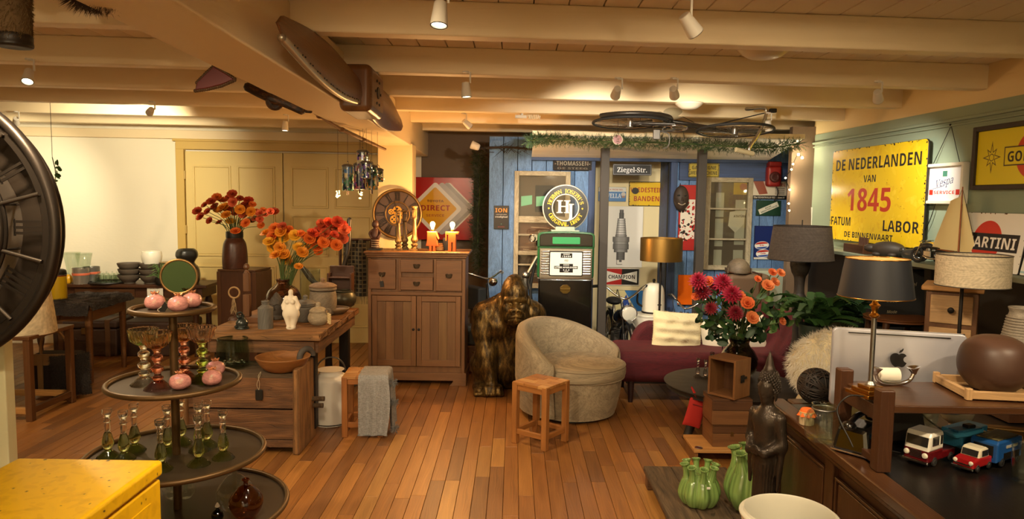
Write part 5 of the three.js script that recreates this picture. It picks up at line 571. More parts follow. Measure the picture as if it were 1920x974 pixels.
// cap hanging on the red sign, red wall telephone box
{
const p=onZ(1277,372,SZ+0.08),o=thing('face_mask','dark brown carved face mask hanging beside the red comic sign','mask',p);const m=mat(0x3d3026,0.6);add(o,'face',warp(ball(0.1,0,0,0,[0.82,1.35,0.5],28),(v)=>{if(v.z>0.02)v.z+=0.012*Math.cos(v.x*40)*(v.y<0?1:0.3);if(v.z<-0.01)v.z=-0.01;}),m);add(o,'nose',tr(new THREE.ConeGeometry(0.018,0.06,8),0,0,0.05,-0.2),m);add(o,'mouth',tube([[-0.035,-0.055,0.042],[0,-0.07,0.05],[0.035,-0.055,0.042]],0.006),mat(0xb3a48c,0.6));for(const s of[-1,1])add(o,'eye',ball(0.014,s*0.035,0.03,0.045,[1.2,0.7,0.5],10),M.black);add(o,'hook',rod([0,0.12,-0.04],[0,0.16,-0.06],0.004),M.iron);
const q=onZ(1450,331,SZ+0.07),t=thing('alarm_box','dark red metal box with a round dial hanging in front of the advert board','box',q);const rm=mat(0x8d1f19,0.4);add(t,'body',new RoundedBoxGeometry(0.15,0.22,0.1,3,0.03),rm);add(t,'dial',tr(slathe([[0,0],[0.055,0],[0.052,0.016],[0.03,0.02],[0.028,0.01],[0,0.01]],28,20),0,-0.01,0.05,PI/2),mat(0x4a1612,0.4));add(t,'hood',bx(0.13,0.05,0.12,0,0.13,0,0.01),rm);add(t,'cable',tube([[0.03,-0.1,0.02],[0.05,-0.18,0.02],[0.03,-0.26,-0.02]],0.006),M.black);
 // hanging rear number lamp on the ledge of the workshop at left: small spot bracket
}
// ---------- windows of the workshop ----------
{
const wmat=mat(0xb8ac90,0.75,0,{map:T.mott,bumpMap:T.mott,bumpScale:0.003});
const win=(n,[x0,y0,x1,y1],bars,mull,behind)=>{const o=struct(n),z=SZ+0.03,a=onZ(x0,y1,z),b=onZ(x1,y0,z),w=b.x-a.x,h=b.y-a.y,cx=(a.x+b.x)/2,cy=(a.y+b.y)/2,f=0.05;add(o,'frame',[bx(f,h,0.045,cx-w/2+f/2,cy,z,0.004,1),bx(f,h,0.045,cx+w/2-f/2,cy,z,0.004,1),bx(w-2*f,f,0.045,cx,cy+h/2-f/2,z,0.004,0),bx(w-2*f,f,0.045,cx,cy-h/2+f/2,z,0.004,0)],wmat);for(const[py,t]of bars){const y=onZ((x0+x1)/2,py,z).y;add(o,'glazing_bar',bx(w-2*f,t,0.034,cx,y,z,0.003,0),wmat);}add(o,'pane',new THREE.BoxGeometry(w-2*f,h-2*f,0.003).translate(cx,cy,z-0.004),glass(0xf2f2ee));behind(o,cx,cy,w,h,z);};
win('window_1',[962,322,1070,540],[[412,0.07],[441,0.018],[475,0.045],[497,0.018]],0,(o,cx,cy,w,h,z)=>{const tex=face(w,h,500,(x,W,H)=>{x.fillStyle='#5d5148';x.fillRect(0,0,W,H);x.fillStyle='#20222c';x.fillRect(W*0.36,H*0.1,W*0.4,H*0.24);x.fillStyle='#7fd0b0';for(const[a,b]of[[0.08,0.3],[0.38,0.72]]){x.beginPath();x.moveTo(W*a,H*0.2);x.lineTo(W*b,H*0.19);x.lineTo(W*b,H*0.27);x.lineTo(W*a,H*0.29);x.fill();}x.fillStyle='#6b4c3c';x.fillRect(0,H*0.44,W,H*0.28);for(let i=0;i<40;i++){x.strokeStyle=['#a58a72','#3a2f2a','#c7b49c','#87563a'][i%4];x.lineWidth=rnd(1,4);x.beginPath();const y=rnd(0.45,0.98)*H;x.moveTo(rnd(W*0.6),y);x.lineTo(W*rnd(0.4,1),y+rnd(-20,20));x.stroke();}x.fillStyle='#a5502a';x.fillRect(W*0.56,H*0.58,W*0.1,H*0.12);});add(o,'painted_glass_view',new THREE.PlaneGeometry(w-0.06,h-0.06).translate(cx,cy,z-0.02),mat(0xffffff,0.7,0,{map:tex}));});  // flat picture behind the pane, view and reflections of the glass painted in
win('window_2',[1318,334,1412,506],[[392,0.02],[449,0.02]],1,(o,cx,cy,w,h,z)=>{const tex=face(w,h,500,(x,W,H)=>{x.fillStyle='#5f5548';x.fillRect(0,0,W,H);x.fillStyle='#a9aa9c';for(const[a,b,c,d]of[[0.2,0.14,0.2,0.28],[0.2,0.44,0.2,0.32],[0.19,0.8,0.2,0.18],[0.68,0.22,0.24,0.16],[0.68,0.44,0.24,0.3],[0.67,0.8,0.24,0.18]])x.fillRect(W*a,H*b,W*c,H*d);x.fillStyle='#b99b3a';x.fillRect(W*0.62,H*0.02,W*0.32,H*0.14);x.fillStyle='#a86a4c';x.beginPath();x.ellipse(W*0.86,H*0.07,W*0.09,H*0.04,0,0,7);x.fill();x.fillStyle='#c4c2b4';x.beginPath();x.moveTo(W*0.55,H*0.36);x.lineTo(W*0.95,H*0.33);x.lineTo(W*0.9,H*0.5);x.lineTo(W*0.7,H*0.6);x.lineTo(W*0.52,H*0.52);x.fill();txt(x,'ATATÜRK',W*0.8,H*0.41,H*0.035,'#3a362e');});add(o,'painted_glass_view',new THREE.PlaneGeometry(w-0.06,h-0.06).translate(cx,cy,z-0.02),mat(0xffffff,0.7,0,{map:tex}));});  // what the glass shows, reflections included, is painted on a flat sheet
}
// ---------- fuel pump ----------
{
const z=-6.98,a=onZ(1006,560,z),b=onZ(1113,560,z),w=b.x-a.x,cx=(a.x+b.x)/2,Y=(py)=>onZ(1060,py,z).y,o=thing('fuel_pump','vintage green and black fuel pump with a round globe sign on top','fuel pump',[cx,0,z-0.22]),f=0.22;
const gm=phy(0x1d5a34,0.25,{clearcoat:1}),bk=M.blackGloss;
add(o,'lower_cabinet',new RoundedBoxGeometry(w-0.03,Y(523)-0.06,0.42,3,0.02).translate(0,(Y(523)-0.06)/2+0.06,0),bk);add(o,'plinth',bx(w+0.02,0.06,0.46,0,0.03,0,0.006),M.black);
add(o,'upper_cabinet',new RoundedBoxGeometry(w,Y(440)-Y(523),0.43,3,0.03).translate(0,(Y(440)+Y(523))/2,0),gm);const ty=Y(438);
{const s=new THREE.Shape(),hw=w/2;s.moveTo(-hw,ty-0.14);s.lineTo(hw,ty-0.14);s.lineTo(hw,ty-0.03);s.quadraticCurveTo(hw,ty+0.005,hw-0.05,ty+0.012);s.quadraticCurveTo(0,ty+0.03,-hw+0.05,ty+0.012);s.quadraticCurveTo(-hw,ty+0.005,-hw,ty-0.03);add(o,'head',ext(s,0.44,0.012,3).translate(0,0,-0.22),gm);const s2=new THREE.Shape(),h2=hw-0.022;s2.moveTo(-h2,ty-0.125);s2.lineTo(h2,ty-0.125);s2.lineTo(h2,ty-0.03);s2.quadraticCurveTo(h2,ty-0.012,h2-0.04,ty-0.006);s2.quadraticCurveTo(0,ty+0.01,-h2+0.04,ty-0.006);s2.quadraticCurveTo(-h2,ty-0.012,-h2,ty-0.03);add(o,'head_panel',ext(s2,0.02,0.006,2).translate(0,0,f-0.002),bk);}
const gp=add(o,'green_window',ext(rrect(0.27,0.068,0.01),0.014,0.003).translate(0.0,ty-0.07,f+0.016),mat(0x2f9a5c,0.35));
add(o,'chrome_surround',ext(rrect(w-0.045,Y(466)-Y(522),0.012),0.016,0.004).translate(0,(Y(466)+Y(522))/2,f),M.chrome);
for(let i=0;i<10;i++)for(const s of[-1,1])add(o,'louvre',tr(new THREE.CapsuleGeometry(0.009,0.07,4,8),s*(w/2-0.08),Y(472)-i*(Y(472)-Y(519))/10.2,f+0.016,0,0,PI/2),M.chrome);
const dw=0.335,dh=Y(471)-Y(518),dial=add(o,'dial_frame',ext(rrect(dw,dh,0.016),0.026,0.005).translate(0,(Y(471)+Y(518))/2,f+0.006),M.black);
const tex=face(dw,dh,1400,(x,W,H)=>{x.fillStyle='#dfe3d2';x.fillRect(0,0,W,H);x.fillStyle='#17171a';x.fillRect(W*0.33,H*0.04,W*0.36,H*0.2);x.fillRect(W*0.3,H*0.5,W*0.42,H*0.38);x.fillRect(W*0.13,H*0.6,W*0.74,H*0.12);txt(x,'BEDRAG',W*0.51,H*0.09,H*0.07,'#d8d8d0');txt(x,'/ 2.4 8 0',W*0.51,H*0.18,H*0.1,'#f4f4ec');txt(x,'PRIJS',W*0.51,H*0.36,H*0.07,'#26262a');x.fillStyle='#26262a';x.fillRect(W*0.45,H*0.31,W*0.12,3);x.fillRect(W*0.45,H*0.41,W*0.12,3);txt(x,'8 8 8 0',W*0.51,H*0.55,H*0.08,'#f4f4ec');txt(x,'LITERS AFGELEVERD',W*0.5,H*0.66,H*0.085,'#f4f4ec','bold','sans-serif',W*0.7);txt(x,'0 . 5 . 8',W*0.51,H*0.77,H*0.08,'#f4f4ec');txt(x,'LITERS',W*0.51,H*0.84,H*0.06,'#d8d8d0');for(const[i,j]of[[0.22,0.34],[0.8,0.34],[0.08,0.92],[0.5,0.95],[0.9,0.92]]){x.beginPath();x.arc(W*i,H*j,4,0,7);x.fill();}});
const g=new THREE.ShapeGeometry(rrect(dw-0.022,dh-0.022,0.012),6),P=g.attributes.position,uv=g.attributes.uv;for(let i=0;i<P.count;i++)uv.setXY(i,P.getX(i)/(dw-0.022)+0.5,P.getY(i)/(dh-0.022)+0.5);add(dial,'dial_face',g.translate(0,(Y(471)+Y(518))/2,f+0.0335),mat(0xffffff,0.25,0,{map:tex,emissive:0xffffff,emissiveMap:tex,emissiveIntensity:0.25}));  // dial face carries a faint glow of its own
const bd=add(o,'badge',[ext(shape([...Array(8)].map((_,i)=>[0.056*Math.cos(PI/8+i*PI/4),0.048*Math.sin(PI/8+i*PI/4)])),0.01,0.003).translate(0,Y(543),f-0.012),bx(0.1,0.016,0.012,0,Y(543),f-0.004,0.003)],mat(0x6b5528,0.35,0.9));
add(o,'band',bx(w-0.01,0.012,0.44,0,Y(523),0,0.004),M.chrome);
 // globe
const gy=Y(391)+0.005,r1=0.222,ringTex=face(0.44,0.44,1600,(x,W,H)=>{x.fillStyle='#15140f';x.fillRect(0,0,W,H);x.translate(W/2,H/2);const arc=(s,a0,a1,rad,flip,size)=>{x.font=`bold ${size}px serif`;x.fillStyle='#e6c325';x.textAlign='center';x.textBaseline='middle';[...s].forEach((c,i)=>{const a=a0+(a1-a0)*(i/(s.length-1));x.save();x.rotate(a);x.translate(0,-rad);if(flip)x.rotate(PI);x.fillText(c,0,0);x.restore();});};arc("HERMAN JOSEPH'S",-1.28,1.28,W*0.375,false,W*0.125);arc('ORIGINAL DRAFT',-2.05-0.0,-4.23,W*0.375,true,W*0.125);x.fillStyle='#e6c325';for(const s of[-1,1]){x.beginPath();x.arc(s*W*0.38,H*0.02,W*0.02,0,7);x.fill();}});
const gl=add(o,'globe_rim',[torus(r1,0.011,0,gy,0.03,0,0,64,10),torus(r1*0.6,0.007,0,gy,0.045,0,0,48,8)],mat(0xdedacb,0.3,0.3));const rg=new THREE.RingGeometry(r1*0.6,r1,64,1);add(gl,'lettered_ring',rg.translate(0,gy,0.046),mat(0xffffff,0.3,0,{map:ringTex}));add(gl,'ring_body',ringFlat(r1*0.6,r1,0.06,0.002).translate(0,gy,-0.016),M.black);add(gl,'clear_disc',tr(cyl(r1*0.6,r1*0.6,0.003,0,0,0,40),0,gy,0.02,PI/2),glass(0xf4f4f0));
const tg=(s,x,y,sz)=>new TextGeometry(s,{font:SERIF,size:sz,depth:0.008,curveSegments:4}).translate(x,y,0.03);add(gl,'monogram',[tg('H',-0.095,gy-0.055,0.13),tg('J',0.02,gy-0.09,0.13)],mat(0xe8e4d8,0.4));add(o,'globe_foot',[bx(0.2,0.05,0.1,0,ty+0.035,0.03,0.012),bx(0.28,0.016,0.16,0,ty+0.018,0.02,0.006)],mat(0x9fb0a4,0.4));
const noz=add(o,'nozzle',[rod([-w/2-0.02,0.62,f-0.05],[-w/2-0.1,1.02,f-0.02],0.012),rod([-w/2-0.11,0.98,f-0.02],[-w/2+0.0,1.19,f-0.04],0.017),ball(0.04,-w/2-0.11,1.0,f-0.02),cyl(0.032,0.03,0.12,-w/2-0.115,0.92,f-0.02)],M.steel);add(o,'hose',tube([[-w/2-0.02,1.1,f-0.08],[-w/2-0.06,0.9,f-0.04],[-w/2-0.05,0.5,f+0.0],[-w/2-0.12,0.25,f+0.02],[-w/2-0.14,0.6,f],[-w/2-0.115,0.88,f-0.02]],0.017,50,10),M.rubber);add(o,'horn',[torus(0.034,0.008,-w/2-0.05,Y(448),f-0.06,0.2,-0.6),tr(cyl(0.02,0.034,0.08,0,0,0,20),-w/2-0.03,Y(448),f-0.1,PI/2)],M.chrome);
}
// ---------- gorilla statue ----------
{
const g0=onZ(949,735,-6.3),o=thing('gorilla_statue','bronze gold gorilla statue resting on its knuckles between cabinet and armchair','statue',[g0.x*1.012,0,-6.38],0.08);
const ab=(p)=>p;const mir=(p,s)=>V(p.x*s,p.y,p.z);
const body=(p)=>{
let d=smin(ell(p,[0.02,0.5,-0.1],[0.23,0.3,0.2]),ell(p,[0.02,0.74,-0.08],[0.25,0.14,0.17]),0.12);d=smin(d,ell(p,[0.02,0.24,-0.1],[0.2,0.24,0.2]),0.08);
for(const s of[-1,1]){const q=mir(V(p.x-0.02,p.y,p.z),s);
d=smin(d,ell(q,[0.1,0.62,0.07],[0.11,0.11,0.08]),0.05);
let a=cap(q,[0.215,0.7,-0.03],[0.225,0.56,0.0],0.125,0.11);a=smin(a,cap(q,[0.225,0.56,0],[0.215,0.38,0.06],0.105,0.085),0.05);a=smin(a,ell(q,[0.2,0.3,0.08],[0.092,0.14,0.1]),0.05);a=smin(a,cap(q,[0.19,0.24,0.1],[0.16,0.09,0.14],0.075,0.055),0.04);a=smin(a,ell(q,[0.155,0.06,0.15],[0.08,0.055,0.075]),0.03);
for(let i=0;i<4;i++){const x=0.1+i*0.036;a=smin(a,cap(q,[x,0.075,0.2],[x,0.035,0.225],0.024,0.021),0.012);a=smin(a,cap(q,[x,0.035,0.225],[x,0.02,0.185],0.021,0.018),0.01);}a=smin(a,cap(q,[0.085,0.08,0.16],[0.066,0.022,0.215],0.021,0.016),0.012);
d=smin(d,a,0.045);
let l=cap(q,[0.12,0.2,-0.1],[0.25,0.26,0.02],0.14,0.1);l=smin(l,cap(q,[0.25,0.26,0.02],[0.25,0.09,0.0],0.095,0.06),0.05);l=smin(l,ell(q,[0.262,0.05,0.06],[0.065,0.05,0.12]),0.04);for(let i=0;i<4;i++)l=smin(l,cap(q,[0.225+i*0.026,0.04,0.14],[0.222+i*0.028,0.022,0.19],0.021,0.019),0.01);d=smin(d,l,0.05);
}
d=smin(d,cap(p,[0.03,0.76,-0.04],[0.06,0.86,-0.01],0.15,0.105),0.08);
return d+fbm(p.x*16,p.y*5,p.z*16,3)*0.012;
};
const hx=0.06,head=(p)=>{
const q=V(p.x-hx,p.y,p.z),m=V(Math.abs(q.x),q.y,q.z);
let d=smin(ell(q,[0,0.9,0.05],[0.122,0.14,0.15]),ell(q,[0,0.99,0.01],[0.075,0.085,0.11]),0.06);d=smin(d,ell(q,[0,0.72,0.12],[0.115,0.12,0.1]),0.06);d=smin(d,ell(q,[0,0.715,0.185],[0.078,0.075,0.06]),0.04);d=smin(d,cap(m,[0,0.872,0.18],[0.082,0.86,0.155],0.03,0.026),0.018);d=smin(d,ell(m,[0.078,0.79,0.14],[0.04,0.045,0.045]),0.03);
d=Math.max(d,-(ell(m,[0.047,0.83,0.215],[0.034,0.023,0.034])));d=smin(d,ell(m,[0.047,0.829,0.174],[0.017,0.012,0.016]),0.004);d=smin(d,cap(q,[0,0.835,0.185],[0,0.79,0.22],0.018,0.024),0.02);
d=smin(d,ell(m,[0.026,0.77,0.225],[0.031,0.026,0.026]),0.014);d=Math.max(d,-ell(m,[0.022,0.768,0.25],[0.015,0.012,0.024]));d=Math.max(d,-cap(m,[0,0.716,0.25],[0.062,0.696,0.226],0.0075,0.008));d=smin(d,cap(m,[0,0.692,0.228],[0.045,0.682,0.205],0.018,0.014),0.008);d=smin(d,ell(m,[0.128,0.84,0.05],[0.018,0.04,0.028]),0.012);
return d+(q.z<0.12||q.y>0.9?fbm(p.x*22,p.y*8,p.z*22,3)*0.008:fbm(p.x*30,p.y*30,p.z*30,2)*0.003);
};
const gb=blob((p)=>{const d=body(p);return p.y>0.55?smin(d,head(p),0.035):d;},[0.02,0.53,0],0.56,128),gh=blob((p)=>{const h2=head(p);return smin(body(p),h2,0.035);},[hx,0.85,0.08],0.235,118);
 // one continuous body: the head region of the body is replaced by the finer grid
{const P=gb.attributes.position,ix=gb.index.array,keep=[],q=0.235*(1-3.2/118);for(let i=0;i<ix.length;i+=3){let x=0,y=0,z=0;for(let k=0;k<3;k++){x+=P.getX(ix[i+k])/3;y+=P.getY(ix[i+k])/3;z+=P.getZ(ix[i+k])/3;}if(Math.abs(x-hx)<q&&Math.abs(y-0.85)<q&&Math.abs(z-0.08)<q)continue;keep.push(ix[i],ix[i+1],ix[i+2]);}gb.setIndex(keep);}triUV(gb,2.2);triUV(gh,2.2);const all=mg([gb,gh]);{const uv=all.attributes.uv;for(let i=0;i<uv.count;i++){const u=uv.getX(i);const P2=all.attributes.position,fz=P2.getZ(i)>0.13&&P2.getY(i)>0.66&&P2.getY(i)<0.89&&Math.abs(P2.getX(i)-0.06)<0.1?0.5:1;uv.setXY(i,uv.getY(i)*1.1*fz,u*2.6*fz);}}
const pat=dataTex(512,512,(u,v)=>{const s=pn(u,v,40,90,51)*0.3+pn(u,v,24,40,52)*0.25+pn(u,v,7,7,53)*0.55+0.4;const k=Math.max(0,Math.min(1,s));return[0.13+0.42*k,0.095+0.33*k,0.05+0.15*k];});
add(o,'body',all,mat(0xffffff,0.42,0.75,{map:pat,bumpMap:pat,bumpScale:0.003}));
}
// ---------- beige swivel armchair ----------
{
const c=onZ(1078,700,-5.72),o=thing('armchair','round beige velvet tub armchair with a low wraparound back','armchair',[c.x-0.02,0,-5.76],0);const vm=phy(0xa6967a,0.9,{map:T.mott,bumpMap:T.mott,bumpScale:0.0015,sheen:0.6,sheenColor:new THREE.Color(0xbfae8c),sheenRoughness:0.5});
add(o,'base_ring',cyl(0.3,0.3,0.03,0,0.015,0,40),M.black);
add(o,'base',smooth(slathe([[0,0.03],[0.32,0.03],[0.36,0.045],[0.395,0.2],[0.41,0.33],[0.4,0.345],[0,0.35]],56,40)),vm);
const cush=add(o,'seat_cushion',tr(slathe([[0,0.325],[0.34,0.325],[0.375,0.34],[0.385,0.38],[0.375,0.425],[0.34,0.445],[0.2,0.455],[0,0.46]],56,50),0.05,0,0.03),vm);add(cush,'piping',torus(0.378,0.006,0.05,0.425,0.03,PI/2,0,72,8),vm);
 // shell swept around from the right rear over the back to the front left
const H=new THREE.CatmullRomCurve3(pts([[15,0.5,0],[50,0.6,0],[90,0.7,0],[125,0.745,0],[165,0.735,0],[200,0.68,0],[225,0.58,0],[246,0.47,0]])),n=46,mm=18,P=[],I=[];
for(let i=0;i<=n;i++){const t=i/n,q=H.getPoint(t),A=R(q.x),top=q.y;const endk=Math.min(1,Math.sin(PI*Math.min(1,Math.max(0,Math.min(t,1-t)*9))/2)*1.0+0.25),th=0.055*endk;for(let j=0;j<=mm;j++){const s=j/mm;let r,y;if(s<0.4){const k=s/0.4;y=0.05+(top-0.06-0.05)*k;r=0.37+0.045*Math.min(1,y/0.3)+th;}else if(s<0.6){const k=(s-0.4)/0.2*PI;y=top-0.06+Math.sin(k)*0.06;r=0.415+Math.cos(k)*th;}else{const k=(s-0.6)/0.4;y=top-0.06-(top-0.06-0.3)*k;r=0.415-th-0.02*Math.sin(k*PI);}P.push(Math.cos(A)*r,y,-Math.sin(A)*r);}}
for(let i=0;i<n;i++)for(let j=0;j<mm;j++){const a=i*(mm+1)+j,b=a+mm+1;I.push(a,a+1,b,b,a+1,b+1);}
for(const i of[0,n]){const b0=P.length/3,base=i*(mm+1);let cx2=0,cy2=0,cz2=0;for(let j=0;j<=mm;j++){cx2+=P[(base+j)*3];cy2+=P[(base+j)*3+1];cz2+=P[(base+j)*3+2];}P.push(cx2/(mm+1),cy2/(mm+1),cz2/(mm+1));for(let j=0;j<mm;j++)i?I.push(base+j,b0,base+j+1):I.push(base+j,base+j+1,b0);I.push(base+mm,base,b0);}
const g=new THREE.BufferGeometry();g.setAttribute('position',new THREE.Float32BufferAttribute(P,3));g.setIndex(I);g.computeVertexNormals();add(o,'back_shell',triUV(g,2),vm);triUV(o.children[1].geometry,2);
}
// ---------- red chaise ----------
{
const zf=-6.0,a=onZ(1156,690,zf),b=onZ(1500,690,zf),o=thing('chaise_sofa','dark red velvet chaise sofa with a rounded seat and a raised right end','sofa',[a.x,0,zf]),w=b.x-a.x;const rm=phy(0x540a15,0.85,{map:T.mott,sheen:0.35,sheenColor:new THREE.Color(0xa03a44),sheenRoughness:0.45});
add(o,'seat',new RoundedBoxGeometry(w,0.27,0.66,6,0.09).translate(w/2,0.315,-0.33),rm);
const s=new THREE.Shape();s.moveTo(0.22,0.4);s.quadraticCurveTo(0.26,0.6,0.4,0.62);s.lineTo(w*0.62,0.6);s.quadraticCurveTo(w*0.8,0.62,w*0.9,0.78);s.quadraticCurveTo(w*1.02,0.86,w*1.06,0.7);s.lineTo(w*1.0,0.3);s.lineTo(0.22,0.3);add(o,'backrest',ext(s,0.16,0.045,4).translate(0,0,-0.74),rm);
const s2=new THREE.Shape();s2.moveTo(w-0.22,0.42);s2.quadraticCurveTo(w-0.1,0.5,w-0.04,0.68);s2.quadraticCurveTo(w+0.02,0.82,w+0.1,0.76);s2.quadraticCurveTo(w+0.12,0.5,w,0.28);s2.lineTo(w-0.2,0.28);add(o,'raised_end',ext(s2,0.6,0.05,4).translate(0,0,-0.64),rm);
for(const[x,z]of[[0.14,-0.08],[0.14,-0.58],[w-0.14,-0.08],[w-0.14,-0.58]])add(o,'leg',tr(new THREE.CylinderGeometry(0.032,0.02,0.2,16),x,0.1,z),mat(0x2a1410,0.5));add(o,'under_rail',bx(w-0.2,0.03,0.5,w/2,0.175,-0.34,0.004),M.black);
const P=(px,py,z)=>onZ(px,py,z);
const c1=P(1269,626,zf-0.42),q=thing('cushion','cream pleated faux fur cushion on the left of the red chaise','cushion',[c1.x,c1.y+0.02,c1.z]);q.rotation.set(-0.18,0.05,-0.06);const cm=mat(0xe0d2a8,0.95,0,{bumpMap:T.mott,bumpScale:0.003});const pg=pillow(0.46,0.36,0.16,40,(x,y)=>0.011*Math.sin(y*13)+0.006*Math.sin(x*9+Math.sin(y*7)));const cov=add(q,'cover',pg,cm);fur(cov,pg,6000,0.012,0.0009,mat(0xe9dcb8,0.95),0.2);
const c2=P(1375,640,zf-0.42),q2=thing('cushion','plain white cushion on the red chaise behind the flower vase','cushion',[c2.x,c2.y+0.03,c2.z]);q2.rotation.set(-0.2,-0.05,0.12);const cv2=add(q2,'cover',pillow(0.6,0.36,0.17,30),mat(0xe6dcc4,0.9,0,{bumpMap:T.weave,bumpScale:0.0006}));for(const[sx,sy]of[[1,-1],[-1,-1]]){const t=[];for(let i=0;i<12;i++)t.push(rod([sx*0.29,sy*0.17,0],[sx*(0.31+rnd(0.02)),sy*(0.19+rnd(0.02)),rnd(-0.01,0.01)],0.003,0.002,4));add(q2,'tassel',t,mat(0x6a6458,0.8));}
}
// ---------- gold floor lamp ----------
{
const z=-6.98,p=onZ(1240,468,z),o=thing('floor_lamp','floor lamp with a brushed gold drum shade on a thin black pole behind the chaise','lamp',[p.x,0,z]),y0=onZ(1240,489,z).y,y1=onZ(1240,447,z).y;const g=mat(0x94733a,0.36,0.85);add(o,'shade',lathe([[0.203,y0],[0.205,y0],[0.205,y1],[0.202,y1],[0.2,y1-0.002],[0.2,y0+0.002],[0.203,y0]],64),g);add(o,'shade_ring',[torus(0.203,0.003,0,y0,0,PI/2,0,64,6),torus(0.203,0.003,0,y1,0,PI/2,0,64,6)],M.oldBrass);add(o,'pole',cyl(0.011,0.011,y0+0.08,0,(y0+0.08)/2,0,14),M.iron);add(o,'spider',[rod([-0.2,y0+0.04,0],[0.2,y0+0.04,0],0.003)],M.iron);add(o,'foot',slathe([[0,0],[0.15,0],[0.15,0.012],[0.02,0.025],[0.011,0.05]],40,16),M.iron);add(o,'bulb',ball(0.035,0,y0+0.12,0),mat(0xe8e2d0,0.3));
}
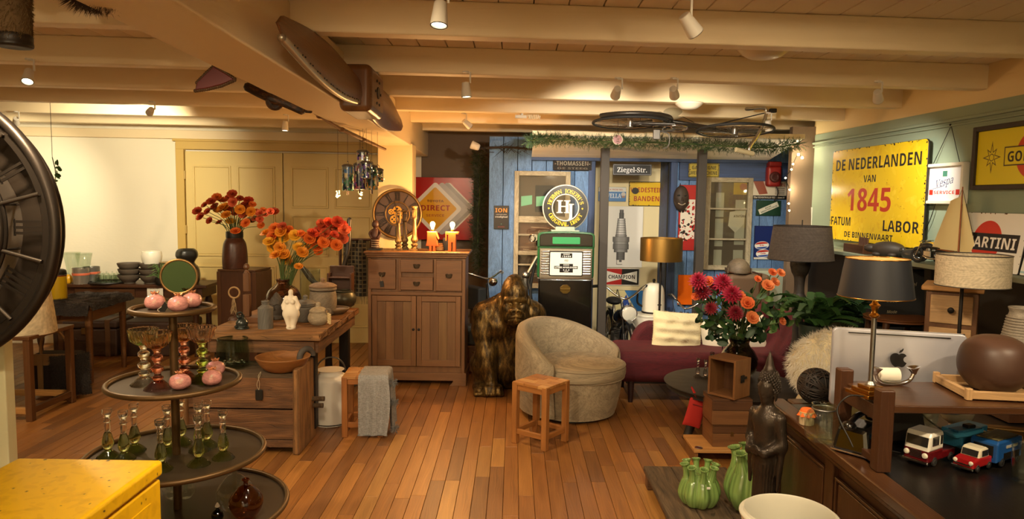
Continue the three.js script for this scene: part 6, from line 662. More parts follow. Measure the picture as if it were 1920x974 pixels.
// ---------- right wall signs ----------
const wallSign=(name,label,[px0,py0],[px1,py1],off,tex,edge,o2={})=>{const a=onRight(px0,py0,off),b=onRight(px1,py1,off),w=Math.hypot(b.x-a.x,b.z-a.z),h=a.y-b.y,o=thing(name,label,o2.cat??'sign',[(a.x+b.x)/2,(a.y+b.y)/2,(a.z+b.z)/2],-PI/2+0.038);if(o2.lean)o.rotateX(-o2.lean);panel(o,w,h,o2.t??0.014,face(w,h,o2.ppm??700,tex),edge,o2.r??0.01,o2.rough??0.22);return{o,w,h};};
{
wallSign('enamel_sign','huge chipped yellow enamel sign with black lettering and a large red number',[1563,284],[1729,468],0.06,(x,W,H)=>{x.fillStyle='#dcbc1e';x.fillRect(0,0,W,H);for(let i=0;i<260;i++){x.fillStyle=rnd()<0.5?'rgba(240,214,80,.22)':'rgba(190,140,20,.2)';x.beginPath();x.ellipse(rnd(W),rnd(H),rnd(4,40),rnd(3,16),rnd(3),0,7);x.fill();}const k='#2a2622';txt(x,'DE NEDERLANDEN',W/2,H*0.17,H*0.17,k,'bold','sans-serif',W*0.92);txt(x,'VAN',W*0.46,H*0.335,H*0.1,k,'bold','sans-serif',W*0.14);txt(x,'1845',W*0.45,H*0.555,H*0.33,'#b33a20','bold','sans-serif',W*0.5);txt(x,'FATUM',W*0.14,H*0.79,H*0.13,k,'bold','sans-serif',W*0.26);txt(x,'♥',W*0.44,H*0.8,H*0.05,k);txt(x,'LABOR',W*0.79,H*0.81,H*0.15,k,'bold','sans-serif',W*0.35);txt(x,'DE BINNENVAART',W*0.46,H*0.93,H*0.085,k,'bold','sans-serif',W*0.54);chips(x,W,H,90,'#2c2118',0.015,0.006);for(let i=0;i<60;i++){x.fillStyle='#54400f';x.beginPath();x.arc(rnd(W),rnd(H),rnd(1,3),0,7);x.fill();}},enamelBack,{r:0.04,ppm:800,rough:0.26});
const v=wallSign('framed_sign','small white framed scooter service sign hanging on a cord on the green wall',[1739,312],[1806,380],0.03,(x,W,H)=>{x.fillStyle='#eceef0';x.fillRect(0,0,W,H);x.fillStyle='#4d8a78';x.fillRect(W*0.44,H*0.16,W*0.12,H*0.15);x.save();x.translate(W*0.5,H*0.45);x.rotate(-0.16);x.transform(1,0,-0.35,1,0,0);x.font=`${H * 0.27}px serif`;x.fillStyle='#2d3a72';x.textAlign='center';x.textBaseline='middle';x.fillText('Vespa',0,0);x.fillRect(-W*0.3,H*0.1,W*0.3,4);x.restore();x.fillStyle='#d03a2c';x.fillRect(W*0.1,H*0.66,W*0.8,H*0.14);x.fillStyle='#eceef0';x.fillRect(W*0.2,H*0.66,W*0.6,H*0.14);txt(x,'SERVICE',W*0.5,H*0.735,H*0.12,'#d03a2c','bold','sans-serif',W*0.56);},M.white,{t:0.03,ppm:1200});
{const f=0.024,{o,w,h}=v;add(o,'frame',[bx(f,h+f,0.05,-w/2,0,0,0.006,1),bx(f,h+f,0.05,w/2,0,0,0.006,1),bx(w,f,0.05,0,h/2,0,0.006,0),bx(w,f,0.05,0,-h/2,0,0.006,0)],mat(0xe4e0cf,0.45));add(o,'cord',[rod([-w*0.36,h/2,0],[0,h/2+0.27,-0.02],0.0022),rod([w*0.36,h/2,0],[0,h/2+0.27,-0.02],0.0022)],M.black);add(o,'hook',ball(0.008,0,h/2+0.275,-0.015),M.iron);add(o,'cable',[tube([[-w*0.2,-h/2,0],[-w*0.35,-h/2-0.14,0],[-w*0.6,-h/2-0.28,0.0]],0.003)],M.black);}
{const a=onRight(1832,296,0.03),z1=a.z+1.5,hy0=onRight(1825,348,0.03).y,hy1=onRight(1825,249,0.03).y,w=1.5,h=hy1-hy0,o=thing('framed_sign','bright yellow sign with star and red disc in a dark frame at right edge','sign',[rightX(-3.9)-0.03,(hy0+hy1)/2,a.z+w/2],-PI/2+0.038);const tex=face(w,h,600,(x,W,H)=>{x.fillStyle='#e6d60a';x.fillRect(0,0,W,H);x.fillStyle='#d2441c';x.beginPath();x.arc(W*0.325,H*0.5,H*0.42,0,7);x.fill();x.fillStyle='#e6d60a';x.strokeStyle='#3a2a10';x.lineWidth=4;x.fillRect(W*0.165,H*0.34,W*0.32,H*0.32);x.strokeRect(W*0.165,H*0.34,W*0.32,H*0.32);txt(x,'GOLDSTAR',W*0.325,H*0.51,H*0.25,'#2a2010','bold','sans-serif',W*0.29);x.strokeStyle='#5d4d0c';x.lineWidth=3;x.translate(W*0.09,H*0.5);x.beginPath();for(let i=0;i<16;i++){const r=(i%4===0?0.26:i%2===0?0.2:0.1)*H,t=i/16*2*PI;x.lineTo(Math.sin(t)*r*0.8,-Math.cos(t)*r);}x.closePath();x.stroke();x.beginPath();x.arc(0,0,H*0.06,0,7);x.stroke();});panel(o,w,h,0.02,tex,M.black,0.004);const f=0.03;add(o,'frame',[bx(f,h+2*f,0.04,-w/2-f/2,0,0,0.004,1),bx(f,h+2*f,0.04,w/2+f/2,0,0,0.004,1),bx(w,f,0.04,0,h/2+f/2,0,0.004,0),bx(w,f,0.04,0,-h/2-f/2,0,0.004,0)],mat(0x2f2318,0.5));}
const mart=(x,W,H)=>{x.fillStyle='#e8e8e4';x.fillRect(0,0,W,H);x.fillStyle='#cf3a26';x.beginPath();x.arc(W*0.45,H*0.5,H*0.36,0,7);x.fill();x.fillStyle='#1d1c1c';x.fillRect(W*0.06,H*0.36,W*0.86,H*0.3);txt(x,'MARTINI',W*0.49,H*0.52,H*0.26,'#f0f0ec','bold','sans-serif',W*0.8);chips(x,W,H,26,'#5a4030',0.02,0.015);};
const LG=(px,dx)=>{for(let i=0,z=-6.5;i<80;i++,z+=0.05){const x=rightX(z)-dx,q=V(x,1.4,z).project(camera);if(960+q.x*960>px)return z;}};
{const zz=LG(1845,0.1),h=0.36,o=thing('enamel_sign','white enamel sign with red disc and black bar leaning behind the model sailboat','sign',[rightX(zz)-0.1,1.35+h/2,zz],-PI/2+0.038);o.rotateX(-0.16);panel(o,0.58,h,0.014,face(0.58,h,800,mart),enamelBack,0.01,0.25);}
{const zz=-3.78,h=0.36,o=thing('enamel_sign','white enamel sign with a black lettered bar cut off by the right picture edge','sign',[rightX(zz)-0.1,1.35+h/2,zz],-PI/2+0.038);o.rotateX(-0.2);panel(o,0.62,h,0.014,face(0.62,h,700,(x,W,H)=>{x.fillStyle='#e2e6e2';x.fillRect(0,0,W,H);x.fillStyle='#1d1c1c';x.fillRect(W*0.06,H*0.4,W*0.88,H*0.32);txt(x,'ARAL',W*0.5,H*0.57,H*0.27,'#f0f0ec','bold','sans-serif',W*0.8);x.fillStyle='#9fc4cc';x.fillRect(0,H*0.93,W,H*0.03);}),enamelBack,0.01,0.25);}
 // things on the ledge
const L=(px,dx=0.13)=>{const z=LG(px,dx);return[rightX(z)-dx,1.351,z];};
{const o=thing('wooden_crate','small dark wooden box with upright pegs on the ledge under the yellow sign','box',L(1613),-PI/2);add(o,'tray',bx(0.34,0.07,0.13,0,0.035,0,0.004,0),M.walnut);for(let i=0;i<6;i++)add(o,'peg',cyl(0.009,0.009,0.09,0.02+i*0.026,0.085,0.02,8),M.walnut);}
{const o=thing('stone_figure','dark rounded carved stone creature on the ledge below the yellow sign','figurine',L(1665),-1);const m=mat(0x2d2620,0.6);add(o,'body',smooth(ball(0.09,0,0.055,0,[1.5,0.7,0.8],20)),m);add(o,'head',ball(0.04,-0.13,0.06,0.02,[1.2,0.8,0.9],14),m);for(const x of[-0.06,0.06])add(o,'foot',ball(0.03,x,0.018,0.05,[1.2,0.6,1],10),m);}
{const o=thing('stone_figure','small dark shiny stone animal on the ledge below the yellow sign at right','figurine',L(1705),-1.2);const m=mat(0x2b2a26,0.35);add(o,'body',smooth(ball(0.055,0,0.04,0,[1.4,0.75,0.8],20)),m);add(o,'head',ball(0.026,-0.07,0.065,0,[1,0.9,0.9],12),m);add(o,'tail',tube([[0.06,0.03,0],[0.09,0.02,0.02],[0.1,0.015,0.05]],0.008),m);}
const bike=(p,ry,c,lab)=>{const o=thing('model_motorcycle',lab,'model',p,ry);const bm=mat(c,0.3,0.1);for(const x of[-0.085,0.085]){const w=add(o,'wheel',tr(mg([torus(0.042,0.011,0,0,0,0,0,24,8),cyl(0.012,0.012,0.02,0,0,0,10).rotateX(PI/2)]),x,0.053,0),M.rubber);add(w,'rim',torus(0.031,0.003,x,0.053,0,0,0,24,6),M.chrome);}add(o,'engine',[bx(0.06,0.05,0.045,0,0.065,0,0.008),cyl(0.02,0.02,0.05,0.0,0.09,0,10)],M.steel);add(o,'tank',ball(0.032,-0.015,0.118,0,[1.5,0.75,0.8],16),bm);add(o,'seat',bx(0.08,0.018,0.036,0.06,0.11,0,0.008),M.black);add(o,'fork',[rod([-0.085,0.053,0.018],[-0.05,0.14,0.014],0.005),rod([-0.085,0.053,-0.018],[-0.05,0.14,-0.014],0.005)],M.chrome);add(o,'handlebar',tube([[-0.03,0.15,-0.05],[-0.055,0.15,0],[-0.03,0.15,0.05]],0.004),M.chrome);add(o,'fender',torus(0.05,0.007,-0.085,0.055,0,0,0,16,6,PI*0.7),bm);add(o,'exhaust',tube([[-0.02,0.05,0.028],[0.04,0.035,0.032],[0.12,0.045,0.03]],0.006),M.chrome);};
bike(L(1745,0.09),-0.9,0xd9a416,'model motorcycle with a yellow tank on the ledge right of the big yellow sign');bike(L(1738,0.19),-1.2,0x2a2a2e,'black and chrome model motorcycle at the front of the ledge');
{const p=L(1790,0.14),o=thing('model_sailboat','model sailboat with cream sails and tall mast on the ledge before the white sign','model',p,-1.25);const hull=warp(new THREE.SphereGeometry(1,24,14,0,2*PI,PI/2,PI/2),(v)=>{v.x*=0.16*1.0;v.z*=0.04*Math.max(0,1-v.x*v.x*22);v.y*=0.055;});add(o,'hull',mg([hull.translate(0,0.065,0),bx(0.03,0.02,0.05,0,0.01,0,0.003)]),mat(0xe0dccd,0.5));add(o,'stripe',bx(0.26,0.014,0.062,0,0.066,0,0.005),mat(0x3f7fb0,0.5));add(o,'mast',rod([0.02,0.06,0],[0.02,0.52,0],0.006,0.004),mat(0x9a5a30,0.5));add(o,'boom',rod([0.02,0.09,0],[-0.19,0.11,0.0],0.004),mat(0x9a5a30,0.5));const sail=(a,bulge)=>{const s=new THREE.ShapeGeometry(shape(a),1);const g=new THREE.PlaneGeometry(1,1,10,14);warp(g,(v)=>{const u=v.x+0.5,w=v.y+0.5;const b=V(...a[0],0).lerp(V(...a[1],0),u),t=a[3]?V(...a[3],0).lerp(V(...a[2],0),u):V(...a[2],0);v.copy(b.lerp(t,w));v.z=bulge*Math.sin(u*PI)*Math.sin(w*PI*0.9+0.2);});return g;};const sm=mat(0xe6d8a4,0.85,0,{side:THREE.DoubleSide});add(o,'main_sail',sail([[-0.18,0.11],[0.015,0.1],[0.015,0.46],[-0.06,0.43]],0.02),sm);add(o,'fore_sail',sail([[0.03,0.1],[0.15,0.09],[0.028,0.47]],0.014),sm);add(o,'rigging',[rod([0.02,0.51,0],[0.16,0.07,0],0.0015),rod([0.02,0.51,0],[-0.16,0.07,0],0.0015)],M.walnut);}
{const p=onZ(1537,405,-7.04),o=thing('picture_card','small white picture card with a face on the dark wall above the grey lampshade','card',[p.x,p.y,-7.04]);o.rotation.z=0.06;panel(o,0.165,0.175,0.006,face(0.165,0.175,700,(x,W,H)=>{x.fillStyle='#e0dcd0';x.fillRect(0,0,W,H);x.save();x.translate(W*0.2,H*0.45);x.rotate(-PI/2);txt(x,'HAPPY',0,0,H*0.12,'#2a2622');x.restore();x.fillStyle='#a5583c';x.beginPath();x.ellipse(W*0.6,H*0.42,W*0.22,H*0.28,0,0,7);x.fill();x.fillStyle='#27211f';x.beginPath();x.ellipse(W*0.66,H*0.26,W*0.22,H*0.14,0.3,0,7);x.fill();x.fillStyle='#3a2c26';x.fillRect(W*0.3,H*0.76,W*0.5,H*0.2);}),M.white,0.003,0.5);}
}
// ---------- round black table with its things ----------
const RTY=0.39,onRT=(px,py)=>{const p=onY(px,py,RTY);return[p.x,RTY,p.z];};
{
const c=onY(1372,718,RTY),o=thing('round_table','low round black wooden coffee table with splayed legs','table',[c.x,0,c.z]);add(o,'table_top',smooth(slathe([[0,RTY-0.05],[0.44,RTY-0.05],[0.47,RTY-0.035],[0.476,RTY-0.015],[0.465,RTY],[0,RTY]],64,40)),wood(0x2e2925,0.5,T.rough,0.002));triUV(o.children[0].geometry,1.5);for(const a of[2.75,0.65,4.7])add(o,'leg',rod([Math.cos(a)*0.4,0,Math.sin(a)*0.4],[Math.cos(a)*0.26,RTY-0.045,Math.sin(a)*0.26],0.03,0.042,14),M.blackWood);
const v=onRT(1384,706),vs=thing('glass_vase','wide smoky grey glass vase holding the red and orange bouquet on the round table','vase',v);add(vs,'body',slathe([[0,0.004],[0.09,0.004],[0.13,0.05],[0.148,0.12],[0.12,0.2],[0.08,0.245],[0.075,0.275],[0.09,0.3],[0.086,0.3],[0.07,0.275],[0.075,0.245],[0.115,0.198],[0.142,0.12],[0.125,0.055],[0,0.014]],10,60),phy(0xb4b0a6,0.05,{transmission:1,thickness:0}));add(vs,'rim',torus(0.088,0.004,0,0.3,0,PI/2,0,40,8),smoke);
 // bouquet
const b=thing('flower_bouquet','large bouquet of crimson dahlias and orange roses with dark leaves on the round table','flowers',[v[0],RTY+0.3,v[2]]);const B=V(v[0],RTY+0.3,v[2]);
const rose=bloomGeo(0.05,5,0.9),dahl=(()=>{const L=[];for(let k=0;k<5;k++){const n=16-k*2;for(let i=0;i<n;i++){const g=new THREE.CircleGeometry(0.026-k*0.003,4).scale(0.3,1,1).translate(0,0.03-k*0.003,0).rotateX(0.1+k*0.32).rotateZ((i/n)*2*PI+k*0.3);L.push(g.translate(0,0,k*0.006));}}return mg(L);})();
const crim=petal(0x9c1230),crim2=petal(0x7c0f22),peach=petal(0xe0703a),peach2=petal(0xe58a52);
const place=(px,py,dz,g,m,n,s=1)=>{const z=B.z+dz,p=onZ(px,py,z);const q=add(b,n,g,m);q.position.set(p.x-B.x,p.y-B.y,dz);q.quaternion.setFromUnitVectors(V(0,0,1),V((p.x-B.x)*1.2+rnd(-0.2,0.2),0.3+(p.y-B.y)*0.5,0.7).normalize());q.scale.setScalar(s);return p;};
const st=[],stm=(p,dz)=>st.push(tube([[0,-0.2,0],[(p.x-B.x)*0.3,(p.y-B.y)*0.4,dz*0.3],[(p.x-B.x)*0.97,(p.y-B.y)*0.97,dz*0.96]],0.004,10,5));
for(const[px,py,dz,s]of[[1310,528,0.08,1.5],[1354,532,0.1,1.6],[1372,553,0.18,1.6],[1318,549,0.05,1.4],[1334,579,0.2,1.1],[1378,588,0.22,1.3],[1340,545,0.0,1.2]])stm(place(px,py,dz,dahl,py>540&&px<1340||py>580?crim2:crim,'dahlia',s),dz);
for(const[px,py,dz,s]of[[1438,538,0.14,1],[1401,571,0.24,1.05],[1408,598,0.26,1.05],[1451,531,0.06,0.8],[1462,514,0.05,0.75],[1447,513,0.06,0.7],[1387,556,0.1,0.8],[1329,530,0.0,0.9],[1305,558,0.04,0.7],[1465,604,0.12,0.65],[1420,525,0,0.6]])stm(place(px,py,dz,rose,rnd()<0.5?peach:peach2,'rose',s),dz);
add(b,'stems',st,M.stem);
const leaf=warp(new THREE.CircleGeometry(0.05,10).scale(0.55,1,1).translate(0,0.05,0),(v2)=>{v2.z=-v2.y*v2.y*2.2+Math.abs(v2.x)*0.25;});
const lms=[M.leaf,M.leafDark,mat(0x2a4628,0.5,0,{side:THREE.DoubleSide}),M.leafPale];
for(let i=0;i<250;i++){let px,py,dz;const k=rnd();if(k<0.7){const a=rnd(2*PI),r=Math.sqrt(rnd());px=1382+Math.cos(a)*r*78;py=592+Math.sin(a)*r*50;dz=rnd(-0.2,0.2)*(1.1-r*0.5);}else if(k<0.85){px=rnd(1440,1500);py=560+rnd(60);dz=rnd(-0.1,0.12);}else{px=rnd(1330,1430);py=rnd(610,650)-Math.abs(px-1384)*0.15;dz=rnd(0.02,0.2);}const z=B.z+dz,p=onZ(px,py,z),q=add(b,'leaf',leaf,k>0.7&&k<0.85&&rnd()<0.6?lms[3]:lms[Math.floor(rnd(3))]);q.position.set(p.x-B.x,p.y-B.y,dz);q.rotation.set(rnd(-1.2,0.8),rnd(-1,1),rnd(-PI,PI));q.scale.setScalar(rnd(0.5,0.95));}
 // candlesticks on the table
const pinkG=gStick('#e8b8a0');for(const[px,py,s,m,lab]of[[1308,708,0.72,pinkG,'pinkish glass candlestick, left of the three on the round table'],[1322,711,0.7,pinkG,'short pinkish glass candlestick in front on the round table'],[1334,707,0.92,gGreen,'tall green-footed glass candlestick on the round table']]){const t=thing('candlestick',lab,'candlestick',onRT(px,py));add(t,'socket',stickTop,gClear);add(t,'body',stickBody,m);add(t,'foot',stickFoot,m);t.scale.setScalar(s);}
 // red felt bag hanging from the table
const rb=onZ(1303,775,-4.98),g=thing('felt_bag','red felt bag hanging by a ribbon from the edge of the round table','bag',[rb.x,rb.y,-4.98]);const rm=mat(0xa01c12,0.85);const rot=new THREE.Group();add(g,'pouch',tr(pillow(0.13,0.21,0.035,16),0,0,0,0,0,-0.25),rm);add(g,'flap',tr(bx(0.115,0.01,0.03,0.02,0.06,0.003,0.003),0,0,0,0,0,-0.25),mat(0x6e120c,0.85));add(g,'ribbon',tube([[0.03,0.09,0],[-0.005,0.15,0.0],[-0.03,0.19,-0.01],[-0.01,0.14,0.01],[0.02,0.09,0.01]],0.005),rm);
}
// ---------- stacked wooden boxes ----------
{
const c=onY(1384,850,0),BY=0.1,z=-4.81,x=onZ(1372,800,z+0.12).x,bw=wood(0x7f5530,0.55),bd=wood(0x5f3c20,0.55);
const box=(lab,y,w,h,d,x0,ry)=>{const o=thing('wooden_box',lab,'box',[x0,y+BY,z],ry);const t=0.014;add(o,'front_board',bx(w,h*0.6,t,0,h*0.3,d/2-t/2,0.002,0),bw);add(o,'lid_board',bx(w,h*0.38,t,0,h*0.81,d/2-t/2,0.002,0),bd);for(const s of[-1,1])add(o,'side_board',bx(t,h,d-2*t,s*(w/2-t/2),h/2,0,0.002,2),bw);add(o,'back_board',bx(w,h,t,0,h/2,-d/2+t/2,0.002,0),bw);add(o,'bottom_board',bx(w-2*t,t,d-2*t,0,t/2,0,0.001,0),bw);return{o,t,bw,bd};};
const h0=0.15,b1=box('lowest closed wooden box of the stack beside the green vases',0.0,0.26,h0,0.24,x,0.03);add(b1.o,'lid',bx(0.26,0.014,0.24,0,h0-0.007,0,0.002,0),bw);add(b1.o,'latch',bx(0.02,0.03,0.006,0,h0*0.6,0.123,0.001),M.oldBrass);
const b2=box('middle wooden box of the stack with its lid ajar',h0+0.001,0.27,0.16,0.24,x,0.0);const l2=add(b2.o,'lid',bx(0.27,0.016,0.24,0,0,0.12,0.002,0),bd);at(l2,0,0.162,-0.12,-0.03,0,0);
 // top box stands on end with an open face to the left
const y2=h0+0.17+0.012,o=thing('wooden_box','open wooden box with a metal latch standing on end on top of the stack','box',[x+0.0,y2+BY,z+0.02],-0.85);const W=0.21,H=0.265,D=0.19,t=0.016;add(o,'side_board',bx(t,H,D,W/2-t/2,H/2,0,0.002,1),wood(0x8a5d34,0.5));add(o,'side_board',bx(t,H,D,-W/2+t/2,H/2,0,0.002,1),bw);for(const y of[t/2,H-t/2])add(o,'end_board',bx(W-2*t,t,D,0,y,0,0.002,0),bw);add(o,'back_board',bx(W-2*t,H-2*t,t,0,H/2,-D/2+t/2,0.002,1),bd);const lt=add(o,'latch',[bx(0.008,0.05,0.04,W/2+0.004,H/2,0.01,0.002),torus(0.014,0.004,W/2+0.01,H/2,0.02,0,PI/2,18,6),bx(0.012,0.016,0.06,W/2+0.008,H/2+0.006,0.0,0.002)],M.iron);
const e0=onZ(1300,850,z+0.17).x,e1=onZ(1424,850,z+0.17).x,ew=e1-e0,ss=thing('low_bench','low teak bench with a round metal inlay under the stack of wooden boxes','bench',[(e0+e1)/2,0,z+0.03]);add(ss,'seat_board',bx(ew,0.022,0.32,0,BY-0.012,0,0.004,0),M.teakLight);for(const q of[-1,1])add(ss,'leg',bx(0.022,BY-0.024,0.3,q*(ew/2-0.02),(BY-0.024)/2,0,0.003,1),M.teak);add(ss,'inlay',[cyl(0.024,0.024,0.004,-ew/2+0.04,BY,0.12,24),torus(0.024,0.003,-ew/2+0.04,BY+0.001,0.12,PI/2,0,24,6)],M.steel);
}
// ---------- low platform, green vases, standing statue, white planter ----------
{
const PY=0.1,o=thing('low_platform','low grey-brown plank platform under the green vases','platform',[1.02,0,-3.62]);for(let i=0;i<3;i++)add(o,'plank',bx(0.17,0.03,1.4,-0.02+(i-0.5)*0.173,PY-0.015,0,0.005,2),M.greyWood);for(const z of[-0.6,0,0.6])add(o,'cross_board',bx(0.5,PY-0.03,0.08,0.06,(PY-0.03)/2,z,0.003,0),M.oldDark);
const gm=phy(0x86a860,0.18,{clearcoat:1,clearcoatRoughness:0.08,map:dataTex(256,128,(u,v)=>{const k=0.86+pn(u,v,60,3,61)*0.35;return[k,k,k*0.95];})});
const gourd=(lab,p,r,h,n,nn,nr)=>{const t=thing('gourd_vase',lab,'vase',p);const body=warp(new THREE.LatheGeometry(new THREE.SplineCurve([[0.001,0],[r*0.55,0],[r*0.8,h*0.07],[r,h*0.32],[r*0.86,h*0.62],[r*0.6,h*0.8],[r*0.35,h*0.84],[0.001,h*0.8]].map((q)=>new THREE.Vector2(...q))).getPoints(50),n*16),(v)=>{const a=Math.atan2(v.z,v.x),k=1-0.16*(1-Math.sqrt(Math.max(0,1-Math.pow(Math.abs(Math.sin(a*n/2)),2.2))));const kk=1+(k-1)*1;v.x*=kk;v.z*=kk;});add(t,'body',body,gm);for(let i=0;i<n;i++){const a=(i+0.5)/n*2*PI+PI/n,x=Math.cos(a),z=Math.sin(a),rr=r*nr;const nk=slathe([[nn*1.6,-0.05],[nn*0.95,-0.005],[nn*0.8,0.02],[nn*0.85,0.04],[nn*1.25,0.052],[nn*1.22,0.057],[nn*0.75,0.052],[nn*0.6,0.02],[0,0.0]],20,40);const m=add(t,'neck',nk,gm);at(m,x*rr,h*0.83,z*rr,z*0.22,0,-x*0.22);add(m,'opening',cyl(nn*0.68,nn*0.68,0.002,0,0.028,0,16),mat(0x11160c,0.9));}return t;};  // dark discs stand in for the shade inside the necks
const a=onY(1310,946,PY);const g1=gourd('small green glazed gourd vase with eight necks on the low platform',[a.x,PY,a.z],0.118,0.21,8,0.02,0.62);add(g1,'price_sticker',bx(0.018,0.012,0.003,0.02,0.135,0.108,0.001),M.white);
const b=onY(1428,958,PY);gourd('tall green glazed gourd vase with several necks, half hidden behind the dark statue',[b.x-0.03,PY,b.z-0.02],0.17,0.33,7,0.03,0.62);
 // standing robed statue
{const z=-3.32,p=onZ(1438,800,z),s=thing('robed_statue','tall dark bronze standing statue in a robe with curled hair and pointed crown','statue',[p.x,PY,z],-1.0);s.scale.set(0.8,1,0.8);const h=onZ(1443,660,z).y-PY;const k=h/0.95;const bm=mat(0x3c332a,0.3,0.55,{bumpMap:T.mott,bumpScale:0.0012});
const sd=(q)=>{const p2=V(q.x/k,q.y/k,q.z/k),m=V(Math.abs(p2.x),p2.y,p2.z);let d=cap(p2,[0,0.05,0],[0,0.42,0],0.075,0.066);d=smin(d,cap(p2,[0,0.42,0],[0,0.6,0.0],0.07,0.078),0.05);d=smin(d,ell(p2,[0,0.63,-0.005],[0.098,0.055,0.06]),0.04);d=smin(d,cap(p2,[0,0.66,0],[0,0.72,0.006],0.034,0.032),0.03);d=smin(d,cap(m,[0.092,0.635,0],[0.112,0.52,0.0],0.033,0.028),0.02);d=smin(d,cap(m,[0.112,0.52,0],[0.055,0.475,0.085],0.027,0.02),0.02);d=smin(d,cap(m,[0.055,0.475,0.085],[0.012,0.49,0.1],0.021,0.014),0.015);for(let i=0;i<4;i++)d=smin(d,cap(m,[0.02,0.468+i*0.011,0.1],[-0.01,0.474+i*0.012,0.106],0.0075,0.006),0.004);
d=smin(d,cap(m,[0.112,0.5,0.0],[0.1,0.3,0.01],0.02,0.01),0.03);d=smin(d,ell(m,[0.04,0.015,0.05],[0.03,0.02,0.06]),0.01);d=smin(d,cap(p2,[0,0.0,0],[0,0.02,0],0.09,0.085),0.02);
d=smin(d,ell(p2,[0,0.775,0.008],[0.052,0.066,0.06]),0.02);d=smin(d,ell(p2,[0,0.758,0.06],[0.009,0.02,0.012]),0.01);d=smin(d,ell(p2,[0,0.735,0.05],[0.018,0.006,0.012]),0.006);d=smin(d,ell(m,[0.054,0.75,0.0],[0.008,0.034,0.014]),0.006);d=smin(d,ell(p2,[0,0.718,0.035],[0.022,0.016,0.018]),0.015);d=smin(d,cap(m,[0.008,0.786,0.06],[0.036,0.789,0.05],0.005,0.004),0.006);return d*k+0.002*Math.sin(p2.y*0+Math.atan2(p2.x,p2.z)*26)*(p2.y<0.42&&p2.y>0.03?1:0);};
add(s,'body',triUV(blob(sd,[0,0.5*k*0.84+0.0,0.02],0.44*k,150),3),bm);const curls=[];for(let i=0;i<190;i++){const t=i/190,y=0.76+t*0.095,rr=0.058*Math.sqrt(Math.max(0,1-Math.pow((y-0.785)/0.085,2)))+0.002,aa=i*2.399;const x=Math.cos(aa)*rr,zz=Math.sin(aa)*rr*1.08-0.004;if(zz>0.03&&y<0.815)continue;curls.push(ball(0.0085,x*k,y*k,zz*k,[1,1,1],6));}const hc=add(s,'hair_curls',curls,bm);hc.userData.kind='stuff';add(s,'crown_point',slathe([[0.036*k,0.84*k],[0.034*k,0.865*k],[0.025*k,0.885*k],[0.02*k,0.905*k],[0.011*k,0.93*k],[0,0.955*k]],18,30),bm);}
{const p=onZ(1480,965,-2.55),t=thing('planter','large round white planter with a broad rim cut off by the bottom edge','planter',[p.x,0,-2.55]);const hh=p.y-0.005;add(t,'body',slathe([[0,0],[0.11,0],[0.125,0.02],[0.15,hh*0.6],[0.17,hh-0.02],[0.178,hh],[0.166,hh+0.004],[0.155,hh-0.03],[0.13,0.1],[0,0.08]],64,60),phy(0xd9d6c6,0.35,{clearcoat:0.4}));add(t,'rim',torus(0.172,0.007,0,hh,0,PI/2,0,80,10),mat(0xc9c5b2,0.4));add(t,'foot',torus(0.115,0.008,0,0.008,0,PI/2),M.white);}
}
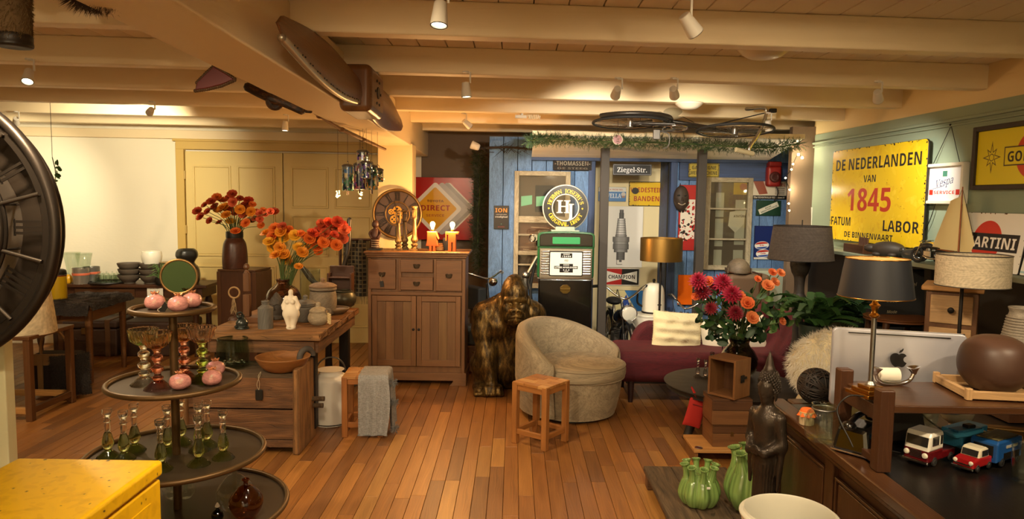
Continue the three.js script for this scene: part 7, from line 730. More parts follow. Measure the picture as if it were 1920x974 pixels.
// ---------- dark wooden counter ----------
const CY=0.76,onCt=(px,py)=>{const p=onY(px,py,CY);return[p.x,CY,p.z];};
{
const o=thing('shop_counter','dark panelled wooden shop counter with a black leather top at the right','counter',[1.31,0,-3.55]),L=2.6,D=1.7;
add(o,'carcass',new THREE.BoxGeometry(D-0.08,CY-0.06,L-0.04).translate(D/2,(CY-0.06)/2,L/2),M.walnut);
add(o,'top_border',[bx(0.09,0.045,L,0.03,CY-0.0225,L/2,0.01,2),bx(D-0.09,0.045,0.09,D/2+0.045,CY-0.0225,0.045,0.01,0)],M.mahog);add(o,'leather_top',bx(D-0.08,0.035,L-0.09,D/2+0.035,CY-0.022,L/2+0.045,0.002),mat(0x16120f,0.32,0,{bumpMap:T.mott,bumpScale:0.0005}));
add(o,'moulding',bx(0.03,0.03,L-0.02,0.02,CY-0.06,L/2,0.01,2),M.mahog);add(o,'plinth',bx(0.03,0.1,L-0.04,0.03,0.05,L/2,0.004,2),M.mahog);
for(let i=0;i<5;i++){const z=0.06+i*0.6;add(o,'stile',bx(0.025,0.58,0.08,0.032,0.4,z,0.004,1),M.mahog);if(i<4){const p=add(o,'panel',bx(0.014,0.46,0.46,0.034,0.38,z+0.3,0.006,1),M.mahog);add(p,'moulding',[bx(0.016,0.014,0.5,0.028,0.625,z+0.3,0.004,2),bx(0.016,0.014,0.5,0.028,0.14,z+0.3,0.004,2),bx(0.016,0.5,0.014,0.028,0.38,z+0.06,0.004,1),bx(0.016,0.5,0.014,0.028,0.38,z+0.54,0.004,1)],M.mahog);}}
 // raised shelf bench
const s=thing('counter_shelf','raised dark wooden shelf bench standing on the counter with square posts','shelf',[1.35,CY,-2.9]),SY=0.24;add(s,'shelf_board',bx(1.2,0.03,0.36,0.63,SY,0.165,0.005,0),M.mahog);for(const z of[0,0.32]){add(s,'post',bx(0.055,0.31,0.055,0.028,0.155,z,0.006,1),M.walnut);add(s,'post',bx(0.055,0.25,0.055,1.2,0.125,z,0.006,1),M.walnut);}add(s,'end_rail',bx(0.03,0.06,0.27,0.028,0.21,0.16,0.004,2),M.walnut);add(s,'end_rail',bx(0.03,0.03,0.27,0.028,0.03,0.16,0.004,2),M.walnut);
const SH=CY+SY+0.016,onSh=(px,py)=>{const p=onY(px,py,SH);return[p.x,SH,p.z];};
 // computer seen from behind
{const a=onZ(1556,690,-3.12),b=onZ(1806,690,-2.98),w=Math.hypot(b.x-a.x,b.z-a.z),ry=Math.atan2(-(b.z-a.z),b.x-a.x),t=thing('computer','silver all-in-one computer seen from behind with a black fruit-shaped emblem','computer',[(a.x+b.x)/2,CY,(a.z+b.z)/2],ry);const top=onZ(1680,619,-3.05).y-CY,h=top-0.1;const sh=ext(rrect(w,h,0.025),0.03,0.006,3,8);warp(sh,(v)=>{if(v.z>0.012)v.z+=0.025*(1-Math.pow(v.x/(w/2),2))*(1-Math.pow(v.y/(h/2),2));});add(t,'case',toCreasedNormals(sh.translate(0,0.1+h/2,0),0.6),M.alu);add(t,'screen_front',bx(w-0.004,h-0.004,0.004,0,0.1+h/2,-0.002,0.001),M.black);add(t,'vent_slot',bx(w*0.76,0.004,0.01,0,top-0.018,0.03,0.001),M.black);
const ap=new THREE.Shape();ap.moveTo(0,0.018);ap.bezierCurveTo(0.01,0.026,0.026,0.024,0.029,0.012);ap.bezierCurveTo(0.014,0.006,0.014,-0.012,0.031,-0.017);ap.bezierCurveTo(0.026,-0.032,0.016,-0.04,0.008,-0.036);ap.bezierCurveTo(0.003,-0.034,-0.003,-0.034,-0.008,-0.036);ap.bezierCurveTo(-0.018,-0.041,-0.034,-0.018,-0.033,0.002);ap.bezierCurveTo(-0.031,0.024,-0.012,0.027,0,0.018);const lf=new THREE.Shape();lf.moveTo(0,0.024);lf.quadraticCurveTo(0.002,0.04,0.017,0.044);lf.quadraticCurveTo(0.015,0.028,0,0.024);add(t,'emblem',mg([ext(ap,0.006,0.0008),ext(lf,0.006,0.0008)]).translate(0.0,top-0.115,0.05),mat(0x141316,0.25));add(t,'stand',[bx(0.19,0.008,0.17,0,0.004,0.02,0.003),tr(bx(0.17,0.22,0.008,0,0.11,0,0.003),0,0,0.07,-0.28)],M.alu);}
 // navy table lamp
{const p=onSh(1631,741),t=thing('table_lamp','table lamp with dark navy shade on a slim brass and steel column','lamp',p,0.25);const hy=(py)=>onZ(1632,py,p[2]).y-SH;add(t,'base',[bx(0.125,0.014,0.125,0,0.007,0,0.003),bx(0.095,0.014,0.095,0,0.021,0,0.003),bx(0.065,0.012,0.065,0,0.034,0,0.003)],M.brass);const c0=hy(592),c1=hy(556);add(t,'column',slathe([[0,0.04],[0.02,0.04],[0.012,0.055],[0.009,0.07],[0.009,c0],[0,c0]],24,40),M.steel);add(t,'collar',slathe([[0.009,c0-0.01],[0.019,c0],[0.011,c0+0.012],[0.013,c0+0.03],[0.02,c0+0.04],[0.01,c0+0.052],[0.008,c1+0.02],[0,c1+0.02]],24,40),M.brass);const y0=hy(556),y1=hy(485);add(t,'shade',lathe([[0.134,y0],[0.112,y1]],56),mat(0x0d0f17,0.55,0,{side:THREE.DoubleSide}));add(t,'shade_lining',lathe([[0.132,y0],[0.1105,y1]],56),mat(0xd9b878,0.5,0,{side:THREE.DoubleSide}));add(t,'shade_rim',[torus(0.1115,0.002,0,y1,0,PI/2,0,56,6),torus(0.1335,0.002,0,y0,0,PI/2,0,56,6)],M.brass);add(t,'spider',[rod([-0.11,y1-0.01,0],[0.11,y1-0.01,0],0.0025),rod([0,c1,0],[0,y1-0.01,0],0.004)],M.brass);add(t,'cord',tube([[-0.05,0.006,0.04],[-0.12,0.01,0.03],[-0.16,-0.04,0.02],[-0.15,-0.16,0.1]],0.003),M.black);}
 // handset-like metal handle and paper roll
{const p=onSh(1686,728),t=thing('phone_handset','polished metal telephone handset lying on the shelf in front of the computer','telephone',[p[0],SH,p[2]-0.04],0.1);add(t,'grip',tube([[-0.085,0.06,0],[-0.065,0.02,0],[0,0.006,0],[0.065,0.02,0],[0.085,0.06,0]],0.0085,30,10),M.chrome);for(const s of[-1,1])add(t,s<0?'earpiece':'mouthpiece',tr(slathe([[0,0],[0.008,0],[0.014,0.012],[0.024,0.028],[0.022,0.03],[0,0.022]],20,16),s*0.085,0.045,0,0,0,s*0.2),M.chrome);const q=thing('paper_roll','white paper roll on the shelf behind the metal handset','paper',[p[0]-0.005,SH+0.032,p[2]-0.085]);add(q,'roll',tr(cyl(0.03,0.03,0.085,0,0,0,28),0,0,0,0,0,PI/2),mat(0xd9d3c2,0.8));add(q,'core',tr(cyl(0.01,0.01,0.087,0,0,0,14),0,0,0,0,0,PI/2),M.black);}
 // stone ball on a pallet tray
{const p=onSh(1893,750),t=thing('pallet_tray','small pale wooden pallet tray on the shelf under the round brown vase','tray',[p[0]+0.0,SH,p[2]-0.1],-0.12);for(const z of[-0.13,0.13])add(t,'rail',bx(0.32,0.03,0.02,0,0.02,z,0.003,0),M.paleWood);for(const x of[-0.15,0.15])add(t,'rail',bx(0.02,0.03,0.25,x,0.02,0,0.003,2),M.paleWood);for(let i=0;i<4;i++)add(t,'slat',bx(0.3,0.008,0.05,0,0.006,-0.09+i*0.06,0.002,0),M.paleWood);for(const x of[-0.15,0.15])for(const z of[-0.13,0.13])add(t,'corner_post',bx(0.022,0.045,0.022,x,0.0225,z,0.003,1),M.paleWood);const b=thing('round_vase','heavy round brown stoneware vase with a small side opening on the pallet tray','vase',[p[0]-0.0,SH+0.011,p[2]-0.1],0.3);const sm=mat(0x4a3226,0.45,0,{bumpMap:T.mott,bumpScale:0.002});add(b,'body',smooth(slathe([[0,0],[0.06,0],[0.11,0.045],[0.127,0.105],[0.11,0.175],[0.06,0.212],[0,0.218]],48,50)),sm);at(add(b,'opening',mg([cyl(0.026,0.026,0.008,0,0,0,24),torus(0.026,0.006,0,0.003,0,PI/2,0,24,8)]),mat(0x9a8266,0.6)),0.06,0.192,0.03,0.25,0,-0.45);}
 // things on the counter
{const p=onCt(1542,828),t=thing('ribbed_jar','ribbed clear glass storage jar at the counter edge beside the shelf posts','jar',p);add(t,'jar',flute(slathe([[0,0.003],[0.05,0.003],[0.068,0.02],[0.072,0.08],[0.062,0.12],[0.045,0.135],[0.045,0.155],[0.05,0.158],[0.042,0.156],[0.042,0.135],[0.058,0.118],[0.067,0.08],[0.063,0.024],[0,0.012]],80,60),20,0.02),clearGlass);add(t,'neck_wire',torus(0.046,0.003,0,0.14,0,PI/2,0,36,6),M.steel);
const q=onCt(1512,796),s=thing('honey_jar','small cream jar with an orange fabric cover near the back corner of the counter','jar',q);add(s,'body',slathe([[0,0],[0.028,0],[0.032,0.008],[0.032,0.05],[0.028,0.055],[0,0.055]],24,20),mat(0xb9a482,0.5));add(s,'fabric_cover',warp(slathe([[0,0.075],[0.022,0.073],[0.03,0.06],[0.029,0.055],[0.038,0.04]],36,20),(v)=>{if(v.y<0.055){const a=Math.atan2(v.z,v.x),k=1+0.16*Math.sin(a*8);v.x*=k;v.z*=k;}}),mat(0xd8641e,0.8,0,{side:THREE.DoubleSide}));add(s,'cord',torus(0.03,0.003,0,0.057,0,PI/2,0,24,6),mat(0xc9a060,0.8));
const w=thing('woven_ball','dark brown woven ball half hidden behind the computer on the far counter corner','ornament',[1.5,CY+0.092,-3.44]);add(w,'core',ball(0.085,0,0,0,[1,1,1],28),mat(0x15110d,0.8));const vb=[];for(let i=0;i<36;i++)vb.push(tr(torus(0.088,0.0032,0,0,0,0,0,48,6),0,0,0,rnd(PI),rnd(PI),rnd(PI)));add(w,'vines',vb,mat(0x261a11,0.6)).userData.kind='stuff';}
{const p=onCt(1606,850),t=thing('telephone','black telephone with chrome trim behind the shelf posts on the counter','telephone',[p[0]+0.02,CY,p[2]-0.02],0.7);add(t,'body',warp(bx(0.17,0.11,0.15,0,0.06,0,0.02),(v)=>{if(v.y>0.06){v.z*=0.8;v.x*=0.9;}}),M.blackGloss);add(t,'dial',tr(slathe([[0,0],[0.04,0],[0.04,0.006],[0.03,0.01],[0,0.008]],28,16),0,0.065,0.058,1.0),M.chrome);add(t,'handset',[tube([[-0.1,0.13,0],[-0.05,0.15,0],[0.05,0.15,0],[0.1,0.13,0]],0.012,20,8),ball(0.028,-0.1,0.125,0,[1,0.7,1],14),ball(0.028,0.1,0.125,0,[1,0.7,1],14)],M.blackGloss);add(t,'trim',bx(0.175,0.008,0.155,0,0.012,0,0.003),M.chrome);const q=onCt(1650,862),s=thing('shaker','chrome and glass shaker lying on the counter behind the near post','shaker',[q[0],CY+0.02,q[2]-0.03],-0.7);add(s,'barrel',tr(cyl(0.019,0.019,0.07,0,0,0,20),0,0,0,0,0,PI/2),M.chrome);add(s,'tube',tr(cyl(0.017,0.017,0.05,0,0,0,20),0.06,0,0,0,0,PI/2),clearGlass);}
{const p=onCt(1680,824),t=thing('tablet','dark grey tablet leaning on a stand under the counter shelf','tablet',[p[0],CY,p[2]+0.03],0.12);const tb=add(t,'slab',ext(rrect(0.2,0.145,0.01),0.009,0.002),mat(0x4b4843,0.4,0.4));at(tb,0,0.08,0,-0.35);add(t,'cable',tube([[0.1,0.12,-0.03],[0.15,0.07,0],[0.24,0.02,0.03],[0.3,0.005,0.06]],0.0035),mat(0x8d8474,0.6));add(t,'stand',bx(0.12,0.02,0.08,0,0.01,-0.02,0.004),M.black);
const q=onCt(1812,815),b=thing('bowl','white porcelain bowl in the dark under the counter shelf','bowl',[q[0]+0.03,CY,q[2]-0.12]);add(b,'bowl',slathe([[0,0],[0.03,0],[0.032,0.012],[0.06,0.035],[0.07,0.07],[0.066,0.07],[0.05,0.036],[0,0.018]],36,36),M.whiteGloss);const g=onCt(1755,835),gl=thing('goblet','cloudy glass goblet under the counter shelf behind the white van','glass',[g[0],CY,g[2]-0.06]);add(gl,'bowl',slathe([[0,0.05],[0.014,0.055],[0.034,0.085],[0.04,0.13],[0.038,0.13],[0.03,0.085],[0,0.06]],28,30),clearGlass);add(gl,'stem',slathe([[0,0],[0.03,0],[0.028,0.005],[0.006,0.012],[0.006,0.045],[0.014,0.055]],24,20),clearGlass);
const r=onCt(1895,835),br=thing('wire_brush','brass coloured bristle brush lying at the right under the shelf','brush',[r[0],CY+0.03,r[2]-0.06],-0.35);add(br,'back',bx(0.2,0.014,0.045,0,0.022,0,0.006,0),M.oldBrass);const bl=[];for(let i=0;i<30;i++)for(let j=0;j<5;j++)bl.push(rod([-0.09+i*0.0062,0.016,-0.016+j*0.008],[-0.09+i*0.0062,-0.028,-0.018+j*0.009],0.0012,0.0008,4));add(br,'bristles',bl,M.brass).userData.kind='stuff';
const tm=onCt(1917,903),tu=thing('tumbler','clear glass tumbler cut off by the right picture edge on the counter','glass',[tm[0],CY,tm[2]]);add(tu,'glass',slathe([[0,0.002],[0.032,0.002],[0.034,0.012],[0.04,0.125],[0.037,0.125],[0.031,0.018],[0,0.016]],36,30),clearGlass);add(tu,'rim',torus(0.0385,0.0016,0,0.125,0,PI/2,0,36,6),clearGlass);}
 // tin toy vehicles
const tw=(o2,spots,r)=>{for(const[x,z]of spots){const w=add(o2,'wheel',tr(mg([torus(r*0.75,r*0.28,0,0,0,0,0,20,8),cyl(r*0.6,r*0.6,r*0.4,0,0,0,14).rotateX(PI/2)]),x,r,z),M.rubber);add(w,'hub',tr(slathe([[0,0.003],[r*0.35,0.0025],[r*0.6,0]],14,8),x,r,z+Math.sign(z)*r*0.22,Math.sign(z)*PI/2),M.steel);}};
const glz=mat(0x2a2826,0.12),hl=mat(0xe6e0cc,0.2),prof=(a,wd,m,nm,o2,b=0.006)=>add(o2,nm,ext(shape(a),wd,b,2).translate(0,0,-wd/2),m);
const setCar=(name,lab,A,B,mk)=>{const a=V(...onCt(...A)),b=V(...onCt(...B)),d=b.clone().sub(a),o2=thing(name,lab,'toy car',[0,CY,0],Math.atan2(-d.z,d.x),'tin toy vehicles on the counter');o2.position.copy(a);mk(o2,d.length());return o2;};
 // local x runs from the front bumper (0) to the back, z across
setCar('toy_van','white roofed dark red tin toy van, foremost of the toys on the counter',[1716,872],[1790,846],(o2)=>{const rd=mat(0x5e0f14,0.25),wh=mat(0xe4dfd0,0.25);prof([[0,0.018],[0.2,0.018],[0.2,0.045],[0.105,0.05],[0.105,0.062],[0,0.062]],0.095,rd,'lower_body',o2);prof([[0.0,0.06],[0.106,0.06],[0.106,0.12],[0.098,0.13],[0.02,0.128],[0.01,0.115]],0.095,wh,'cab',o2,0.008);add(o2,'windscreen',tr(bx(0.004,0.036,0.08,0,0,0,0.001),0.006,0.095,0,0,0,-0.16),glz);for(const s of[-1,1])add(o2,'side_window',bx(0.07,0.034,0.003,0.058,0.098,s*0.048,0.001),glz);for(const s of[-1,1]){add(o2,'window_post',bx(0.005,0.036,0.005,0.07,0.098,s*0.049,0.001),wh);add(o2,'headlamp',tr(slathe([[0,0.008],[0.009,0.006],[0.011,0]],14,8),-0.001,0.045,s*0.034,0,0,PI/2),hl);}add(o2,'grille',[0,1,2,3,4].map((i)=>bx(0.004,0.003,0.042,-0.002,0.034+i*0.006,0,0.001)),M.steel);add(o2,'bumper',bx(0.012,0.012,0.1,-0.004,0.018,0,0.004),M.chrome);tw(o2,[[0.045,0.045],[0.045,-0.045],[0.165,0.045],[0.165,-0.045]],0.018);});
setCar('toy_pickup','small cream roofed red tin toy pickup in front of the blue truck',[1805,883],[1850,868],(o2)=>{const rd=mat(0x9c1a1c,0.25),wh=mat(0xd9cfb4,0.25);prof([[0,0.014],[0.13,0.014],[0.13,0.045],[0.045,0.05],[0.0,0.042]],0.075,rd,'body',o2);prof([[0.04,0.046],[0.115,0.046],[0.108,0.078],[0.098,0.083],[0.062,0.082],[0.05,0.075]],0.068,wh,'cab',o2);add(o2,'windscreen',tr(bx(0.003,0.024,0.056,0,0,0,0.001),0.044,0.063,0,0,0,-0.35),glz);for(const s of[-1,1]){add(o2,'side_window',bx(0.042,0.022,0.003,0.082,0.064,s*0.034,0.001),glz);add(o2,'headlamp',tr(slathe([[0,0.006],[0.007,0.004],[0.008,0]],12,8),-0.001,0.036,s*0.028,0,0,PI/2),hl);}add(o2,'bumper',[bx(0.01,0.01,0.08,-0.004,0.014,0,0.003),bx(0.006,0.006,0.06,-0.003,0.026,0,0.002)],M.chrome);tw(o2,[[0.03,0.036],[0.03,-0.036],[0.11,0.036],[0.11,-0.036]],0.014);});
const lb=mat(0x3f8fb8,0.3),db=mat(0x1d4f8e,0.3);
setCar('toy_truck','light blue tin box truck behind the white van on the counter',[1782,846],[1850,826],(o2)=>{prof([[0,0.02],[0.19,0.02],[0.19,0.09],[0,0.09]],0.085,lb,'box',o2);add(o2,'rear_window',bx(0.05,0.028,0.003,0.14,0.05,0.0435,0.001),M.black);tw(o2,[[0.04,0.04],[0.04,-0.04],[0.15,0.04],[0.15,-0.04]],0.017);add(o2,'chassis',bx(0.2,0.01,0.07,0.095,0.018,0,0.002),M.black);});
{const a=onY(1795,812,CY+0.1),o2=thing('toy_boat','small blue tin speedboat lying on top of the light blue toy truck','toy boat',[a.x+0.03,CY+0.091,a.z],0.35);prof([[-0.07,0.0],[0.07,0.0],[0.075,0.025],[-0.095,0.02]],0.05,lb,'hull',o2,0.008);add(o2,'deck',bx(0.13,0.006,0.045,0.0,0.027,0,0.002),mat(0x2a5a78,0.3));add(o2,'cabin',bx(0.04,0.014,0.03,0.02,0.035,0,0.004),M.black);}
setCar('toy_bus','dark blue tin toy truck with black openings and a patterned roof at the right',[1842,872],[1905,852],(o2)=>{prof([[0,0.02],[0.18,0.02],[0.18,0.1],[0.01,0.1],[0,0.09]],0.1,db,'body',o2);add(o2,'side_opening',bx(0.11,0.026,0.003,0.1,0.04,0.051,0.001),M.black);add(o2,'front_opening',bx(0.003,0.045,0.07,-0.001,0.06,0,0.001),M.black);add(o2,'name_strip',bx(0.08,0.01,0.003,0.1,0.075,0.051,0.001),mat(0xa8a496,0.4));add(o2,'roof_plate',bx(0.15,0.006,0.08,0.095,0.102,0,0.002),mat(0x8a8660,0.5,0,{map:T.patch}));tw(o2,[[0.04,0.046],[0.04,-0.046],[0.15,0.046],[0.15,-0.046]],0.018);});
{const a=onY(1862,806,CY+0.1),o2=thing('toy_typewriter','black tin cash machine toy behind the blue toy trucks','toy',[a.x+0.02,CY,a.z-0.02],0.2);add(o2,'case',bx(0.14,0.07,0.09,0,0.035,0,0.008),M.blackGloss);const k=[];for(let i=0;i<5;i++)for(let j=0;j<3;j++)k.push(cyl(0.007,0.007,0.012,-0.05+i*0.022,0.076,-0.02+j*0.02,10));add(o2,'keys',k,M.steel);}
}
// ---------- behind the counter ----------
{ // tall narrow chest of drawers
const p=onZ(1785,600,-4.15),o=thing('drawer_chest','tall narrow chest with pale drawer fronts standing behind the computer','chest of drawers',[p.x+0.03,0,-4.2],-0.6),h=onZ(1785,537,-4.1).y,w=0.26,d=0.3;add(o,'carcass',bx(w,h-0.03,d,0,(h-0.03)/2,0,0.004,1),M.teakDark);add(o,'top_board',bx(w+0.05,0.03,d+0.05,0,h-0.015,0,0.008,0),M.teakLight);for(let i=0;i<6;i++){const y=h-0.135-i*0.19;if(y<0.1)break;const dr=add(o,'drawer',bx(w-0.05,0.165,0.02,0,y,d/2,0.005,0),M.paleWood);add(dr,'knob',tr(slathe([[0,0],[0.008,0],[0.009,0.012],[0.017,0.018],[0.015,0.028],[0,0.031]],16,16),0,y,d/2+0.01,PI/2),M.iron);}
const z=-3.72,q=onZ(1824,508,z),l=thing('floor_lamp','lamp with a beige linen drum shade on a thin dark stem behind the counter','lamp',[q.x,0,z]);const y0=onZ(1824,536,z).y,y1=onZ(1824,478,z).y,r=0.172;add(l,'shade',lathe([[r,y0],[r,y1]],60),phy(0xd8cab0,0.9,{side:THREE.DoubleSide,map:T.linen,bumpMap:T.linen,bumpScale:0.001}));add(l,'shade_ring',[torus(r,0.003,0,y0,0,PI/2,0,60,6),torus(r,0.003,0,y1,0,PI/2,0,60,6)],M.greyMetal);add(l,'stem',cyl(0.009,0.009,y1-0.03,-0.05,(y1-0.03)/2,0,12),M.iron);add(l,'spider',[rod([-r,y1-0.03,0],[r,y1-0.03,0],0.003)],M.iron);add(l,'foot',cyl(0.13,0.13,0.015,-0.05,0.0075,0,32),M.iron);
const c=onZ(1700,560,-5.08),cb=thing('chalkboard','black chalkboard with handwritten pale lettering behind the navy lamp','board',[c.x-0.03,c.y,-5.1]);cb.rotation.x=-0.12;panel(cb,0.34,0.42,0.012,face(0.34,0.42,900,(x,W,H)=>{x.fillStyle='#121110';x.fillRect(0,0,W,H);const f=(s,y,k,sz)=>txt(x,s,W*k,H*y,sz,'#a89c7c','italic','sans-serif');f('Cadowinkel',0.26,0.56,32);f('* * * * *',0.42,0.6,22);f('Oude',0.55,0.3,30);f('Mode',0.74,0.3,26);f('al..voor',0.82,0.66,26);}),M.black,0.004,0.7);const tb=thing('small_table','small brown table with a rounded top under the chalkboard','table',[2.74,0,-5.02]);const th=onZ(1690,605,-4.75).y;add(tb,'table_top',slathe([[0,th-0.03],[0.2,th-0.03],[0.215,th-0.015],[0.205,th],[0,th]],48,24),wood(0x7a4a26,0.45));for(const s of[[-1,-1],[1,-1],[-1,1],[1,1]])add(tb,'leg',rod([s[0]*0.18,0,s[1]*0.15],[s[0]*0.14,th-0.03,s[1]*0.12],0.018,0.024),M.walnut);
const v=onZ(1917,630,-3.3),rv=thing('ribbed_vase','tall grey ribbed ceramic vase cut off by the right picture edge','vase',[v.x,onZ(1905,684,-3.3).y,-3.3]);const gm=mat(0x8d8272,0.6,0,{map:T.mott});const rings=[];for(let i=0;i<9;i++)rings.push(torus(0.066+i*0.0022,0.004,0,0.225-i*0.013,0,PI/2,0,40,6));add(rv,'body',slathe([[0,0],[0.075,0],[0.095,0.05],[0.09,0.1],[0.065,0.22],[0.058,0.25],[0.064,0.27],[0.056,0.268],[0.05,0.25],[0,0.2]],44,50),gm);add(rv,'ridge',rings,gm);const pd=thing('plinth','short dark wooden plinth under the grey ribbed vase on the counter','plinth',[v.x,CY,-3.3]);const ph=rv.position.y-CY-0.001;add(pd,'column',bx(0.24,ph-0.02,0.24,0,(ph-0.02)/2,0,0.004,1),M.walnut);add(pd,'cap',bx(0.27,0.02,0.27,0,ph-0.01,0,0.004),M.walnut);
 // white sheepskin chair
const wz=-4.45,w0=onZ(1530,720,wz),wc=thing('fur_chair','low cream armchair covered with a shaggy white sheepskin','armchair',[w0.x+0.25,0,wz-0.14],-0.45);const wm=mat(0xd9cca8,0.85,0,{bumpMap:T.mott,bumpScale:0.001});add(wc,'seat',new RoundedBoxGeometry(0.62,0.22,0.6,4,0.08).translate(0,0.33,0.02),wm);const bk=smooth(ball(0.34,0,0.62,-0.2,[1.05,0.78,0.42],30));const bb=add(wc,'back',bk,wm);fur(bb,bk,16000,0.05,0.0016,mat(0xf4efe2,0.95),0.35);for(const[x,z]of[[-0.24,0.24],[0.24,0.24],[-0.24,-0.2],[0.24,-0.2]])add(wc,'leg',rod([x*1.05,0,z],[x,0.24,z*0.9],0.014,0.018),M.walnut);add(wc,'piping',[tube([[-0.28,0.43,0.28],[0,0.44,0.31],[0.28,0.43,0.28]],0.006)],wm);
 // dark grey lamp with turned column
const dz=-5.95,dl=onZ(1502,470,dz),d2=thing('floor_lamp','large lamp with a dark grey textured shade on a thick turned wooden column','lamp',[dl.x,0,dz]);const a0=onZ(1504,487,dz).y,a1=onZ(1504,424,dz).y;add(d2,'shade',lathe([[0.262,a0],[0.228,a1]],60),mat(0x4a4038,0.9,0,{side:THREE.DoubleSide,map:T.linen,bumpMap:T.linen,bumpScale:0.001}));add(d2,'shade_ring',[torus(0.262,0.003,0,a0,0,PI/2,0,60,6),torus(0.228,0.003,0,a1,0,PI/2,0,60,6)],M.iron);add(d2,'column',slathe([[0,0],[0.16,0],[0.15,0.05],[0.06,0.1],[0.045,0.3],[0.06,0.5],[0.04,0.6],[0.045,0.8],[0.06,0.95],[0.042,1.0],[0.045,a0-0.16],[0.07,a0-0.1],[0.08,a0-0.02],[0.03,a0+0.02],[0,a0+0.02]],32,80),M.blackWood);add(d2,'spider',[rod([-0.225,a1-0.02,0],[0.225,a1-0.02,0],0.003),rod([0,a0,0],[0,a1+0.05,0],0.005)],M.iron);
}
{ // ferns and greenery behind
const fern=(lab,p,n,len,m)=>{const o=thing('potted_fern',lab,'plant',p);add(o,'pot',slathe([[0,0],[0.1,0],[0.13,0.2],[0.12,0.2],[0.1,0.17],[0,0.17]],28,20),mat(0x2d3a30,0.6));const lf=new THREE.CircleGeometry(0.045,5).scale(0.22,1,1).translate(0,0.045,0);for(let i=0;i<n;i++){const a=rnd(2*PI),r=len*rnd(0.6,1),h=rnd(0.25,0.7)*len*1.4,c=new THREE.QuadraticBezierCurve3(V(0,0.17,0),V(Math.cos(a)*r*0.35,0.17+h,Math.sin(a)*r*0.35),V(Math.cos(a)*r,0.17+h*0.6,Math.sin(a)*r));const L=[tube(c.getPoints(6),0.003,10,4)];for(let k=3;k<18;k++){const q=c.getPoint(k/18),tg=c.getTangent(k/18);for(const s of[-1,1]){const g=lf.clone();g.scale(1,(1.15-k/20)*1.3,1);const side=V(-tg.z,0,tg.x).normalize().multiplyScalar(s).addScaledVector(tg,0.6).normalize();g.applyQuaternion(new THREE.Quaternion().setFromUnitVectors(V(0,1,0),side));L.push(g.translate(q.x,q.y,q.z));}}add(o,'frond',mg(L.map((g)=>{g.deleteAttribute('uv');return g;})),m);}return o;};
const p=onZ(1532,600,-5.35);fern('leafy green fern between the chaise and the chalkboard',[p.x,0.62,-5.35],32,0.38,M.leaf);const q=onZ(1604,590,-5.6);fern('dark drooping palm fern behind the navy lampshade',[q.x-0.06,0.62,-5.6],30,0.29,M.leafDark);for(const[x,z,l]of[[p.x,-5.35,'plant stand under the leafy green fern'],[q.x-0.06,-5.6,'plant stand under the dark palm fern']]){const s=thing('plant_stand','low black '+l,'stand',[x,0,z]);add(s,'top',cyl(0.15,0.15,0.02,0,0.609,0,28),M.iron);for(let k=0;k<3;k++)add(s,'leg',rod([Math.cos(k*2.1)*0.14,0,Math.sin(k*2.1)*0.14],[Math.cos(k*2.1)*0.1,0.6,Math.sin(k*2.1)*0.1],0.01),M.iron);}
}
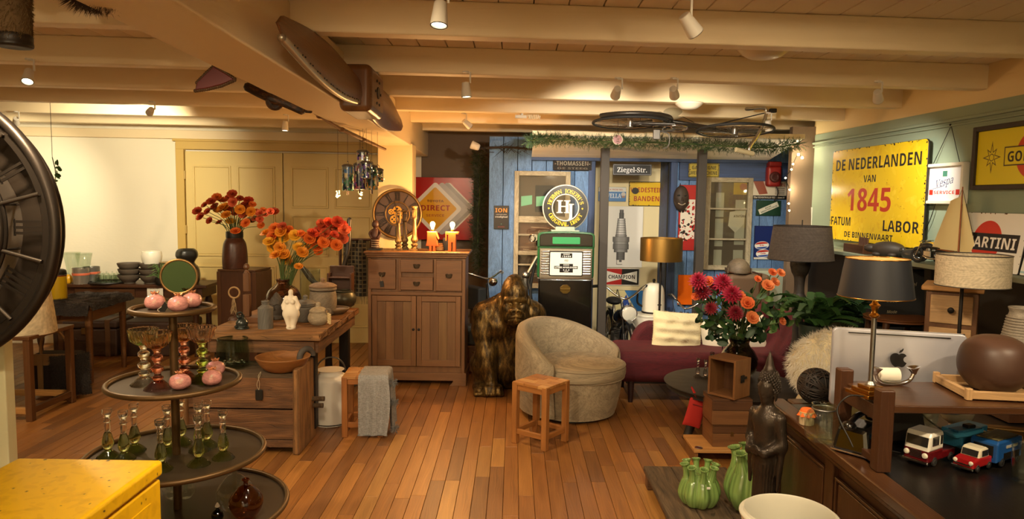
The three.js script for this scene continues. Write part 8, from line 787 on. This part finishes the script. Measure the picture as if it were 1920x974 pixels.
// ---------- two-wheelers and cans in front of the workshop ----------
function wheel(par,r,t,x,y,z,ax,spokes=20){const w=new THREE.Group();w.name='wheel';par.add(w);at(w,x,y,z,0,ax,0);add(w,'tyre',torus(r-t,t,0,0,0,0,0,48,10),M.rubber);add(w,'rim',[torus(r-t*2,t*0.35,0,0,0,0,0,48,6)],M.chrome);const s=[];for(let i=0;i<spokes;i++){const a=i/spokes*2*PI;s.push(rod([Math.cos(a+0.3)*0.02,Math.sin(a+0.3)*0.02,i%2?0.02:-0.02],[Math.cos(a)*(r-t*2),Math.sin(a)*(r-t*2),0],0.0012,0.0012,4));}s.push(cyl(0.022,0.022,0.06,0,0,0,12).rotateX(PI/2));add(w,'spokes_hub',s,M.steel);return w;}
function moped(lab,p,ry,col,lamp=true){
const o=thing('moped',lab,'moped',p,ry),bk=phy(col,0.25,{clearcoat:1});const R0=0.3;
wheel(o,R0,0.03,0.6,R0,0,0);wheel(o,R0,0.03,-0.45,R0,0,0);
add(o,'fork',[rod([0.6,R0,0.05],[0.42,0.82,0.045],0.016),rod([0.6,R0,-0.05],[0.42,0.82,-0.045],0.016)],bk);add(o,'frame',[tube([[0.42,0.76,0],[0.1,0.5,0],[-0.15,0.46,0],[-0.45,R0,0]],0.024,30,8),tube([[0.42,0.72,0],[0.15,0.34,0],[-0.15,0.3,0]],0.02,20,8)],bk);
add(o,'tank',tr(ball(0.12,0,0,0,[1.7,0.7,0.75],20),0.16,0.62,0,0,0,0.35),bk);add(o,'engine',[bx(0.22,0.18,0.14,0.02,0.32,0,0.03),...[0,1,2,3,4].map((i)=>cyl(0.07,0.07,0.008,0.1,0.38+i*0.02,0,16))],M.greyMetal);add(o,'saddle',ball(0.12,-0.25,0.75,0,[1.3,0.4,0.8],18),M.rubber);add(o,'seat_post',rod([-0.2,0.46,0],[-0.25,0.72,0],0.016),M.chrome);
for(const x of[0.6,-0.45]){const f=new THREE.TorusGeometry(R0+0.02,0.035,8,24,PI*0.75);f.scale(1,1,1.2);add(o,'mudguard',tr(f,0,0,0,0,0,x>0?0.5:0.2).translate(x,R0,0),bk);}
add(o,'handlebar',tube([[0.2,0.98,0.34],[0.3,1.0,0.24],[0.36,0.9,0.1],[0.4,0.86,0],[0.36,0.9,-0.1],[0.3,1.0,-0.24],[0.2,0.98,-0.34]],0.012,50,8),M.chrome);for(const s of[-1,1])add(o,'grip',rod([0.29,1.0,s*0.26],[0.19,0.98,s*0.35],0.018),M.rubber);
if(lamp){const l=add(o,'headlamp',tr(slathe([[0,0],[0.05,0.0],[0.085,0.05],[0.09,0.14],[0.085,0.15],[0,0.152]],28,30),0.44,0.72,0,0,0,-PI/2),bk);add(l,'lamp_glass',tr(slathe([[0,0.012],[0.05,0.008],[0.082,0]],24,10),0.592,0.72,0,0,0,-PI/2),phy(0xc9c8bc,0.1,{clearcoat:1}));add(l,'bezel',tr(torus(0.086,0.006,0,0,0,0,0,30,6),0.592,0.72,0,0,PI/2),M.chrome);}
add(o,'cable',[tube([[0.36,0.92,0.1],[0.5,0.98,0.12],[0.52,0.7,0.06],[0.56,0.4,0.05]],0.005)],M.black);add(o,'exhaust',tube([[0.1,0.3,0.08],[0.0,0.2,0.11],[-0.4,0.2,0.12]],0.022,20,8),M.chrome);return o;
}
{
const a=onZ(1148,640,-6.95);moped('black moped with a round headlamp facing the room beside the left post',[a.x+0.13,0,-7.5],-1.5,0x0d0d0e).scale.setScalar(0.88);
const b=onZ(1262,560,-7.1);moped('black moped seen from the side behind the chaise and the gold lamp',[b.x+0.32,0,-7.25],-2.3,0x121214).scale.setScalar(0.8);
const c=onZ(905,600,-7.1),o=thing('bicycle','old bicycle with chrome handlebar and cream grips between cabinet and gorilla','bicycle',[c.x-0.16,0,-7.5],-1.0);wheel(o,0.33,0.016,0.5,0.33,0,0,28);wheel(o,0.33,0.016,-0.55,0.33,0,0,28);const fm=mat(0x2d2a28,0.4,0.5);add(o,'frame',[tube([[0.5,0.33,0],[0.4,0.7,0],[0.36,0.88,0]],0.014),tube([[0.38,0.75,0],[-0.2,0.78,0]],0.014),tube([[0.39,0.68,0],[-0.05,0.3,0]],0.014),tube([[-0.05,0.3,0],[-0.22,0.86,0]],0.014),tube([[-0.05,0.3,0],[-0.55,0.33,0],[-0.2,0.78,0]],0.01)],fm);add(o,'saddle',ball(0.1,-0.24,0.9,0,[1.4,0.45,0.8],16),mat(0x4a3020,0.5));add(o,'handlebar',tube([[0.2,0.98,0.28],[0.3,1.0,0.2],[0.37,0.94,0],[0.3,1.0,-0.2],[0.2,0.98,-0.28]],0.011,30,8),M.chrome);for(const s of[-1,1])add(o,'grip',rod([0.27,0.995,s*0.22],[0.17,0.975,s*0.3],0.016),mat(0xcfc09a,0.6));add(o,'lamp',ball(0.045,0.48,0.92,0,[1.2,1,1],16),M.chrome);add(o,'crank',[torus(0.085,0.008,-0.05,0.3,0.04,0,0,30,6),rod([-0.05,0.3,0.05],[0.06,0.18,0.06],0.008),rod([-0.05,0.3,-0.05],[-0.16,0.42,-0.06],0.008)],M.steel);add(o,'pannier_bag',bx(0.3,0.24,0.1,0.3,0.74,0.1,0.02),mat(0x24282a,0.7));
 // cases between cabinet and gorilla, and a petrol can
const d=onZ(893,600,-6.9);for(const[y,h,col,lab]of[[0.0,0.28,0x6a4524,'brown leather suitcase on the floor between the cabinet and the gorilla'],[0.281,0.2,0x3b3a34,'dark radio case standing on the brown suitcase beside the gorilla']]){const t=thing('suitcase',lab,'suitcase',[d.x+0.0,y,-7.12],0.2);add(t,'shell',bx(0.3,h,0.16,0,h/2,0,0.02),mat(col,0.6,0,{bumpMap:T.mott,bumpScale:0.001}));add(t,'handle',tube([[-0.06,h-0.06,0.08],[-0.05,h-0.06,0.11],[0.05,h-0.06,0.11],[0.06,h-0.06,0.08]],0.007),M.oldBrass);for(const x of[-0.12,0.12])add(t,'lock',bx(0.03,0.03,0.008,x,h*0.62,0.082,0.002),M.steel);}
 // milk machine: drum and bell canister
const e=onZ(1212,640,-7.3),em=mat(0xe6dfcb,0.35),script=(s)=>face(1.13,0.6,400,(x,W,H)=>{x.fillStyle='#e9e3d2';x.fillRect(0,0,W,H);x.font=`italic bold ${H * 0.22}px serif`;x.fillStyle='#2a2824';x.textAlign='center';x.fillText(s,W*0.02+W*0.5,H*0.42);x.fillRect(W*0.44,H*0.46,W*0.08,3);});
const m=thing('milk_drum','large white enamel drum with black script lettering left of the gold lamp pole','drum',[e.x+0.03,0,-7.3]);const y1=onZ(1212,594,-7.2).y;const cg=new THREE.CylinderGeometry(0.18,0.18,y1,48,1,true,PI).translate(0,y1/2,0);add(m,'body',cg,mat(0xffffff,0.35,0,{map:script('Melkomat')}));add(m,'lid',slathe([[0.18,y1-0.01],[0.183,y1],[0.17,y1+0.016],[0,y1+0.022]],48,16),em);for(const s of[-1,1])add(m,'handle',tube([[s*0.18,y1-0.08,0.02],[s*0.23,y1-0.14,0.02],[s*0.23,y1-0.3,0.02],[s*0.18,y1-0.36,0.02]],0.014),M.iron);
const k=thing('milk_canister','white bell shaped milk canister standing on the enamel drum','canister',[e.x+0.06,y1+0.023,-7.3]);add(k,'body',slathe([[0,0],[0.1,0],[0.115,0.02],[0.11,0.2],[0.09,0.28],[0.05,0.31],[0,0.315]],40,50),em);add(k,'valve',[cyl(0.012,0.012,0.03,0,0.32,0,12),ball(0.016,0,0.34,0)],M.iron);add(k,'base_band',torus(0.112,0.01,0,0.012,0,PI/2),M.iron);add(k,'handle',tube([[-0.1,0.06,0],[-0.16,0.1,0],[-0.17,0.2,0.02]],0.011),M.iron);add(k,'lettering',bx(0.06,0.012,0.002,0.03,0.1,0.112,0.0005),M.black);
 // pedal-car shaped case and helmet, pale box
const h=onZ(1395,528,-6.98),bxz=-6.98,cs=thing('leather_case','brown leather travelling case with strap behind the bouquet','case',[h.x,0.0,bxz]);const cy=h.y+0.08;const lm=mat(0x5a4634,0.6,0,{bumpMap:T.mott,bumpScale:0.001});add(cs,'body',new RoundedBoxGeometry(0.42,cy-0.5,0.24,3,0.05).translate(0.02,0.5+(cy-0.5)/2,0),lm);add(cs,'strap',bx(0.03,cy-0.48,0.25,0.12,0.5+(cy-0.5)/2,0,0.004),M.walnut);add(cs,'stand',[bx(0.4,0.03,0.3,0,0.485,0,0.004,0),...[-0.17,0.17].map((x)=>bx(0.03,0.47,0.26,x,0.235,0,0.004,1))],M.walnut);const hm=thing('helmet','grey-brown leather motorcycle helmet on top of the travelling case','helmet',[h.x-0.06,cy,bxz]);const gm=mat(0x6e6150,0.55,0,{map:T.mott,bumpMap:T.mott,bumpScale:0.002});add(hm,'dome',new THREE.SphereGeometry(0.115,28,16,0,2*PI,0,PI/2+0.1).scale(1,1.12,1.1).translate(0,0.02,0),gm);add(hm,'brim',torus(0.116,0.008,0,0.014,0,PI/2,0,36,6),M.walnut);add(hm,'ear_flap',[bx(0.012,0.05,0.1,-0.115,-0.0+0.03,0,0.004),bx(0.012,0.05,0.1,0.115,0.03,0,0.004)],gm);
const g=onZ(1438,540,-7.3),gb=thing('locker','pale grey-green metal locker behind the bouquet under the blue panel','locker',[g.x,0,-7.4]);const gy=onZ(1438,508,-7.3).y;add(gb,'body',bx(0.34,gy,0.36,0,gy/2,0,0.01),mat(0x9fa898,0.45));add(gb,'door',bx(0.3,gy-0.06,0.012,0,gy/2,0.185,0.004),mat(0x9fa898,0.45));add(gb,'handle',bx(0.015,0.09,0.02,-0.12,gy*0.7,0.198,0.004),M.steel);
}
// ---------- garlands and fairy lights ----------
function garland(lab,path,r,n,lm){const o=thing('fir_garland',lab,'garland',[0,0,0]);const c=new THREE.CatmullRomCurve3(pts(path));add(o,'cord',new THREE.TubeGeometry(c,60,0.008,6),M.stem);const sprig=mg([0,1,2,3,4,5,6,7].map((i)=>tr(new THREE.ConeGeometry(0.002,0.026,3),0,0.0,0).translate(0,0.013,0).rotateZ(0.75).rotateY(i*2.4).translate(0,i*0.009,0)).concat([new THREE.ConeGeometry(0.002,0.08,4).translate(0,0.05,0)]));for(const[k,m]of lm.entries()){const im=new THREE.InstancedMesh(sprig,m,n);const M4=new THREE.Matrix4(),q=new THREE.Quaternion();for(let i=0;i<n;i++){const t=rnd(),p=c.getPoint(t),d=V(rnd(-1,1),rnd(-1,1),rnd(-1,1)).normalize();p.addScaledVector(d,r*rnd(0.1,0.75));q.setFromUnitVectors(V(0,1,0),d);const s=rnd(0.7,1.25)*Math.max(r,0.06)/0.08;im.setMatrixAt(i,M4.compose(p,q,V(s,s,s)));}im.name='needles';im.userData.kind='stuff';im.castShadow=true;o.add(im);}return o;}
{
const gz=SZ+0.97,P=(px,py,z=gz)=>onZ(px,py,z);const gl=mat(0x2c4020,0.7),gl2=mat(0x3e5a2c,0.7),gb=mat(0x5a5a4a,0.7);
garland('long fir garland along the front edge of the canopy',[P(990,264),P(1030,261),P(1120,266),P(1200,267),P(1290,270),P(1380,275),P(1440,277),P(1500,270)],0.052,1100,[gl,gl2]);
garland('frosted fir garland hanging vertically left of the blue workshop',[V(-0.42,2.28,-8.2),V(-0.4,1.9,-8.18),V(-0.42,1.4,-8.18),V(-0.4,0.95,-8.18)],0.08,600,[gb,gl]);
const br=thing('track_spotlight_bar','dark bundle of branches with a small pale lamp head above the vertical garland','branches',P(945,280,-7.6));const tw=[];for(let i=0;i<40;i++){const x=rnd(-0.3,0.34);tw.push(rod([x,rnd(-0.04,0.04),rnd(-0.05,0.05)],[x+rnd(-0.15,0.15),rnd(-0.1,0.1),rnd(-0.08,0.08)],0.004,0.001,4));}add(br,'twigs',[tube([[-0.3,0,0],[0,0.02,0.02],[0.34,0,0]],0.012),...tw],mat(0x2c2218,0.8)).userData.kind='stuff';add(br,'lamp_head',tr(slathe([[0,0],[0.03,0],[0.04,0.05],[0.042,0.09],[0,0.085]],20,14),-0.26,0.01,0.04,0,0,1.2),M.lampWhite);
const fl=thing('fairy_lights','string of small warm fairy lights hanging from the right end of the canopy','fairy lights',[0,0,0]);const ps=[[1497,290],[1504,296],[1484,318],[1473,334],[1481,356],[1479,382],[1480,395],[1487,308]].map(([x,y])=>onZ(x,y,-7.0));add(fl,'wire',tube([ps[1],ps[0],ps[7],ps[2],ps[3],ps[4],ps[5],ps[6]],0.003,40,5),M.black);const bm=glow(new THREE.Color(1,0.8,0.45),30);ps.forEach((p,i)=>{const b=add(fl,'bulb',ball(i<2?0.013:0.009,0,0,0,[1,1,1],10),bm);b.position.copy(p);if(i===0||i===4){const L=new THREE.PointLight(new THREE.Color(1,0.8,0.5),0.35,0,2);L.name='fairy_light';L.position.copy(p);L.shadow.radius=0.6;scene.add(L);}});
}
// ---------- under the ceiling ----------
{
 // bicycle lying on its side below the beams
const c=onZ(1290,232,-5.25),KB=1.18,o=thing('hanging_bicycle','old racing bicycle with a pale leather saddle hung flat below the ceiling','bicycle',[c.x-0.03,c.y,-5.25]);const b=new THREE.Group();b.name='bicycle_body';const fm=mat(0x3c3833,0.35,0.6),wh=mat(0xb3a684,0.5);
const wl=onZ(1178,232,-5.25),wr=onZ(1372,246,-5.25),X0=wl.x-o.position.x,X1=wr.x-o.position.x,r=0.276;const w1=wheel(o,r,0.0095,X0,wl.y-o.position.y,0.06,0,28);w1.rotation.set(PI/2-0.05,0,0,'YXZ');const w2=wheel(o,r,0.0095,X1,wr.y-o.position.y,0.06,0,28);w2.rotation.set(PI/2-0.08,0,0.06,'YXZ');
const A=[X0,wl.y-c.y,0.06],B=[X1-0.05,wr.y-c.y+0.0,0.02],S=[-0.12,0.06,-0.28],BB=[-0.1,-0.02,0.14],H=[0.23,0.0,-0.22];add(o,'frame',[rod(A,BB,0.011),rod(A,S,0.009),rod(S,BB,0.014),rod(BB,[0.26,-0.02,-0.12],0.014),rod(S,H,0.014),rod(H,B,0.011)],fm);add(o,'saddle',warp(ball(0.1,0,0,0,[1.5,0.55,0.9],22),(v)=>{if(v.x>0)v.z*=1-v.x*3.6;}).rotateX(0.9).rotateZ(-0.1).translate(-0.06,0.12,-0.2),wh);add(o,'saddle_bag',ball(0.05,-0.16,0.06,-0.16,[1,1.1,0.8],14),wh);add(o,'chainring',[torus(0.085,0.006,-0.1,-0.05,0.14,PI/2-0.15,0,36,6),...[0,1,2].map((k)=>rod([-0.1,-0.05,0.14],[-0.1+Math.cos(k*2.1)*0.085,-0.05,0.14+Math.sin(k*2.1)*0.085],0.005))],M.chrome);add(o,'chain',[rod([-0.1,-0.04,0.055],[X0,wl.y-c.y-0.02,0.04],0.003),rod([-0.1,-0.04,0.225],[X0,wl.y-c.y-0.02,0.1],0.003)],M.iron);add(o,'pedal',[rod([-0.1,-0.06,0.14],[-0.22,-0.08,0.2],0.007),bx(0.05,0.07,0.02,-0.24,-0.1,0.2,0.006)],M.greyMetal);add(o,'toe_strap',tube([[-0.2,-0.08,0.2],[-0.16,-0.1,0.22],[-0.16,-0.18,0.22],[-0.19,-0.2,0.2]],0.004),M.greyMetal);
const st=onZ(1440,205,-5.2),sb=onZ(1408,290,-5.2);const q=(v)=>[v.x-o.position.x,v.y-o.position.y,v.z-o.position.z];const a=q(st),d=q(sb);add(o,'handlebar',[tube([[a[0]-0.16,a[1]+0.0,a[2]],[a[0]-0.02,a[1],a[2]],[a[0]-0.06,(a[1]+d[1])/2,d[2]],[d[0]-0.02,d[1]+0.03,d[2]],[d[0]+0.01,d[1],d[2]]],0.013,40,8)],M.chrome);add(o,'grip',rod([d[0]+0.01,d[1]+0.005,d[2]],[d[0]-0.13,d[1]+0.03,d[2]+0.05],0.018),wh);add(o,'stem',rod(H,[a[0]-0.06,(a[1]+d[1])/2+0.03,d[2]],0.012),M.chrome);add(o,'brake_lever',[bx(0.05,0.03,0.04,a[0]+0.03,a[1]-0.01,a[2],0.006),rod([a[0],a[1]-0.02,a[2]],[0.22,0.0,-0.2],0.004)],M.iron);add(o,'mudguard',tr(new THREE.TorusGeometry(r+0.012,0.016,6,30,PI*0.8),X0,wl.y-c.y+0.02,0.06,PI/2-0.05,0,0),fm);o.position.set(c.x*KB-0.03,1.75+(c.y-1.75)*KB,-5.25*KB);o.scale.setScalar(KB);const top=(2.5-o.position.y)/KB;add(o,'wire',[rod([0.12,0.03,-0.2],[0.02,top,-0.15],0.002),rod([-0.05,0.12,-0.2],[-0.02,top,-0.15],0.002),rod([X0+0.1,0,-0.1],[X0+0.1,top,-0.1],0.002)],M.iron);
 // propeller on the girder
const gx=()=>-1.03,hubp=onZ(686,160,-4.35),pr=thing('propeller','large old wooden aircraft propeller with a metal edge mounted on the girder','propeller',[gx()+0.112,2.37,-4.3],PI/2);pr.rotation.z=-0.028;const pw=wood(0x80542e,0.35);
add(pr,'hub',[new RoundedBoxGeometry(0.4,0.27,0.19,3,0.04)],pw).geometry=woodUV(new RoundedBoxGeometry(0.4,0.27,0.19,3,0.04),0);add(pr,'bore',tr(cyl(0.035,0.035,0.012,0,0,0,24),0,0,0.095,PI/2),M.black);add(pr,'bolt_hole',[0,1,2,3,4,5].map((k)=>tr(cyl(0.008,0.008,0.01,0,0,0,10),Math.cos(k*1.047)*0.075,Math.sin(k*1.047)*0.075,0.095,PI/2)),M.black);
const blade=(s,L)=>{const n=34,m=16,P=[],I=[];for(let i=0;i<=n;i++){const t=i/n,x=s*(0.12+t*L),ch=(0.15+0.12*Math.sin(PI*t))*(1-0.5*t*t)*(t>0.93?Math.sqrt(Math.max(0,1-Math.pow((t-0.93)/0.07,2))):1)*0.5+0.001,th=0.07*(1-t)+0.014,tw=s*0.3*(1-t);for(let j=0;j<m;j++){const a=j/m*2*PI,u=Math.cos(a)*ch*(1.0),w=Math.sin(a)*th/2;P.push(x,u*Math.cos(tw)-w*Math.sin(tw)-0.05*t*s*0,u*Math.sin(tw)+w*Math.cos(tw));}}for(let i=0;i<n;i++)for(let j=0;j<m;j++){const a=i*m+j,b2=i*m+(j+1)%m,c2=a+m,d2=b2+m;s>0?I.push(a,b2,c2,b2,d2,c2):I.push(a,c2,b2,b2,c2,d2);}const g=new THREE.BufferGeometry();g.setAttribute('position',new THREE.Float32BufferAttribute(P,3));g.setIndex(I);g.computeVertexNormals();return woodUV(g,0);};
add(pr,'blade',blade(-1,1.4),pw);add(pr,'blade',blade(1,1.4),pw);const edge=[];for(let i=1;i<20;i++){}const ep=[];for(let i=0;i<=12;i++){const t=0.08+i*0.0735,x=-(0.12+t*1.4),ch=(0.15+0.12*Math.sin(PI*t))*(1-0.5*t*t)*0.5,tw=-0.3*(1-t);ep.push([x,-ch*Math.cos(tw),-ch*Math.sin(tw)]);}const eg=add(pr,'metal_edge',[tube(ep,0.018,60,10)],mat(0xb0a794,0.4,0.85));const riv=ep.slice(1,-1).flatMap(([x,y,z])=>[0,1].map((k)=>ball(0.004,x+k*0.04,y+0.008,z+0.017,[1,1,1],6)));add(eg,'rivets',riv,M.iron).userData.kind='stuff';add(pr,'wall_bracket',bx(0.1,0.08,0.05,0,0,-0.085,0.005),M.iron);
 // carved mask and snake on the far side of the girder, branch with hanging glass lanterns
const mk=onZ(408,150,-4.1),m1=thing('carved_shield','red painted carved wooden piece with toothed brown edge hanging left of the girder','carving',mk);const sh=shape([[-0.12,-0.065],[-0.05,-0.055],[0.03,-0.035],[0.11,0.0],[0.05,0.04],[-0.01,0.075],[-0.06,0.03],[-0.11,-0.02]]);add(m1,'red_field',ext(sh,0.03,0.008),mat(0x5e0f0a,0.5));const sp=sh.getSpacedPoints(40);add(m1,'toothed_edge',sp.map((p)=>ball(0.011,p.x,p.y,0.018,[1,1,1],8)),mat(0x4d3418,0.6));add(m1,'hanger',rod([0,0.06,0.01],[0,2.5-mk.y,0.01],0.003),M.iron);
const sn=onZ(515,185,-4.6),m2=thing('carved_lizard','dark carved wooden lizard hanging under the beams left of the girder','carving',sn);const lz=mat(0x5a3a1e,0.5,0,{map:T.patch,bumpMap:T.mott,bumpScale:0.003});add(m2,'body',tube([[-0.17,0.07,0],[-0.1,0.035,0],[-0.02,0.0,0.01],[0.06,-0.025,0],[0.17,-0.07,0]],0.03,40,10),lz);add(m2,'belly_coil',[torus(0.035,0.022,0.0,-0.02,0.0,0.3,0.3,28,10)],lz);add(m2,'tail',tube([[0.12,-0.05,0],[0.19,-0.075,0],[0.23,-0.08,0]],0.01),lz);add(m2,'hanger',rod([-0.1,0.05,0],[-0.1,2.5-sn.y,0],0.003),M.iron);
const pa=[[556,188,-4.7],[600,218,-5.0],[640,243,-5.3],[680,262,-5.7],[722,280,-6.1]].map(([x,y,z])=>onZ(x,y,z)),bo=thing('hanging_branch','long thin knotted branch hanging under the girder with glass lanterns','branch',[0,0,0]);add(bo,'branch',tube(pa,0.012,50,8),mat(0x8d6838,0.6));add(bo,'knots',pa.slice(1,4).map((p)=>ball(0.02,p.x,p.y,p.z,[1.4,0.9,1.4],10)),mat(0x7a5528,0.7));for(const i of[1,3])add(bo,'wire',rod(pa[i],[pa[i].x+0.02,2.31,pa[i].z],0.0015),M.iron);
const cm=['#4a78b0','#a34a5a','#3a7a5a','#6a4a9a','#c98a3a'];const lant=(px,py,z,h,k,lab)=>{const p=onZ(px,py,z),t=thing('glass_lantern',lab,'lantern',p,rnd(3));const tex=face(0.3,0.2,500,(x,W,H)=>{x.fillStyle='#7d8078';x.fillRect(0,0,W,H);for(let i=0;i<160;i++){x.fillStyle=[cm[k%5],cm[(k+2)%5],'#1f2a3c','#d8c9a0','#22302a'][i%5];x.fillRect(rnd(W),rnd(H),rnd(3,12),rnd(6,30));}});const r2=0.046;add(t,'bottle',new THREE.CylinderGeometry(r2,r2,h,24,1,true).translate(0,-h/2,0),phy(0xffffff,0.12,{map:tex,transmission:0.35,side:THREE.DoubleSide}));add(t,'cap',[slathe([[0,0.014],[0.03,0.012],[r2+0.002,0],[r2+0.002,-0.01]],24,10),],M.greyMetal);add(t,'bottom_plate',slathe([[0,-h-0.004],[r2+0.001,-h]],24,3),M.greyMetal);add(t,'loop',torus(0.022,0.002,0,0.014,0,0,0,24,6,PI),M.iron);add(t,'clapper',cyl(0.008,0.008,0.035,0,-h-0.016,0,10),M.walnut);const br=pa.reduce((a2,b2)=>(Math.abs(b2.x-p.x)<Math.abs(a2.x-p.x)?b2:a2));add(t,'cord',rod([0,0.03,0],[0,Math.max(0.1,2.3-p.y),0],0.0012),M.iron);const s=[];for(let i=0;i<7;i++)s.push(ball(0.004,rnd(-0.04,0.04),-rnd(h),r2*0.9,[1,1,1],6));add(t,'sparks',s,glow(new THREE.Color(1,0.7,0.3),5));};
lant(652,311,-5.75,0.2,0,'leftmost blue and violet decorated glass lantern hanging from the branch');lant(674,308,-5.7,0.2,1,'red and blue decorated glass lantern, second from the left under the branch');lant(697,312,-5.7,0.185,2,'dark green decorated glass lantern at the right of the hanging group');lant(680,284,-5.6,0.13,1,'small reddish glass lantern hanging highest in the group');lant(687,305,-5.55,0.12,3,'small pale glass lantern in the middle of the hanging group');lant(708,318,-5.8,0.1,2,'smallest dark glass lantern at the far right of the hanging group');
for(const[px,py,lab]of[[634,366,'left cluster of small glowing yellow lights under the lanterns'],[676,366,'right cluster of small glowing yellow lights under the lanterns']]){const p=onZ(px,py,-5.75),t=thing('light_cluster',lab,'fairy lights',p);const s=[];for(let i=0;i<14;i++)s.push(ball(0.006,rnd(-0.014,0.014),rnd(-0.032,0.032),rnd(-0.014,0.014),[1,1,1],8));add(t,'bulbs',s,glow(new THREE.Color(1,0.66,0.2),9));add(t,'cord',rod([0,0,0],[0.0,2.3-p.y,0],0.0012),M.iron);const L=new THREE.PointLight(WARM2,0.25,0,2);L.name='cluster_light';L.position.copy(p);scene.add(L);}
 // flush dome lamp, tube fitting, cup-shaped lamp, small bell
const dm=onY(1433,92,2.64),d1=thing('ceiling_dome','pale flush glass dome lamp on the ceiling boards at the upper right','lamp',[dm.x,2.655,dm.z]);add(d1,'dome',slathe([[0,-0.075],[0.08,-0.066],[0.13,-0.035],[0.15,0.0],[0,0.0]],40,30),mat(0xe0d0b0,0.3));add(d1,'rim',torus(0.15,0.006,0,-0.003,0,PI/2),M.lampWhite);
const d3=onY(1292,203,2.46),dd=thing('ceiling_dome','small white dome lamp on the beam behind the bicycle saddle','lamp',[dd0(d3).x,2.498,d3.z]);function dd0(v){return v;}add(dd,'dome',slathe([[0,-0.05],[0.05,-0.045],[0.09,-0.02],[0.1,0.0],[0,0.0]],36,24),mat(0xe6dcc4,0.3));add(dd,'rim',torus(0.1,0.004,0,-0.002,0,PI/2),M.lampWhite);
const tu=onY(1000,216,2.49),tt=thing('tube_light','coiled white energy saving tube on the beam above the workshop','lamp',[tu.x,2.475,tu.z],SL);const hx=[];for(let i=0;i<60;i++)hx.push([i*0.0018-0.05,0.016*Math.sin(i*0.75),0.016*Math.cos(i*0.75)]);add(tt,'coil',tube(hx,0.005,160,6),mat(0xf0e6cc,0.3));add(tt,'socket',tr(cyl(0.016,0.016,0.1,0,0,0,14),-0.11,0,0,0,0,PI/2),M.lampWhite);add(tt,'clip',bx(0.02,0.02,0.02,-0.1,0.016,0,0.003),M.lampWhite);
const bl=onZ(1158,262,-6.7),bt=thing('round_badge','small round red enamel badge hanging above the canopy','badge',bl);add(bt,'disc',tr(cyl(0.045,0.045,0.012,0,0,0,32),0,0,0,PI/2),mat(0x8a2a1c,0.3));add(bt,'rim',torus(0.045,0.005,0,0,0.004,0,0,32,6),mat(0xd0c4a8,0.4));add(bt,'hanger',rod([0,0.045,0],[0,2.5-bl.y,0],0.002),M.iron);
}
renderer.render(scene,camera);
